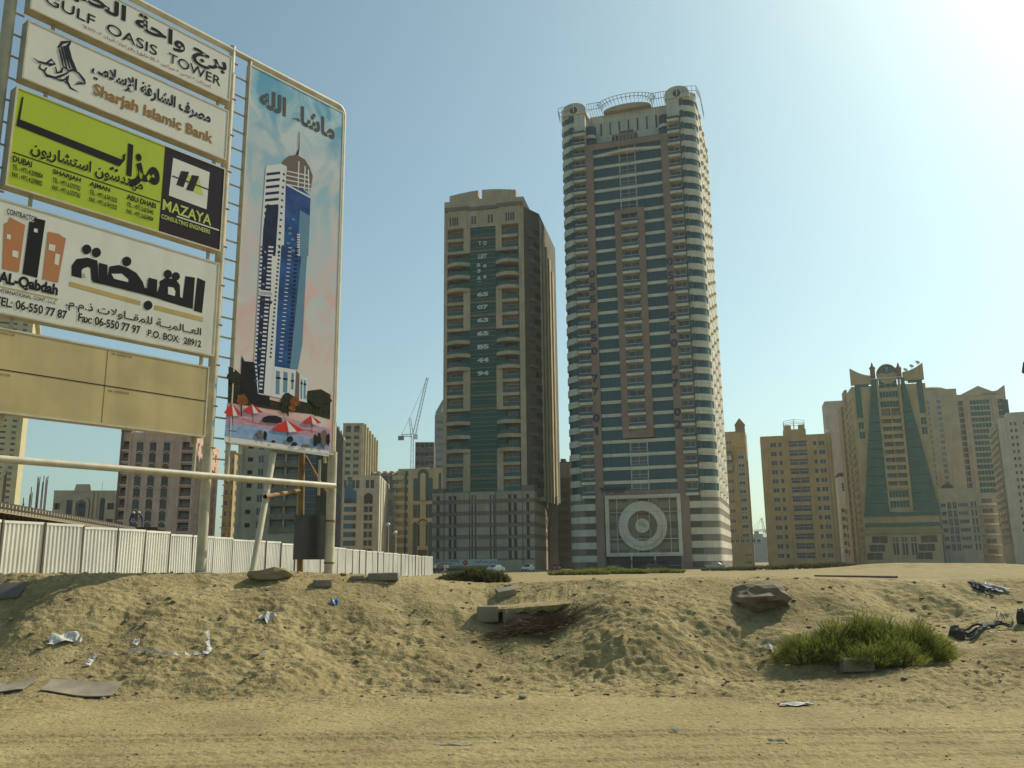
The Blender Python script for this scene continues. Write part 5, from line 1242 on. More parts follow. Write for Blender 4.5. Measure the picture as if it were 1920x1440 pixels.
# the long-tailed Arabic word: black L-shaped bar and bowl
art(q, 'arabic_bar', [(90, 708), (122, 548), (132, 545), (112, 672), (690, 900), (672, 937)], INK)
fq(q, 'مزا', 712, 905, .40, .86, INK, .045, yy=900); art(q, 'arabic_bar', [(640, 925), (672, 937), (702, 900), (705, 862), (690, 872), (688, 900)], INK, lift=.009); art(q, 'arabic_dot', [(615, 945), (635, 938), (642, 952), (622, 958)], INK); art(q, 'arabic_dot', [(642, 955), (660, 950), (664, 965), (648, 969)], INK)
fq(q, 'مهندسون استشاريون', 160, 812, .365, .52, INK, .02, yy=950)
MB().box(.1, xp-.02, -q.d-.006, -q.d-.003, q.h*.335, q.h*.345).build('rule_line', INK, q.t)
for i, (cty, n1, n2) in enumerate((('DUBAI', '+971.4.3290004', '+971.4.3290002'), ('SHARJAH', '+971.6.5737762', '+971.6.5737763'), ('AJMAN', '+971.6.7412332', '+971.6.7412322'), ('ABU DHABI', '+971.2.6333442', '+971.2.6334004'))):
    xa = (52, 288, 503, 718)[i]; xb = (165, 450, 620, 884)[i]; xc = (230, 450, 663, 872)[i]
    fq(q, cty, xa, xb, .25, .31, INK, .03, yy=1050); fq(q, 'TEL : '+n1, xa, xc, .175, .225, INK, .02, yy=1080); fq(q, 'FAX : '+n2, xa, xc, .10, .15, INK, .02, yy=1100)
q = board('sign_board', 'large white contractor board with orange and black tower emblem, fourth from top', sl_-.25, sr_, K((379, 666), (0, 585)), K((394, 491), (2, 368)), BW)
F = lambda *a, **k: fit(*a, f=z2, **k)
fq(q, 'CONTRACTOR', 38, 208, .875, .925, INK, .012, f=z2, yy=140)
for pts, mm in (([(22, 228), (46, 218), (50, 193), (135, 237), (100, 492), (12, 472)], ORA), ([(158, 217), (183, 222), (187, 198), (244, 212), (200, 522), (120, 500)], INK), ([(258, 272), (318, 285), (322, 288), (338, 300), (355, 308), (312, 548), (228, 528)], ORA)): art(q, 'emblem_tower', pts, mm, f=z2)
for pts in ([(36, 285), (57, 290), (55, 316), (34, 310)], [(66, 372), (98, 380), (96, 415), (64, 405)], [(183, 254), (202, 259), (200, 279), (181, 273)], [(264, 338), (298, 346), (294, 380), (260, 371)], [(298, 390), (322, 396), (315, 455), (291, 447)]): art(q, 'emblem_window', pts, BW, f=z2, lift=.009)
fq(q, 'AL-Qabdah', -15, 315, .245, .365, INK, .045, f=z2, yy=560); MB().box(.05, q.w*.27, -q.d-.006, -q.d-.003, q.h*.226, q.h*.236).build('underline', GOLD, q.t)
fq(q, 'INTERNATIONAL CONT. L.L.C', -20, 305, .18, .212, INK, .01, f=z2, yy=630); fq(q, 'TEL: 06-550 77 87', -38, 362, .065, .145, INK, .02, f=z2, yy=700); fq(q, 'Fax: 06-550 77 97', 415, 757, .07, .15, INK, .02, f=z2, yy=800); fq(q, 'P.O. BOX:  28912', 792, 1085, .065, .135, INK, .02, f=z2, yy=880)
fq(q, 'العــالميــة للمقــاولات ذ.م.م.', 345, 1090, .15, .265, INK, .012, f=z2, yy=750)
# heavy Kufic word, traced
ZK = dict(f=z2)
for pts in ([(1065, 520), (1108, 540), (1090, 712), (1045, 698)], [(1000, 512), (1052, 520), (1040, 690), (960, 668), (868, 640), (870, 600), (905, 588), (985, 632)], [(385, 510), (386, 455), (412, 420), (470, 412), (525, 428), (527, 448), (528, 540), (492, 531), (488, 470), (475, 462), (450, 470), (440, 480), (440, 524), (400, 514)],
            [(492, 531), (530, 540), (532, 498), (580, 508), (590, 460), (640, 452), (690, 468), (735, 495), (768, 540), (780, 575), (850, 598), (862, 560), (860, 540), (895, 520), (950, 532), (970, 560), (972, 650), (930, 655), (780, 613), (720, 598), (560, 558), (500, 545)]): art(q, 'kufic_letter', pts, INK, f=z2, lift=.005+.0015*(pts[0][0] % 5))
for pts in ([(600, 500), (655, 500), (690, 530), (690, 545), (625, 530), (612, 525)], [(905, 570), (935, 575), (945, 595), (942, 620), (905, 610)], [(455, 490), (476, 492), (474, 520), (455, 515)]): art(q, 'kufic_counter', pts, BW, f=z2, lift=.0135)
art(q, 'kufic_letter', [(800, 520), (848, 532), (845, 612), (790, 600)], INK, f=z2, lift=.0125)
art(q, 'kufic_letter', [(532, 440), (580, 452), (575, 560), (528, 545)], INK, f=z2, lift=.0115)
for cx, cy, r in ((467, 368, 25), (519, 385, 25), (683, 433, 25), (905, 501, 22), (948, 514, 22), (798, 670, 24)): art(q, 'arabic_dot', [(cx+r*math.cos(k*.35), cy+r*1.05*math.sin(k*.35)) for k in range(18)], INK, f=z2, lift=.010)
art(q, 'gold_bar', [(375, 541), (760, 648), (758, 669), (375, 565)], GOLD, f=z2); art(q, 'gold_bar', [(835, 668), (1097, 735), (1095, 758), (833, 691)], GOLD, f=z2)
q = board('sign_board', 'lowest board, blank weathered tan with four empty subcontractor fields', sl_-.2, sr_-.13, K((372, 822), (0, 770)), K((379, 690), (0, 608)), TAN)
y = -q.d-.006; xm = q.w*.497
for x0, x1, za, zb in ((0, 1, .50, .512), (.494, .5, .03, .97)): MB().box(q.w*x0+.03, q.w*x1-.0 if x1 == .5 else q.w-.05, y, y+.004, q.h*za, q.h*zb).build('rule_line', INK, q.t)
for x in (.02, .515):
    for z in (.45, .935): fitb(q, 'SUB  CONTRACTOR', x, x+.095, z-.015, z+.012, INK, .0)
# --- the poster
pz0 = zpb; ps0, ps1 = S(468, 130, -.2)[0]+.02, S(645, 215, -.2)[0]
def poster_sky():
    m = bpy.data.materials.new('poster_sky_print'); m.use_nodes = True; n = m.node_tree; L = n.links; b = n.nodes['Principled BSDF']; b.inputs['Roughness'].default_value = .75; b.inputs['Specular IOR Level'].default_value = .15
    tc = n.nodes.new('ShaderNodeTexCoord'); mp = n.nodes.new('ShaderNodeMapping'); mp.inputs['Scale'].default_value = (.55, 1, .4); L.new(tc.outputs['Object'], mp.inputs[0])
    t = n.nodes.new('ShaderNodeTexNoise'); t.inputs['Scale'].default_value = 1.3; t.inputs['Detail'].default_value = 5; t.inputs['Distortion'].default_value = 1.2; L.new(mp.outputs[0], t.inputs[0])
    s_ = n.nodes.new('ShaderNodeSeparateXYZ'); L.new(tc.outputs['Object'], s_.inputs[0]); g_ = n.nodes.new('ShaderNodeMapRange'); L.new(s_.outputs[2], g_.inputs[0]); g_.inputs[1].default_value = 3.0; g_.inputs[2].default_value = 12.5
    c1 = n.nodes.new('ShaderNodeValToRGB'); L.new(g_.outputs[0], c1.inputs[0]); e = c1.color_ramp.elements; e[0].color = (.66, .56, .50, 1); e[1].color = (.12, .36, .52, 1)
    k = e.new(.5); k.color = (.42, .54, .58, 1)
    c2 = n.nodes.new('ShaderNodeValToRGB'); L.new(g_.outputs[0], c2.inputs[0]); e = c2.color_ramp.elements; e[0].color = (.68, .38, .34, 1); e[1].color = (.48, .64, .66, 1)
    k = e.new(.55); k.color = (.68, .54, .50, 1)
    r = n.nodes.new('ShaderNodeMapRange'); L.new(t.outputs[0], r.inputs[0]); r.inputs[1].default_value = .42; r.inputs[2].default_value = .62
    x = n.nodes.new('ShaderNodeMix'); x.data_type = 'RGBA'; L.new(r.outputs[0], x.inputs[0]); L.new(c1.outputs[0], x.inputs[6]); L.new(c2.outputs[0], x.inputs[7]); L.new(x.outputs[2], b.inputs['Base Color']); return m
q = board('poster', 'tall poster of a planned skyscraper under pink clouds with cafe parasols below', ps0, ps1, zpb, zpt, poster_sky(), cat='poster', dep=.2)
def y1(x, y): return S(380+x/3.6, 80+y/3.6, -.2)
def y2(x, y): return S(380+x/3.43, 460+y/3.43, -.2)
PW_ = mat('print_white', (.66, .64, .62), .8, spec=.12); PL = mat('print_lilac', (.40, .37, .40), .8, spec=.12); PN = mat('print_navy', (.018, .03, .075), .8, spec=.12, var=.4, vscale=3); PB = mat('print_blue', (.03, .10, .30), .8, spec=.12, var=.5, vscale=2); PC = mat('print_cyan', (.13, .24, .33), .8, spec=.12)
PD_ = mat('print_dark', (.02, .018, .02), .8, spec=.12, var=.3, vscale=4); PRD = mat('print_red', (.60, .04, .03), .8, spec=.12); PG = mat('print_tree', (.035, .04, .018), .8, spec=.12, var=.5, vscale=9); PO = mat('print_autumn', (.28, .09, .02), .8, spec=.12, var=.5, vscale=9); PPK = mat('print_pink', (.55, .33, .40), .8, spec=.12, var=.2, vscale=3); PBL = mat('print_water', (.28, .40, .60), .8, spec=.12, var=.3, vscale=5); PTA = mat('print_taupe', (.16, .12, .10), .8, spec=.12)
A = lambda nm, pts, m, f, lift: art(q, nm, pts, m, f=f, lift=lift+(.0006 if f is y2 else 0))
fitb(q, 'ماشاء الله', .11, .90, .895, .955, mat('print_grey', (.10, .09, .08), .8, spec=.12), .035)
# ground scene
A('printed_square', [(155, 1015), (820, 1180), (820, 1330), (140, 1240)], PPK, y2, .003); A('printed_water', [(150, 1150), (330, 1165), (815, 1265), (812, 1315), (138, 1225)], PBL, y2, .0045)
A('printed_border', [(138, 1228), (812, 1322), (812, 1358), (136, 1262)], PW_, y2, .006)
A('printed_trees', [(165, 780), (200, 790), (245, 830), (250, 900), (300, 960), (500, 1010), (680, 935), (760, 925), (822, 960), (818, 1120), (700, 1085), (480, 1060), (160, 1010)], PG, y2, .0065)
# tower
A('printed_podium', [(250, 706), (268, 745), (360, 755), (365, 960), (430, 970), (430, 1035), (240, 1000)], PD_, y2, .008)
A('printed_facade', [(425, 850), (432, 830), (560, 815), (572, 860), (560, 960), (545, 1440), (385, 1440), (400, 1200)], PW_, y1, .009)
A('printed_facade', [(372, 0), (520, 0), (490, 400), (450, 970), (355, 955), (330, 740)], PW_, y2, .009)
A('printed_glass', [(560, 945), (640, 955), (728, 1040), (712, 1440), (545, 1440)], PB, y1, .010); A('printed_glass', [(505, 0), (675, 0), (640, 500), (600, 800), (460, 780), (480, 400)], PB, y2, .010)
A('printed_stripe', [(640, 0), (672, 0), (640, 640), (610, 800), (560, 790), (600, 400)], PC, y2, .0115); A('printed_stripe', [(655, 1130), (722, 1170), (712, 1440), (640, 1440)], PC, y1, .0115)
A('printed_dome', [(535, 820), (545, 795), (580, 765), (635, 757), (690, 790), (720, 840), (742, 900), (728, 1000), (560, 950), (570, 835)], PTA, y1, .012)
A('printed_spire', [(630, 757), (645, 720), (648, 600), (652, 600), (652, 720), (645, 760)], PD_, y1, .013)
for x in (648, 690, 720): A('printed_rib', [(x-12 if x > 700 else x-4, 800+(x-648)*.8), (x-4 if x > 700 else x+4, 800+(x-648)*.8), (x-2, 985+(x-648)*.3), (x-9, 980+(x-648)*.3)], PW_, y1, .0145)
for i in range(4): A('printed_band', [(560, 862+i*30), (735-(3-i)*6, 895+i*30), (733-(3-i)*6, 903+i*30), (560, 869+i*30)], PW_, y1, .014)
for i in range(5): A('printed_band', [(560, 950+i*2), (728, 1040), (727, 1052), (560, 962)], PW_, y1, .0135) if i == 0 else None
for i in range(13): y = 880+i*44; x = 430-i*2.4; A('printed_window', [(x, y), (x+92, y-10), (x+92, y+8), (x, y+18)], PN, y1, .0105)
for i in range(13): y = 880+i*44; x = 540-i*3; A('printed_window', [(x, y), (x+14, y+3), (x+14, y+17), (x, y+14)], PN, y1, .0105)
A('printed_glass', [(388, 0), (446, 0), (436, 340), (408, 720), (392, 955), (358, 950), (346, 740)], PN, y2, .0101)
A('printed_glass', [(432, 1090), (512, 1105), (490, 1440), (398, 1440), (408, 1250)], PN, y1, .0101)
for i in range(36):
    y = 5+i*26; x = 372-i*1.35
    A('printed_window', [(x+50-i*.4, y), (x+82-i*.7, y+2), (x+82-i*.7, y+13), (x+50-i*.4, y+11)], PW_, y2, .0109)
    if i % 4 == 1: A('printed_window', [(x+24, y+6), (x+36, y+8), (x+36, y+18), (x+24, y+16)], PL, y2, .0107)
for i in range(36):
    y = 5+i*26; x = 372-i*1.35
    A('printed_window', [(x, y), (x+22, y+2), (x+22, y+14), (x, y+12)], PN if i % 3 else PB, y2, .0105)
    if i < 28: A('printed_window', [(x+115-i*.8, y+3), (x+128-i*.8, y+5), (x+128-i*.8, y+17), (x+115-i*.8, y+15)], PN, y2, .0105)
    if i < 29: A('printed_window', [(x+222-i*.5, y+10), (x+244-i*.5, y+12), (x+244-i*.5, y+24), (x+222-i*.5, y+22)], PD_, y2, .013); A('printed_window', [(x+178-i*.9, y+8), (x+200-i*.9, y+10), (x+200-i*.9, y+15), (x+178-i*.9, y+13)], PW_, y2, .013)
for (x, y) in ((600, 1185), (577, 1245), (577, 1280), (595, 1320), (565, 1345), (598, 1395)): A('printed_window', [(x, y), (x+22, y+3), (x+22, y+17), (x, y+14)], PC, y1, .013)
for i in range(9): A('printed_window', [(636, 1290+i*17), (655, 1294+i*17), (655, 1303+i*17), (636, 1299+i*17)], PW_, y1, .013)
A('printed_dark_strip', [(372, 350), (450, 360), (440, 378), (365, 372)], PN, y2, .0135); A('printed_band', [(360, 285), (448, 296), (447, 330), (360, 322)], PW_, y2, .0125); A('printed_window', [(365, 295), (444, 303), (443, 322), (364, 316)], PL, y2, .014)
A('printed_base', [(455, 778), (600, 800), (588, 1000), (440, 970)], PW_, y2, .0115); A('printed_base', [(622, 830), (672, 850), (670, 1012), (618, 1000)], PW_, y2, .0115); A('printed_shadow', [(598, 800), (622, 830), (616, 1000), (588, 995)], PTA, y2, .0112)
for (a, b_, c, d) in ((470, 805, 495, 960), (518, 812, 545, 950), (570, 818, 585, 930), (630, 860, 640, 990), (650, 865, 662, 990)): A('printed_window', [(a, b_), (c, b_+6), (c-3, d), (a-3, d-5)], PC, y2, .0125)
for (a, b_, c) in ((470, 845, 30), (515, 852, 30), (566, 864, 20), (628, 880, 14), (648, 886, 16)): A('printed_window', [(a, b_), (a+c, b_+3), (a+c, b_+16), (a, b_+13)], PD_, y2, .014)
rr = random.Random(5)
def blob(cx, cy, r, m, lift, nm='printed_tree', ky=1): A(nm, [(cx+r*(1+.25*rr.uniform(-1, 1))*math.cos(k*.4), cy+ky*r*(1+.25*rr.uniform(-1, 1))*math.sin(k*.4)) for k in range(15)], m, y2, lift)
for i, (cx, cy, r, mm) in enumerate(((250, 990, 38, PO), (545, 1000, 52, PG), (590, 1010, 32, PO), (530, 1050, 34, PG), (575, 1045, 22, PO), (740, 990, 50, PG), (790, 985, 36, PG), (700, 975, 32, PG), (200, 850, 40, PG))): blob(cx, cy, r, mm, .015+.0012*i)
for x in (245, 545, 722): A('printed_trunk', [(x-4, 1030), (x+4, 1030), (x+5, 1100), (x-4, 1100)], PD_, y2, .027)
for i, (cx, cy, w_, h) in enumerate(((190, 1015, 58, 85), (320, 1022, 65, 60), (545, 1125, 105, 78), (700, 1095, 60, 55))):
    A('printed_parasol', [(cx-w_, cy+h*.72), (cx-w_*.1, cy), (cx+w_*.05, cy+h), (cx-w_*.5, cy+h*.92)], PRD, y2, .028+i*.002); A('printed_parasol', [(cx-w_*.1, cy), (cx+w_*.55, cy+h*.95), (cx+w_*.05, cy+h)], PW_, y2, .0288+i*.002); A('printed_parasol', [(cx-w_*.08, cy), (cx+w_, cy+h*.85), (cx+w_*.55, cy+h*.95)], PRD, y2, .0284+i*.002); A('printed_pole', [(cx-2, cy+h), (cx+2, cy+h), (cx+1, cy+h+60), (cx-2, cy+h+60)], PD_, y2, .0276)
A('printed_car', [(378, 1130), (385, 1108), (420, 1095), (470, 1096), (505, 1112), (508, 1138), (480, 1145), (390, 1138)], PD_, y2, .027)
for i, (cx, cy, r, k) in enumerate(((365, 1215, 19, 1.6), (398, 1225, 12, 2.4), (560, 1248, 20, 1.0), (585, 1280, 22, .6), (655, 1290, 30, .4), (450, 1262, 14, .6), (722, 1255, 14, 3.2), (745, 1240, 10, 4), (775, 1245, 22, 2.6), (800, 1250, 14, 3))): blob(cx, cy, r, PD_ if i % 4 else PTA, .030+.0012*i, 'printed_figure', k)
for x, y in ((270, 1115), (300, 1130), (350, 1140), (670, 1185), (710, 1195), (190, 1190)): A('printed_table', [(x-25, y), (x+25, y+5), (x+25, y+9), (x-25, y+4)], PRD if x > 250 else PD_, y2, .029)
# blackened square board at the right post
a = S(553, 973, .45); b_ = S(617, 1049, .45); t = empty('blank_board', 'blackened square board tied to the foot of the right post', 'board', SO+SU*a[0]+SN*.45, SA)
MB().box(0, b_[0]-a[0]+.1, -.03, .03, b_[1], a[1]+.15).build('panel', mat('char_black', (.016, .012, .010), .35, var=.4, vscale=3, bump=.3, bscale=6), t)
MB().box(.05, b_[0]-a[0]+.05, .031, .08, b_[1]+.3, b_[1]+.4).build('batten', RUST, t)
# ================================================================== FENCE
FEN = mat('fence_white', (.76, .74, .66), .45, var=.16, vscale=.5, streak=.35); FPO = mat('fence_post', (.10, .085, .065), .6)
fp = [at(-330, 1064, 24), at(-150, 1066, 30), at(0, 1066, 37.5), at(240, 1068, 44.5), at(405, 1068, 53), at(620, 1068, 70), at(735, 1066, 92), at(814, 1066, 121)]
path = [Vector((p.x, p.y)) for p in fp]
fence = empty('site_fence', 'long white corrugated metal site fence running back along the left plateau', 'fence', (path[0].x, path[0].y, 0))
PWD = 2.25; FH = 2.42
def corr():
    b = MB(); n = 10; prof = []
    for i in range(n):
        x = PWD*i/n; w_ = PWD/n; prof += [(x, 0), (x+w_*.38, 0), (x+w_*.5, -.05), (x+w_*.88, -.05)]
    prof.append((PWD, 0))
    for (a, c) in zip(prof[:-1], prof[1:]): b.quad((a[0], a[1], 0), (c[0], c[1], 0), (c[0], c[1], FH), (a[0], a[1], FH))
    b.box(0, PWD, -.07, -.052, FH-.10, FH+.01); b.box(0, PWD, -.07, -.052, 0, .05)
    return b.mesh('panel', FEN)
cme = corr(); pme = MB().box(-.035, .035, -.09, .06, -.3, FH+.04).mesh('post', FPO); bme = MB().box(0, .75, -.28, .3, -.25, .17).mesh('base_block', mat('fence_block', (.36, .32, .24), .9, var=.3, bump=.3, bscale=6))
seg = 0; pos = path[0].copy(); i = 0; k = 0; allp = []
while seg < len(path)-1 and k < 75:
    d = path[seg+1]-pos
    if d.length < PWD: seg += 1; 
    if seg >= len(path)-1: break
    d = (path[seg+1]-pos).normalized(); allp.append((pos.copy(), d.copy())); pos = pos+d*PWD; k += 1
for j, (p, d) in enumerate(allp):
    mid = p+d*PWD*.5; z = float(ground_z(mid.x, mid.y, False))
    zf = EYE + (at(814, 1044, p.y).z-EYE)*0 ; ang = math.atan2(d.y, d.x); loc = (p.x-path[0].x, p.y-path[0].y, z+.02+.03*math.sin(j*2.1))
    o = put('panel', cme, fence, loc, ang); o.rotation_euler = (R_(random.uniform(-.8, .8)), R_(random.uniform(-.3, .3)), ang+R_(random.uniform(-1.2, 1.2)))
    put('post', pme, fence, loc, ang)
    if p.y > 50: put('base_block', bme, fence, (loc[0]+d.x*.7, loc[1]+d.y*.7, loc[2]-.12), ang)
# ================================================================== SLAB UNDER CONSTRUCTION
SLB = mat('formwork', (.06, .045, .03), .9, var=.4, vscale=1.2, bump=.4, bscale=5); PRP = mat('prop_timber', (.42, .37, .27), .8)
a = at(-60, 932, 44); d0 = ray(236, 986); k = (a.z-EYE)/d0.z; b_ = d0*k+Vector((0, 0, EYE)); v = Vector((b_.x-a.x, b_.y-a.y, 0)); L_ = v.length; an = math.atan2(v.y, v.x)
slab = empty('construction_slab', 'dark unfinished concrete deck on timber props rising behind the fence', 'building', (a.x, a.y, 0), an); zs = a.z
MB().box(-6, L_+3, .0, 14, zs-.35, zs).build('deck', SLB, slab); MB().box(-6, L_+3, -.12, 0, zs-.1, zs+.05).build('edge_board', mat('edge_timber', (.06, .042, .028), .9), slab)
bm = MB().box(-.06, .06, -.55, .1, -.22, -.05).mesh('joist', PRP); pm = MB().tube((0, 0, -3.4), (0, 0, 0), .05, n=6).mesh('prop', SLB)
x = -5
while x < L_: put('joist', bm, slab, (x, -.3, zs-.12)); x += .55
x = -5
while x < L_: put('prop', pm, slab, (x, .5, zs-.35)); put('prop', pm, slab, (x+.5, 2.0, zs-.35)); x += 1.6
MB().box(-6, L_+3, -.62, -.5, zs-.62, zs-.42).build('ledger', mat('ledger_timber', (.30, .24, .16), .8), slab)
MB().box(-6, L_, 5, 5.2, .0, zs-.4).build('back_wall', DGR, slab)
RB = mat('rebar', (.13, .075, .055), .7)
def rods(px, top, n, w_):
    for i in range(n):
        d = ray(px+random.uniform(-w_, w_), 930); nn = Vector((-math.sin(an), math.cos(an), 0)); off = .5+random.uniform(0, .5)
        k = nn.dot(Vector((slab.location.x, slab.location.y, 0))+nn*off)/nn.dot(Vector((d.x, d.y, 0))); p = d*k; zt_ = at(px, top+random.uniform(0, 14), p.y).z
        l = Matrix.Rotation(-an, 3, 'Z') @ (Vector((p.x, p.y, 0))-Vector((slab.location.x, slab.location.y, 0)))
        MB().tube((l.x, l.y, zs-.1), (l.x+random.uniform(-.06, .06), l.y, zt_), .028, n=5).build('rebar', RB, slab)
rods(72, 892, 5, 4); rods(82, 890, 5, 5); rods(58, 913, 3, 4); rods(46, 930, 4, 3); rods(5, 880, 5, 4)
for i in range(60): x = -5+i*.28; MB().tube((x, .15, zs), (x+random.uniform(-.03, .03), .15, zs+.28), .012, n=3).build('starter_bar', RB, slab) if i < 24 else None
# ================================================================== PEOPLE
def person(name_lbl, loc, rz, pose, cols_, h=1.72, hat=None, group=None):
    """pose: joint name -> (x, y, z) in metres for a 1.72 m figure facing -y"""
    J = dict(pel=(0, 0, .95), che=(0, 0, 1.25), nek=(0, 0, 1.45), hed=(0, -.02, 1.60), top=(0, -.01, 1.70), sl=(.18, 0, 1.40), el=(.24, 0, 1.12), hl=(.26, -.08, .86), fl=(.26, -.12, .76), sr=(-.18, 0, 1.40), er=(-.24, 0, 1.12), hr=(-.26, -.08, .86), fr=(-.26, -.12, .76), kl=(.11, -.02, .50), al=(.12, .02, .09), tl=(.13, -.16, .04), kr=(-.11, -.02, .50), ar=(-.12, .02, .09), tr=(-.13, -.16, .04)); J.update(pose)
    E_ = [('pel', 'che'), ('che', 'nek'), ('nek', 'hed'), ('hed', 'top'), ('nek', 'sl'), ('sl', 'el'), ('el', 'hl'), ('hl', 'fl'), ('nek', 'sr'), ('sr', 'er'), ('er', 'hr'), ('hr', 'fr'), ('pel', 'kl'), ('kl', 'al'), ('al', 'tl'), ('pel', 'kr'), ('kr', 'ar'), ('ar', 'tr')]
    RD = dict(pel=.15, che=.15, nek=.06, hed=.10, top=.07, sl=.07, el=.05, hl=.04, fl=.03, sr=.07, er=.05, hr=.04, fr=.03, kl=.075, al=.05, tl=.04, kr=.075, ar=.05, tr=.04)
    ks = list(J); me = bpy.data.meshes.new('person'); me.from_pydata([J[k] for k in ks], [(ks.index(a), ks.index(b)) for a, b in E_], [])
    o = bpy.data.objects.new('person', me); COL.objects.link(o); mo = o.modifiers.new('Skin', 'SKIN')
    for i, k in enumerate(ks): me.skin_vertices[0].data[i].radius = (RD[k], RD[k]*(.75 if k in ('pel', 'che') else 1))
    me.skin_vertices[0].data[0].use_root = True; o.modifiers.new('Sub', 'SUBSURF').levels = 1
    dg = bpy.context.evaluated_depsgraph_get(); dg.update(); nm = bpy.data.meshes.new_from_object(o.evaluated_get(dg)); bpy.data.objects.remove(o)
    for c in cols_: nm.materials.append(c)
    V = [Vector(J[k]) for k in ks]; reg = dict(hed=2, top=2, hl=2, fl=2, hr=2, fr=2, tl=3, tr=3, kl=1, kr=1, al=1, ar=1)
    for p in nm.polygons:
        c = p.center; k = ks[min(range(len(ks)), key=lambda i: (V[i]-c).length)]; p.material_index = reg.get(k, 1 if k == 'pel' and c.z < J['pel'][2]+.02 else 0); p.use_smooth = True
    nm.name = 'person'; t = empty('person', name_lbl, 'person', loc, rz, group); t.scale = (h/1.72,)*3
    put('body', nm, t)
    hd = Vector(J['hed'])
    if hat: MB().lathe([(.14, -.02), (.125, .02), (.115, .09), (.07, .14), (0, .155)], 12).build('hard_hat', hat, t, hd+Vector((0, 0, .02)), smooth=True)
    else: MB().lathe([(.112, -.03), (.112, .04), (.08, .10), (0, .125)], 10).build('hair', mat('hair_black', (.02, .015, .012), .6), t, hd+Vector((0, .015, .01)), smooth=True)
    return t
BLU = mat('overall_blue', (.03, .045, .11), .8); SKN = mat('skin', (.25, .14, .09), .6); SHO = mat('shoe', (.03, .025, .02), .6); HAT = mat('hat_white', (.6, .58, .5), .4)
def ondeck(px, py):
    d = ray(px, py); k = (zs-EYE)/d.z; return d*k+Vector((0, 0, EYE))
p = ondeck(266, 989); bend = dict(che=(0, -.14, 1.20), nek=(0, -.28, 1.36), hed=(0, -.38, 1.45), top=(0, -.43, 1.52), sl=(.17, -.24, 1.30), el=(.19, -.22, 1.02), hl=(.13, -.30, .82), fl=(.12, -.34, .75), sr=(-.17, -.24, 1.30), er=(-.19, -.22, 1.02), hr=(-.13, -.30, .82), fr=(-.12, -.34, .75))
PZ = at(266, 989, 88).z
pl = empty('timber_platform', 'dark timber platform the two workers stand on above the fence', 'platform', (at(262, 990, 88).x, 88, 0)); MB().box(-2.2, 2.2, -1, 1.4, PZ-.25, PZ-.02).build('planks', SLB, pl)
for x in (-2, 0, 2): MB().tube((x, -.6, 0), (x, -.6, PZ-.25), .06, n=6).build('leg', SLB, pl)
person('worker in blue overalls and white helmet stooping, nearer the pink block centre', (at(266, 989, 88).x, 88, PZ), R_(-70), bend, [BLU, BLU, SKN, SHO], hat=HAT)
person('worker in blue overalls bending low on the timber platform, the left one', (at(243, 989, 88).x, 88, PZ-.02), R_(70), dict(bend, pel=(0, .12, .80), kl=(.10, -.16, .46), kr=(-.10, -.16, .46)), [BLU, BLU, SKN, SHO], hat=HAT)
RS_ = mat('shirt_red', (.32, .04, .04), .8); WS = mat('shirt_white', (.55, .53, .48), .8); DK_ = mat('trousers_dark', (.03, .03, .035), .8)
walk = dict(kl=(.11, -.16, .52), al=(.12, -.18, .10), tl=(.12, -.36, .06), ar=(-.12, .26, .14), tr=(-.12, .12, .05), kr=(-.11, .06, .50), hl=(.26, .12, .88), fl=(.26, .14, .78), hr=(-.26, -.2, .9), fr=(-.26, -.26, .82))
for lb, px, c in (('person in white shirt standing at the far end of the fence', 815.5, [WS, DK_, SKN, SHO]), ('person in red shirt near the far end of the fence', 823, [RS_, DK_, SKN, SHO]), ('person in long white clothes walking below the shop sign, the left one', 834, [WS, WS, SKN, SHO]), ('person in pale clothes walking below the shop sign, the right one', 838.5, [WS, RS_, SKN, SHO])):
    Y0 = 150; x = at(px, 1066, Y0).x; person(lb, (x, Y0, float(ground_z(x, Y0, False))), random.uniform(-1, 1), walk, c)
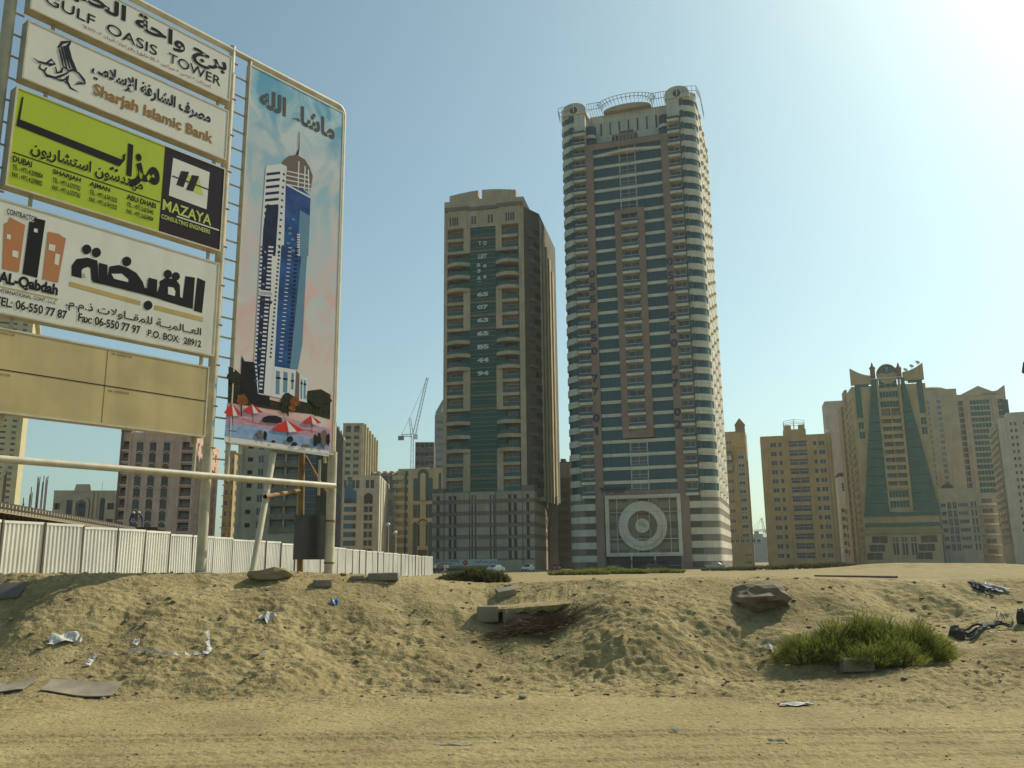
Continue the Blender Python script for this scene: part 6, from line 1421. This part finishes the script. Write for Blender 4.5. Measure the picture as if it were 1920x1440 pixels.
# ================================================================== VEHICLES
TYR = mat('tyre', (.02, .02, .02), .8); RIM = mat('rim', (.35, .35, .34), .3, metal=.7); CGL = mat('car_glass', (.02, .025, .03), .08); LMP = mat('lamp_glass', (.5, .5, .45), .2); RLM = mat('tail_lamp', (.3, .02, .02), .3)
def car(label, px, Y, rz, paint, group='cars parked by the towers', pyz=None):
    x = at(px, 1066, Y).x; t = empty('parked_car', label, 'car', (x, Y, float(ground_z(x, Y, False))), rz, group)
    prof = [(-2.2, .35), (-2.25, .65), (-2.1, .85), (-1.5, .95), (-.75, 1.42), (.7, 1.45), (1.4, 1.02), (2.15, .95), (2.25, .6), (2.2, .35)]
    m = MB(); W2 = .85; i0 = len(m.v)
    secs = [(-W2, .92), (-W2*1.0, 1.0), (W2*1.0, 1.0), (W2, .92)]
    for s_, (y, kz) in enumerate(((-.86, 1), (-.80, 1), (.80, 1), (.86, 1))):
        for (x_, z_) in prof:
            tuck = .16 if z_ > 1.1 else 0; yy = y*(1-tuck) if True else y; m.v.append((x_*(.985 if s_ in (0, 3) else 1), yy, z_-(.03 if s_ in (0, 3) else 0)))
    n = len(prof)
    for s_ in range(3):
        for k in range(n-1): m.f.append((s_*n+k, s_*n+k+1, (s_+1)*n+k+1, (s_+1)*n+k)); m.m.append(0)
    m.f.append(tuple(reversed(range(n)))); m.m.append(0); m.f.append(tuple(range(3*n, 4*n))); m.m.append(0)
    m.build('body', paint, t, smooth=False)
    for sy in (-1, 1):
        g_ = MB(); y = sy*.735; g_.poly([(-1.25, y*1.02, 1.0), (1.2, y*1.02, 1.03), (.62, y*.995, 1.38), (-.7, y*.995, 1.36)] if sy < 0 else [(-.7, y*.995, 1.36), (.62, y*.995, 1.38), (1.2, y*1.02, 1.03), (-1.25, y*1.02, 1.0)]); g_.build('side_window', CGL, t)
    MB().quad((-1.42, -.64, 1.0), (-1.42, .64, 1.0), (-.80, .58, 1.40), (-.80, -.58, 1.40)).build('windscreen', CGL, t); MB().quad((.76, -.58, 1.42), (.76, .58, 1.42), (1.36, .64, 1.06), (1.36, -.64, 1.06)).build('rear_window', CGL, t)
    for wx in (-1.4, 1.35):
        for wy in (-.86, .72):
            w_ = MB().tube((wx, wy, .32), (wx, wy+.16, .32), .32, n=16).build('wheel', TYR, t); MB().tube((wx, wy-.01, .32), (wx, wy+.17, .32), .18, n=10).build('rim', RIM, w_)
    for wy in (-.6, .6): MB().box(-2.26, -2.2, wy-.16, wy+.16, .62, .76).build('headlight', LMP, t); MB().box(2.2, 2.26, wy-.14, wy+.14, .68, .82).build('tail_light', RLM, t)
    MB().box(-2.3, -2.2, -.8, .8, .35, .5).build('bumper', mat('bumper', (.05, .05, .05), .6), t)
    return t
CW_ = mat('paint_white', (.62, .61, .58), .25); CR_ = mat('paint_red', (.30, .03, .03), .25); CS = mat('paint_silver', (.30, .31, .31), .25, metal=.4); CB = mat('paint_dark', (.03, .035, .04), .2)
car('white car parked just right of the far round bush', 929, 168, R_(60), CW_); car('white car parked by the striped podium wall', 990, 178, R_(75), CW_)
car('dark red car half hidden by sand near the gap between towers', 1040, 190, R_(100), CR_); car('dark car in front of the tallest tower entrance', 1226, 196, R_(10), CB); car('silver car at the right corner of the tallest tower', 1340, 198, R_(5), CS)
# street lamps
def lamp(label, px, ptop, Y):
    p = at(px, 1060, Y); zt_ = at(px, ptop, Y).z; t = empty('street_lamp', label, 'street lamp', (p.x, Y, 0), 0, 'street lamps behind the fence')
    MB().tube((0, 0, 0), (0, 0, zt_), .09, .06, n=8).build('pole', STEEL, t); MB().lathe([(0, -.1), (.3, 0), (.34, .2), (.2, .4), (0, .45)], 10, (-.1, 0, zt_-.1)).build('lantern', WHI, t, smooth=True)
lamp('street lamp with round head, in front of the arched cream block', 741.5, 999, 140); lamp('street lamp beside the white and blue block', 727.5, 984, 140)
# red sign at the right edge
t = empty('road_sign', 'dark red panel jutting in at the right edge above the white block', 'sign', at(1922, 693, 60)); MB().prism([(-.25, -.2), (.8, -.9), (1.4, .9), (-.05, .55)], -.05, .05).build('panel', mat('sign_dark_red', (.22, .03, .03), .5), t); MB().tube((1.2, .1, -14), (1.2, .1, .8), .08, n=8).build('pole', RAILM, t)
# ================================================================== ROCKS, BLOCKS, LITTER
CON = mat('old_concrete', (.27, .235, .165), .9, var=.3, vscale=2, bump=.5, bscale=14)
CONS = mat('sandy_crust', (.30, .225, .125), .95, var=.3, vscale=2.5, bump=.9, bscale=9)
def rock_mesh(w_, d, h, seed, n=2, m=CONS, flat=0.):
    import bmesh
    bm = bmesh.new(); bmesh.ops.create_icosphere(bm, subdivisions=n, radius=1)
    P_ = np.array([v.co[:] for v in bm.verts]); nn = fbm(P_[:, 0]*1.5+seed*3.1, P_[:, 1]*1.5+P_[:, 2]*1.7+seed, seed, 3)
    for v, k in zip(bm.verts, nn):
        c = v.co*(1+.75*k); c.x = math.copysign(abs(c.x)**(.75), c.x); c.y = math.copysign(abs(c.y)**.75, c.y)
        if flat: c.z = max(-.6, min(.6, c.z))
        v.co = (c.x*w_/2, c.y*d/2, c.z*h/2)
    me = bpy.data.meshes.new('rock'); bm.to_mesh(me); bm.free(); me.materials.append(m); return me
def solid(name, label, cat, me, px, py, rz=0, rx=0, ry=0, dz=0, Y=None, group=None):
    p = gpoint(px, py) if Y is None else at(px, py, Y); o = put(name, me, None, p+Vector((0, 0, dz))); o.rotation_euler = (rx, ry, rz); return tag(o, label, cat, group)
def blockm(w_, d, h, m=CON):
    import bmesh
    bm = bmesh.new(); bmesh.ops.create_cube(bm, size=1)
    for v in bm.verts: v.co = (v.co.x*w_+random.uniform(-.03, .03)*w_, v.co.y*d, v.co.z*h+random.uniform(-.03, .03)*h)
    bmesh.ops.bevel(bm, geom=bm.edges[:], offset=.02, segments=1, affect='EDGES'); me = bpy.data.meshes.new('block'); bm.to_mesh(me); bm.free(); me.materials.append(m); return me
solid('concrete_block', 'tilted square concrete block on the bank above the overhanging slab', 'concrete block', blockm(.56, .42, .28), 949, 1117, R_(12), R_(12), R_(-9), .05)
solid('concrete_block', 'upright concrete block beside the dry brush heap', 'concrete block', blockm(.60, .5, .42), 917, 1166, R_(-8), 0, 0, .16)
solid('concrete_pipe_end', 'short round concrete pipe end lying by the dry brush', 'pipe', MB().tube((-.28, 0, 0), (.28, 0, 0), .19, n=16).mesh('pipe', CON), 965, 1166, R_(20), 0, 0, .14)
solid('concrete_block', 'low concrete kerb block half buried under the green bush', 'concrete block', blockm(.72, .3, .30), 1607, 1257, R_(4), 0, 0, .12)
solid('concrete_block', 'long pale block lying before the far part of the fence', 'concrete block', blockm(.85, .4, .22), 719, 1086, R_(6), 0, 0, .06)
solid('boulder', 'dark flat boulder between the slanting leg and the rusty prop', 'boulder', rock_mesh(1.15, .8, .38, 4), 506, 1083, 0, dz=.1)
solid('concrete_block', 'small rough block at the foot of the right post', 'concrete block', blockm(.5, .35, .2), 605, 1097, R_(20), dz=.05)
solid('concrete_block', 'small brick fragment on the crest right of the right post', 'concrete block', blockm(.4, .3, .12), 671, 1087, R_(8), dz=.03)
solid('boulder', 'large overhanging clod jutting from the bank above a deep shadow', 'boulder', rock_mesh(1.6, 1.5, .8, 12, 3, mat('hard_clod', (.21, .165, .095), .95, var=.35, vscale=2.5, bump=1.0, bscale=9)), 1426, 1124, R_(4), R_(6), R_(-4), .05)
# undercut sand slab
def crust():
    p = gpoint(1005, 1143); n = 40; b = MB(); W_ = 2.7; top = []; bot = []; NR = 9
    xs = [(i/(n-1)-.5)*W_ for i in range(n)]
    for j in range(NR):
        for i in range(n):
            t = i/(n-1); x = xs[i]; prof = math.sin(math.pi*min(1, t*1.02+.0))**.5*(1-.55*max(0, t-.6)/.4) if 0 < t < .98 else 0
            rag = float(fbm(np.array(x*4.), np.array(3.3), 3, 3))*.10
            y = -(.62+rag)*prof+(1.5+.62*prof)*(j/(NR-1))**1.3
            g0 = .3*(float(ground_z(p.x+x, p.y+.30, False))-p.z)+.7*.13; g = float(ground_z(p.x+x, p.y+y))-p.z
            z = max(g0*.9+.02*rag, g)+.02 if j < NR-2 else g-.04
            if j == 0: z -= .05
            if prof == 0: z = g-.05
            top.append((x, y, z)); bot.append((x, y+.05+.04*math.sin(i*1.3), z-(.13+.05*math.sin(i*.8))*prof-.03))
    b.v = top+bot; N = NR*n
    for j in range(NR-1):
        for i in range(n-1):
            a = j*n+i; b.f.append((a, a+1, a+n+1, a+n)); b.m.append(0); b.f.append((N+a+n, N+a+n+1, N+a+1, N+a)); b.m.append(0)
    for i in range(n-1): b.f.append((i+1, i, N+i, N+i+1)); b.m.append(0)
    o = b.build('sand_crust', SAND, None, p); tag(o, 'broad overhanging crust of hardened sand in the middle of the bank', 'sand crust')
crust()
# clods
def clods(name, n, gen, s0, s1, m, kind='stuff'):
    b = MB(); base = rock_mesh(1, 1, .8, 9, 1); vs = [v.co.copy() for v in base.vertices]; fs = [tuple(p.vertices) for p in base.polygons]
    pts = [gen() for _ in range(n)]; X_ = np.array([p[0] for p in pts]); Y_ = np.array([p[1] for p in pts]); Z_ = ground_z(X_, Y_)
    for x, y, z in zip(X_, Y_, Z_):
        s_ = s0+(s1-s0)*random.random()**3; i = len(b.v); a = random.uniform(0, 6.28); c, d = math.cos(a), math.sin(a); sx, sy, sz = s_*random.uniform(.6, 1.4), s_*random.uniform(.6, 1.4), s_*random.uniform(.4, .9)
        b.v += [((v.x*c*sx-v.y*d*sy)+x, (v.x*d*sx+v.y*c*sy)+y, v.z*sz+z+s_*.12) for v in vs]; b.f += [tuple(i+k for k in f) for f in fs]; b.m += [0]*len(fs)
    tag(b.build(name, m, None), kind=kind)
clods('sand_clods', 1700, lambda: (random.uniform(-17, 17), random.uniform(18.5, 27)), .02, .15, CONS)
clods('pebbles', 2200, lambda: (random.uniform(-14, 14), random.uniform(12, 21)), .01, .045, mat('pebble', (.22, .18, .11), .9, var=.5, vscale=9))
clods('pale_chips', 260, lambda: (random.uniform(-14, 14), random.uniform(12.5, 26)), .015, .05, mat('chip', (.55, .52, .45), .8))
# sheets, papers, strips
PAP = mat('paper_white', (.52, .50, .45), .8); PLY = mat('weathered_board', (.33, .27, .19), .8, var=.25, vscale=3, bump=.2)
def sheet(name, label, cat, px, py, w_, d, m, rz=0, curl=.08, dz=.03, seed=1, th=.004, nx=8, ny=5, wob=1):
    p = gpoint(px, py); c, s_ = math.cos(rz), math.sin(rz); b = MB(); v = []
    rr_ = random.Random(seed); X_ = []; 
    for j in range(ny+1):
        for i in range(nx+1):
            x = (i/nx-.5)*w_*(1+.12*wob*math.sin(j*2+seed)); y = (j/ny-.5)*d*(1+.15*wob*math.sin(i*1.3+seed)); X_.append((x, y))
    gx = np.array([p.x+x*c-y*s_ for x, y in X_]); gy = np.array([p.y+x*s_+y*c for x, y in X_]); gz = ground_z(gx, gy, curl > .06)
    if curl <= .06: gz = ground_z(gx, gy, False); curl *= .5
    zz = gz+dz+curl*.55*np.array([.5+.5*math.sin(x*9/w_+seed*1.7+y*5/d) for x, y in X_])
    b.v = [(float(a-p.x), float(b2-p.y), float(z-p.z)) for a, b2, z in zip(gx, gy, zz)]
    n = len(b.v); b.v += [(x, y, z-th) for x, y, z in b.v]
    for j in range(ny):
        for i in range(nx):
            a = j*(nx+1)+i; b.f.append((a, a+1, a+nx+2, a+nx+1)); b.m.append(0); b.f.append((n+a+nx+1, n+a+nx+2, n+a+1, n+a)); b.m.append(0)
    ring = list(range(nx+1))+[(nx+1)*j+nx for j in range(1, ny+1)]+[(nx+1)*ny+i for i in range(nx-1, -1, -1)]+[(nx+1)*j for j in range(ny-1, 0, -1)]
    for a, c2 in zip(ring, ring[1:]+ring[:1]): b.f.append((c2, a, n+a, n+c2)); b.m.append(0)
    return tag(b.build(name, m, None, p), label, cat)
sheet('board_sheet', 'large flat grey board lying on the sand at lower left', 'board', 152, 1297, 1.5, .5, PLY, R_(2), .012, .03, th=.02, wob=0)
sheet('board_sheet', 'thin grey board cut by the left edge of the photo on flat sand', 'board', 18, 1292, .9, .5, PLY, R_(-3), .012, .03, th=.02, wob=0)
sheet('board_sheet', 'dark plank sheet near the fence foot at the left edge', 'board', 14, 1111, .85, .45, mat('dark_board', (.13, .11, .10), .7), R_(2), .01, .05, th=.03, wob=0)
sheet('paper_scrap', 'torn white cardboard sheet on the left slope', 'litter', 118, 1203, .6, .3, PAP, R_(20), .12, .05, 2)
sheet('paper_scrap', 'small folded white scrap just right of the torn cardboard', 'litter', 147, 1201, .24, .12, mat('paper_dirty', (.45, .42, .38), .7), R_(-40), .1, .04, 3)
sheet('paper_scrap', 'pale crumpled scrap on the slope above the middle of the tape', 'litter', 256, 1204, .18, .14, mat('paper_dirty', (.45, .42, .38), .7), R_(-50), .1, .04, 4)
sheet('paper_scrap', 'crumpled white bag on the slope in the left centre', 'litter', 500, 1164, .42, .26, mat('paper_dirty', (.45, .42, .38), .7), R_(-35), .14, .03, 5)
sheet('plastic_scrap', 'bright blue plastic scrap on the slope under the far fence', 'litter', 627, 1133, .22, .16, mat('plastic_blue', (.02, .14, .35), .4), R_(-10), .1, .04, 6)
sheet('paper_scrap', 'small white sliver on the sand left of centre', 'litter', 495, 1231, .2, .05, PAP, R_(25), .06, .03, 7)
sheet('paper_scrap', 'flat white paper sheet on the open sand at lower right', 'litter', 1491, 1324, .62, .28, PAP, R_(-3), .07, .02, 8)
sheet('paper_scrap', 'tilted white tile shard left of the green bush', 'litter', 1446, 1220, .26, .16, PAP, R_(-50), .09, .04, 9)
sheet('paper_scrap', 'white flat scrap tucked under the left lobe of the bush', 'litter', 1522, 1224, .36, .12, PAP, R_(-10), .07, .03, 10)
sheet('paper_scrap', 'small white scrap on the flat sand at lower centre right', 'litter', 1265, 1372, .12, .07, PAP, 0, .07, .02, 11)
sheet('paper_scrap', 'white sliver near the bottom edge below the paper sheet', 'litter', 1456, 1396, .26, .05, PAP, R_(3), .07, .02, 12)
sheet('paper_scrap', 'tiny white chip of paper low in the left centre', 'litter', 436, 1312, .12, .07, PAP, 0, .07, .02, 13)
sheet('paper_scrap', 'thin pale strip lying near the bottom centre', 'litter', 850, 1400, .55, .05, mat('paper_dirty', (.45, .42, .38), .7), R_(-8), .06, .02, 14)
sheet('metal_scrap', 'crumpled black and silver sheet at upper right of the bank', 'litter', 1868, 1106, .85, .32, mat('scrap_silver', (.17, .18, .18), .6), R_(4), .16, .05, 15)
sheet('plastic_scrap', 'crumpled black sheet under the silver sheet at upper right', 'litter', 1845, 1103, .7, .5, mat('scrap_black', (.03, .03, .03), .5), R_(10), .2, .02, 16)
sheet('paper_scrap', 'small pale can-like scrap on the sand right of the bush', 'litter', 1884, 1154, .26, .14, PAP, 0, .12, .03, 17)
def strip(name, label, pts, w_, m, twist=1.5, cat='litter', up=None):
    P3 = [gpoint(*p) for p in pts]; Q_ = []
    for a, b2 in zip(P3[:-1], P3[1:]):
        for t in range(6): Q_.append(a.lerp(b2, t/6))
    Q_.append(P3[-1]); o = P3[0]; b = MB()
    gz = ground_z(np.array([p.x for p in Q_]), np.array([p.y for p in Q_]))
    for i, p in enumerate(Q_):
        t = (Q_[min(i+1, len(Q_)-1)]-Q_[max(0, i-1)]); t.z = 0; t.normalize(); s_ = Vector((-t.y, t.x, 0)); a = math.sin(i*.9)*twist; h = (up[0] if up else 0)*max(0, i-len(Q_)+7)/6
        e = s_*math.cos(a)+Vector((0, 0, 1))*abs(math.sin(a)); c = Vector((p.x, p.y, float(gz[i])+.025+h)); wv = w_*(.6+.4*math.sin(i*1.7)); b.v += [tuple(c-o), tuple(c-o+e*wv)]
    for i in range(len(Q_)-1): a = 2*i; b.f.append((a, a+2, a+3, a+1)); b.m.append(0)
    ob = b.build(name, m, None, o); sm_ = ob.modifiers.new('thick', 'SOLIDIFY'); sm_.thickness = .006; tag(ob, label, cat)
strip('plastic_strip', 'long torn white plastic strip trailing across the left sand', [(238, 1226), (262, 1222), (290, 1226), (320, 1229), (352, 1229), (385, 1224)], .09, PAP)
strip('plastic_strip', 'white strip end standing up at the right of the trailing tape', [(388, 1226), (398, 1216), (394, 1206), (391, 1200)], .14, PAP, .6, up=(.2,))
strip('plastic_strip', 'short white strip slanting at the left end of the trailing tape', [(168, 1250), (176, 1238), (182, 1232)], .13, PAP, .5)
strip('rope', 'thin dark cord linking the two white strips', [(182, 1231), (205, 1229), (234, 1226)], .02, mat('cord', (.08, .07, .06), .8), .2)
p0, p1 = gpoint(1528, 1083), gpoint(1682, 1087); p0.z += .08; p1.z += .08
tag(MB().tube((0, 0, 0), p1-p0, .035, n=8).build('pipe', mat('rust_pipe', (.10, .055, .04), .7), None, p0), 'long thin rusty pipe lying on the crest right of centre', 'pipe')
# black tangled scrap right of the bush
BLK = mat('black_rubber', (.018, .018, .018), .5)
def scrap():
    p = gpoint(1800, 1195); t = empty('scrap_heap', 'tangle of black rubber hose and sheet just right of the green bush', 'scrap', p); rr_ = random.Random(8)
    for k in range(4):
        b = MB(); x = 0; prev = None
        for i in range(16):
            c = Vector((i*.11-.1+.1*k, .15*math.sin(i*.5+k*1.4)+.06*i, .0)); g_ = float(ground_z(p.x+c.x, p.y+c.y)); c.z = g_-p.z+.05+.08*abs(math.sin(i*.7+k))
            if prev is not None: b.tube(prev, c, .03, n=6)
            prev = c
        b.build('hose', BLK, t)
    put('sheet', rock_mesh(.34, .3, .42, 17, 2, BLK), t, (-.05, .05, .08)); put('sheet', rock_mesh(.4, .3, .12, 19, 2, BLK), t, (1.0, .3, .1))
scrap()
solid('post_stub', 'dark stump standing at the right edge of the sand', 'stump', rock_mesh(.22, .2, .5, 23, 2, BLK), 1917, 1170, dz=.2)
# ================================================================== PLANTS
def leafmat(name, c, c2, sc=2.5):
    m = mat(name, c, .65, col2=c2, vscale=sc, spec=.3); n = m.node_tree; b = n.nodes['Principled BSDF']
    t = n.nodes.new('ShaderNodeBsdfTranslucent'); x = n.nodes.new('ShaderNodeMixShader'); x.inputs[0].default_value = .45
    n.links.new(b.inputs['Base Color'].links[0].from_socket, t.inputs[0]); n.links.new(b.outputs[0], x.inputs[1]); n.links.new(t.outputs[0], x.inputs[2]); n.links.new(x.outputs[0], n.nodes['Material Output'].inputs[0]); return m
GRN = leafmat('bush_green', (.12, .145, .02), (.26, .27, .05)); GR2 = leafmat('bush_olive', (.075, .075, .025), (.14, .13, .045)); STM = mat('stem', (.12, .08, .04), .9)
def bush(name, label, lobes, n, m, ln=.28, leaf=.035, seed=1, cat='bush', up=.55, group=None, loc=None, stems=True):
    rr_ = random.Random(seed); p = loc; t = empty(name, label, cat, p, 0, group); b = MB(); sb = MB()
    for k in range(n):
        lx, ly, rx, ry, h = rr_.choices(lobes, [l[2]*l[3]*l[4] for l in lobes])[0]
        a = rr_.uniform(0, 6.283); r = math.sqrt(rr_.random()); x, y = lx+rx*r*math.cos(a), ly+ry*r*math.sin(a); top = h*math.sqrt(max(.03, 1-r*r))*rr_.uniform(.72, 1.08)
        d = Vector((math.cos(a)*r*.8+rr_.uniform(-.35, .35), math.sin(a)*r*.8+rr_.uniform(-.35, .35), up+rr_.uniform(-.2, .6))).normalized(); L2 = ln*rr_.uniform(.6, 1.3)
        z = max(0.02, (top-L2*.6))*(rr_.random()**.35); s0 = Vector((x, y, z)); 
        nl = 11
        for i in range(nl):
            f = (i+.5)/nl; c = s0+d*L2*f+Vector((0, 0, -.05*f*f)); q1 = Vector((rr_.uniform(-1, 1), rr_.uniform(-1, 1), rr_.uniform(-.2, 1))).normalized(); q2 = d.cross(q1).normalized()
            s_ = leaf*rr_.uniform(.6, 1.3)*(1.15-.5*f); tip = c+(q1+d*.9)*s_*1.9; i0 = len(b.v); b.v += [tuple(c-q2*s_*.35), tuple(c+q2*s_*.35), tuple(tip)]; b.f.append((i0, i0+1, i0+2)); b.m.append(0)
        if stems and k % 6 == 0: sb.tube((lx+(x-lx)*.3, ly+(y-ly)*.3, -.05), s0, .012, .006, n=3, caps=False)
    f = b.build('foliage', m, t); tag(f, kind='stuff')
    if stems: tag(sb.build('stems', STM, t), kind='stuff')
    return t
p = gpoint(1640, 1240); k_ = p.y/1654
bush('green_bush', 'large spreading bright green bush on the right of the sand', [(-1.4, .35, .75, .5, .75), (-.65, .55, .6, .5, 1.05), (.0, .55, .5, .5, 1.25), (.55, .6, .6, .5, 1.1), (1.2, .5, .7, .5, 1.0), (.35, .1, .6, .4, .85), (-.25, -.4, .6, .35, .6), (.45, -.4, .5, .3, .6), (1.65, .4, .4, .35, .7), (-.9, .1, .5, .35, .7)], 7400, GRN, .33, .026, 3, loc=p-Vector((0, 0, .08)))
p = gpoint(886, 1103); p = at(886, 1100, 33); p.z = float(ground_z(p.x, 36, False))
bush('far_bush', 'dark olive rounded bush on the plateau in front of the shop sign', [(-.7, 0, .6, .5, .42), (-.1, .1, .5, .5, .62), (.4, 0, .6, .5, .55), (.9, 0, .4, .4, .5)], 2600, GR2, .24, .04, 5, loc=p)
for (px, py, Y, w_, h, lb) in ((1133, 1066, 110, 2.6, .75, 'low green shrub patch left of the tallest tower entrance'), (1215, 1064, 112, 4.2, .5, 'flat green shrub strip across the tallest tower entrance'), (1180, 1066, 105, 2.0, .35, 'thin shrub patch between the two shrub strips at the tallest tower'), (1470, 1058, 150, 7, .9, 'low dark weeds along the foot of the ochre yellow block'), (1540, 1056, 150, 6, .9, 'low weeds at the right corner of the ochre yellow block'), (1085, 1068, 100, 3, .5, 'dull shrub on the sand mound by the gap between towers'), (1365, 1060, 150, 4, .5, 'sparse weeds right of the tallest tower corner')):
    p = at(px, py, Y); p.z = float(ground_z(p.x, Y)); bush('shrub_patch', lb, [(-w_*.5, 0, w_*.6, 1.0, h*.8), (w_*.4, .3, w_*.7, 1.0, h)], 700, GR2 if Y > 120 else GRN, .4, .13, int(px), loc=p, cat='shrubs', stems=False)
p = gpoint(335, 1078); p = at(345, 1076, 25.6); p.z = float(ground_z(p.x, p.y))
def grass(label, px, py, n, w_, h, m, Y=None, seed=2):
    p = gpoint(px, py) if Y is None else at(px, py, Y); p.z = float(ground_z(p.x, p.y)); rr_ = random.Random(seed); b = MB()
    for i in range(n):
        x, y = rr_.gauss(0, w_), rr_.gauss(0, .15); a = rr_.uniform(0, 6.28); L2 = h*rr_.uniform(.4, 1.1); d = Vector((math.cos(a)*.6, math.sin(a)*.6, 1)).normalized()*L2; s_ = Vector((-math.sin(a), math.cos(a), 0))*.008; c = Vector((x, y, float(ground_z(p.x+x, p.y+y))-p.z)); i0 = len(b.v); b.v += [tuple(c-s_), tuple(c+s_), tuple(c+d*.6+s_), tuple(c+d*.6-s_), tuple(c+d-Vector((0, 0, .15*L2)))]; b.f += [(i0, i0+1, i0+2, i0+3), (i0+3, i0+2, i0+4)]; b.m += [0, 0]
    t = empty('grass_tuft', label, 'grass', p); tag(b.build('blades', m, t), kind='stuff')
grass('sparse green grass tuft at the foot of the fence left of the main post', 335, 1074, 130, .5, .28, GRN)
grass('dry grass tuft beside the right end of the green bush', 1880, 1160, 14, .12, .3, STM, seed=4)
# dry brush heap
def brush():
    p = gpoint(1000, 1192); t = empty('brush_heap', 'heap of dry brown twigs lying under the overhanging crust', 'brush', p); rr_ = random.Random(12); b = MB(); m_ = mat('dry_brush', (.13, .075, .035), .9, var=.5, vscale=6)
    for i in range(1500):
        x = rr_.gauss(.0, .55); y = rr_.gauss(.1, .16); hmax = .34*math.exp(-(x/.8)**2); z = float(0)+rr_.uniform(0, hmax); a = rr_.gauss(0, .7)+(math.pi if rr_.random() < .5 else 0); L2 = rr_.uniform(.1, .45); d = Vector((math.cos(a), math.sin(a)*.6, rr_.uniform(-.25, .35)))*L2; c = Vector((x, y, z)); b.tube(c, c+d, .006, .003, n=3, caps=False)
    gx = np.array([v[0] for v in b.v])+p.x; gy = np.array([v[1] for v in b.v])+p.y; gz = ground_z(gx, gy, False)-p.z
    b.v = [(v[0], v[1], v[2]+float(g_)+.03) for v, g_ in zip(b.v, gz)]
    tag(b.build('twigs', m_, t), kind='stuff')
brush()
def dirt_ridge():
    pass
# ================================================================== AIR
hz = MB().box(-1500, 1500, -50, 1400, -3, 175).mesh('haze', [])
hm = bpy.data.materials.new('haze_air'); hm.use_nodes = True; n = hm.node_tree; n.nodes.remove(n.nodes['Principled BSDF']); v = n.nodes.new('ShaderNodeVolumePrincipled')
v.inputs['Color'].default_value = (.86, .93, .90, 1); v.inputs['Density'].default_value = .00017; v.inputs['Anisotropy'].default_value = .35
n.links.new(v.outputs[0], n.nodes['Material Output'].inputs['Volume']); hz.materials.clear(); hz.materials.append(hm)
tag(put('haze', hz), kind='stuff')
SC.cycles.volume_bounces = 0
SC.cycles.volume_step_rate = 5
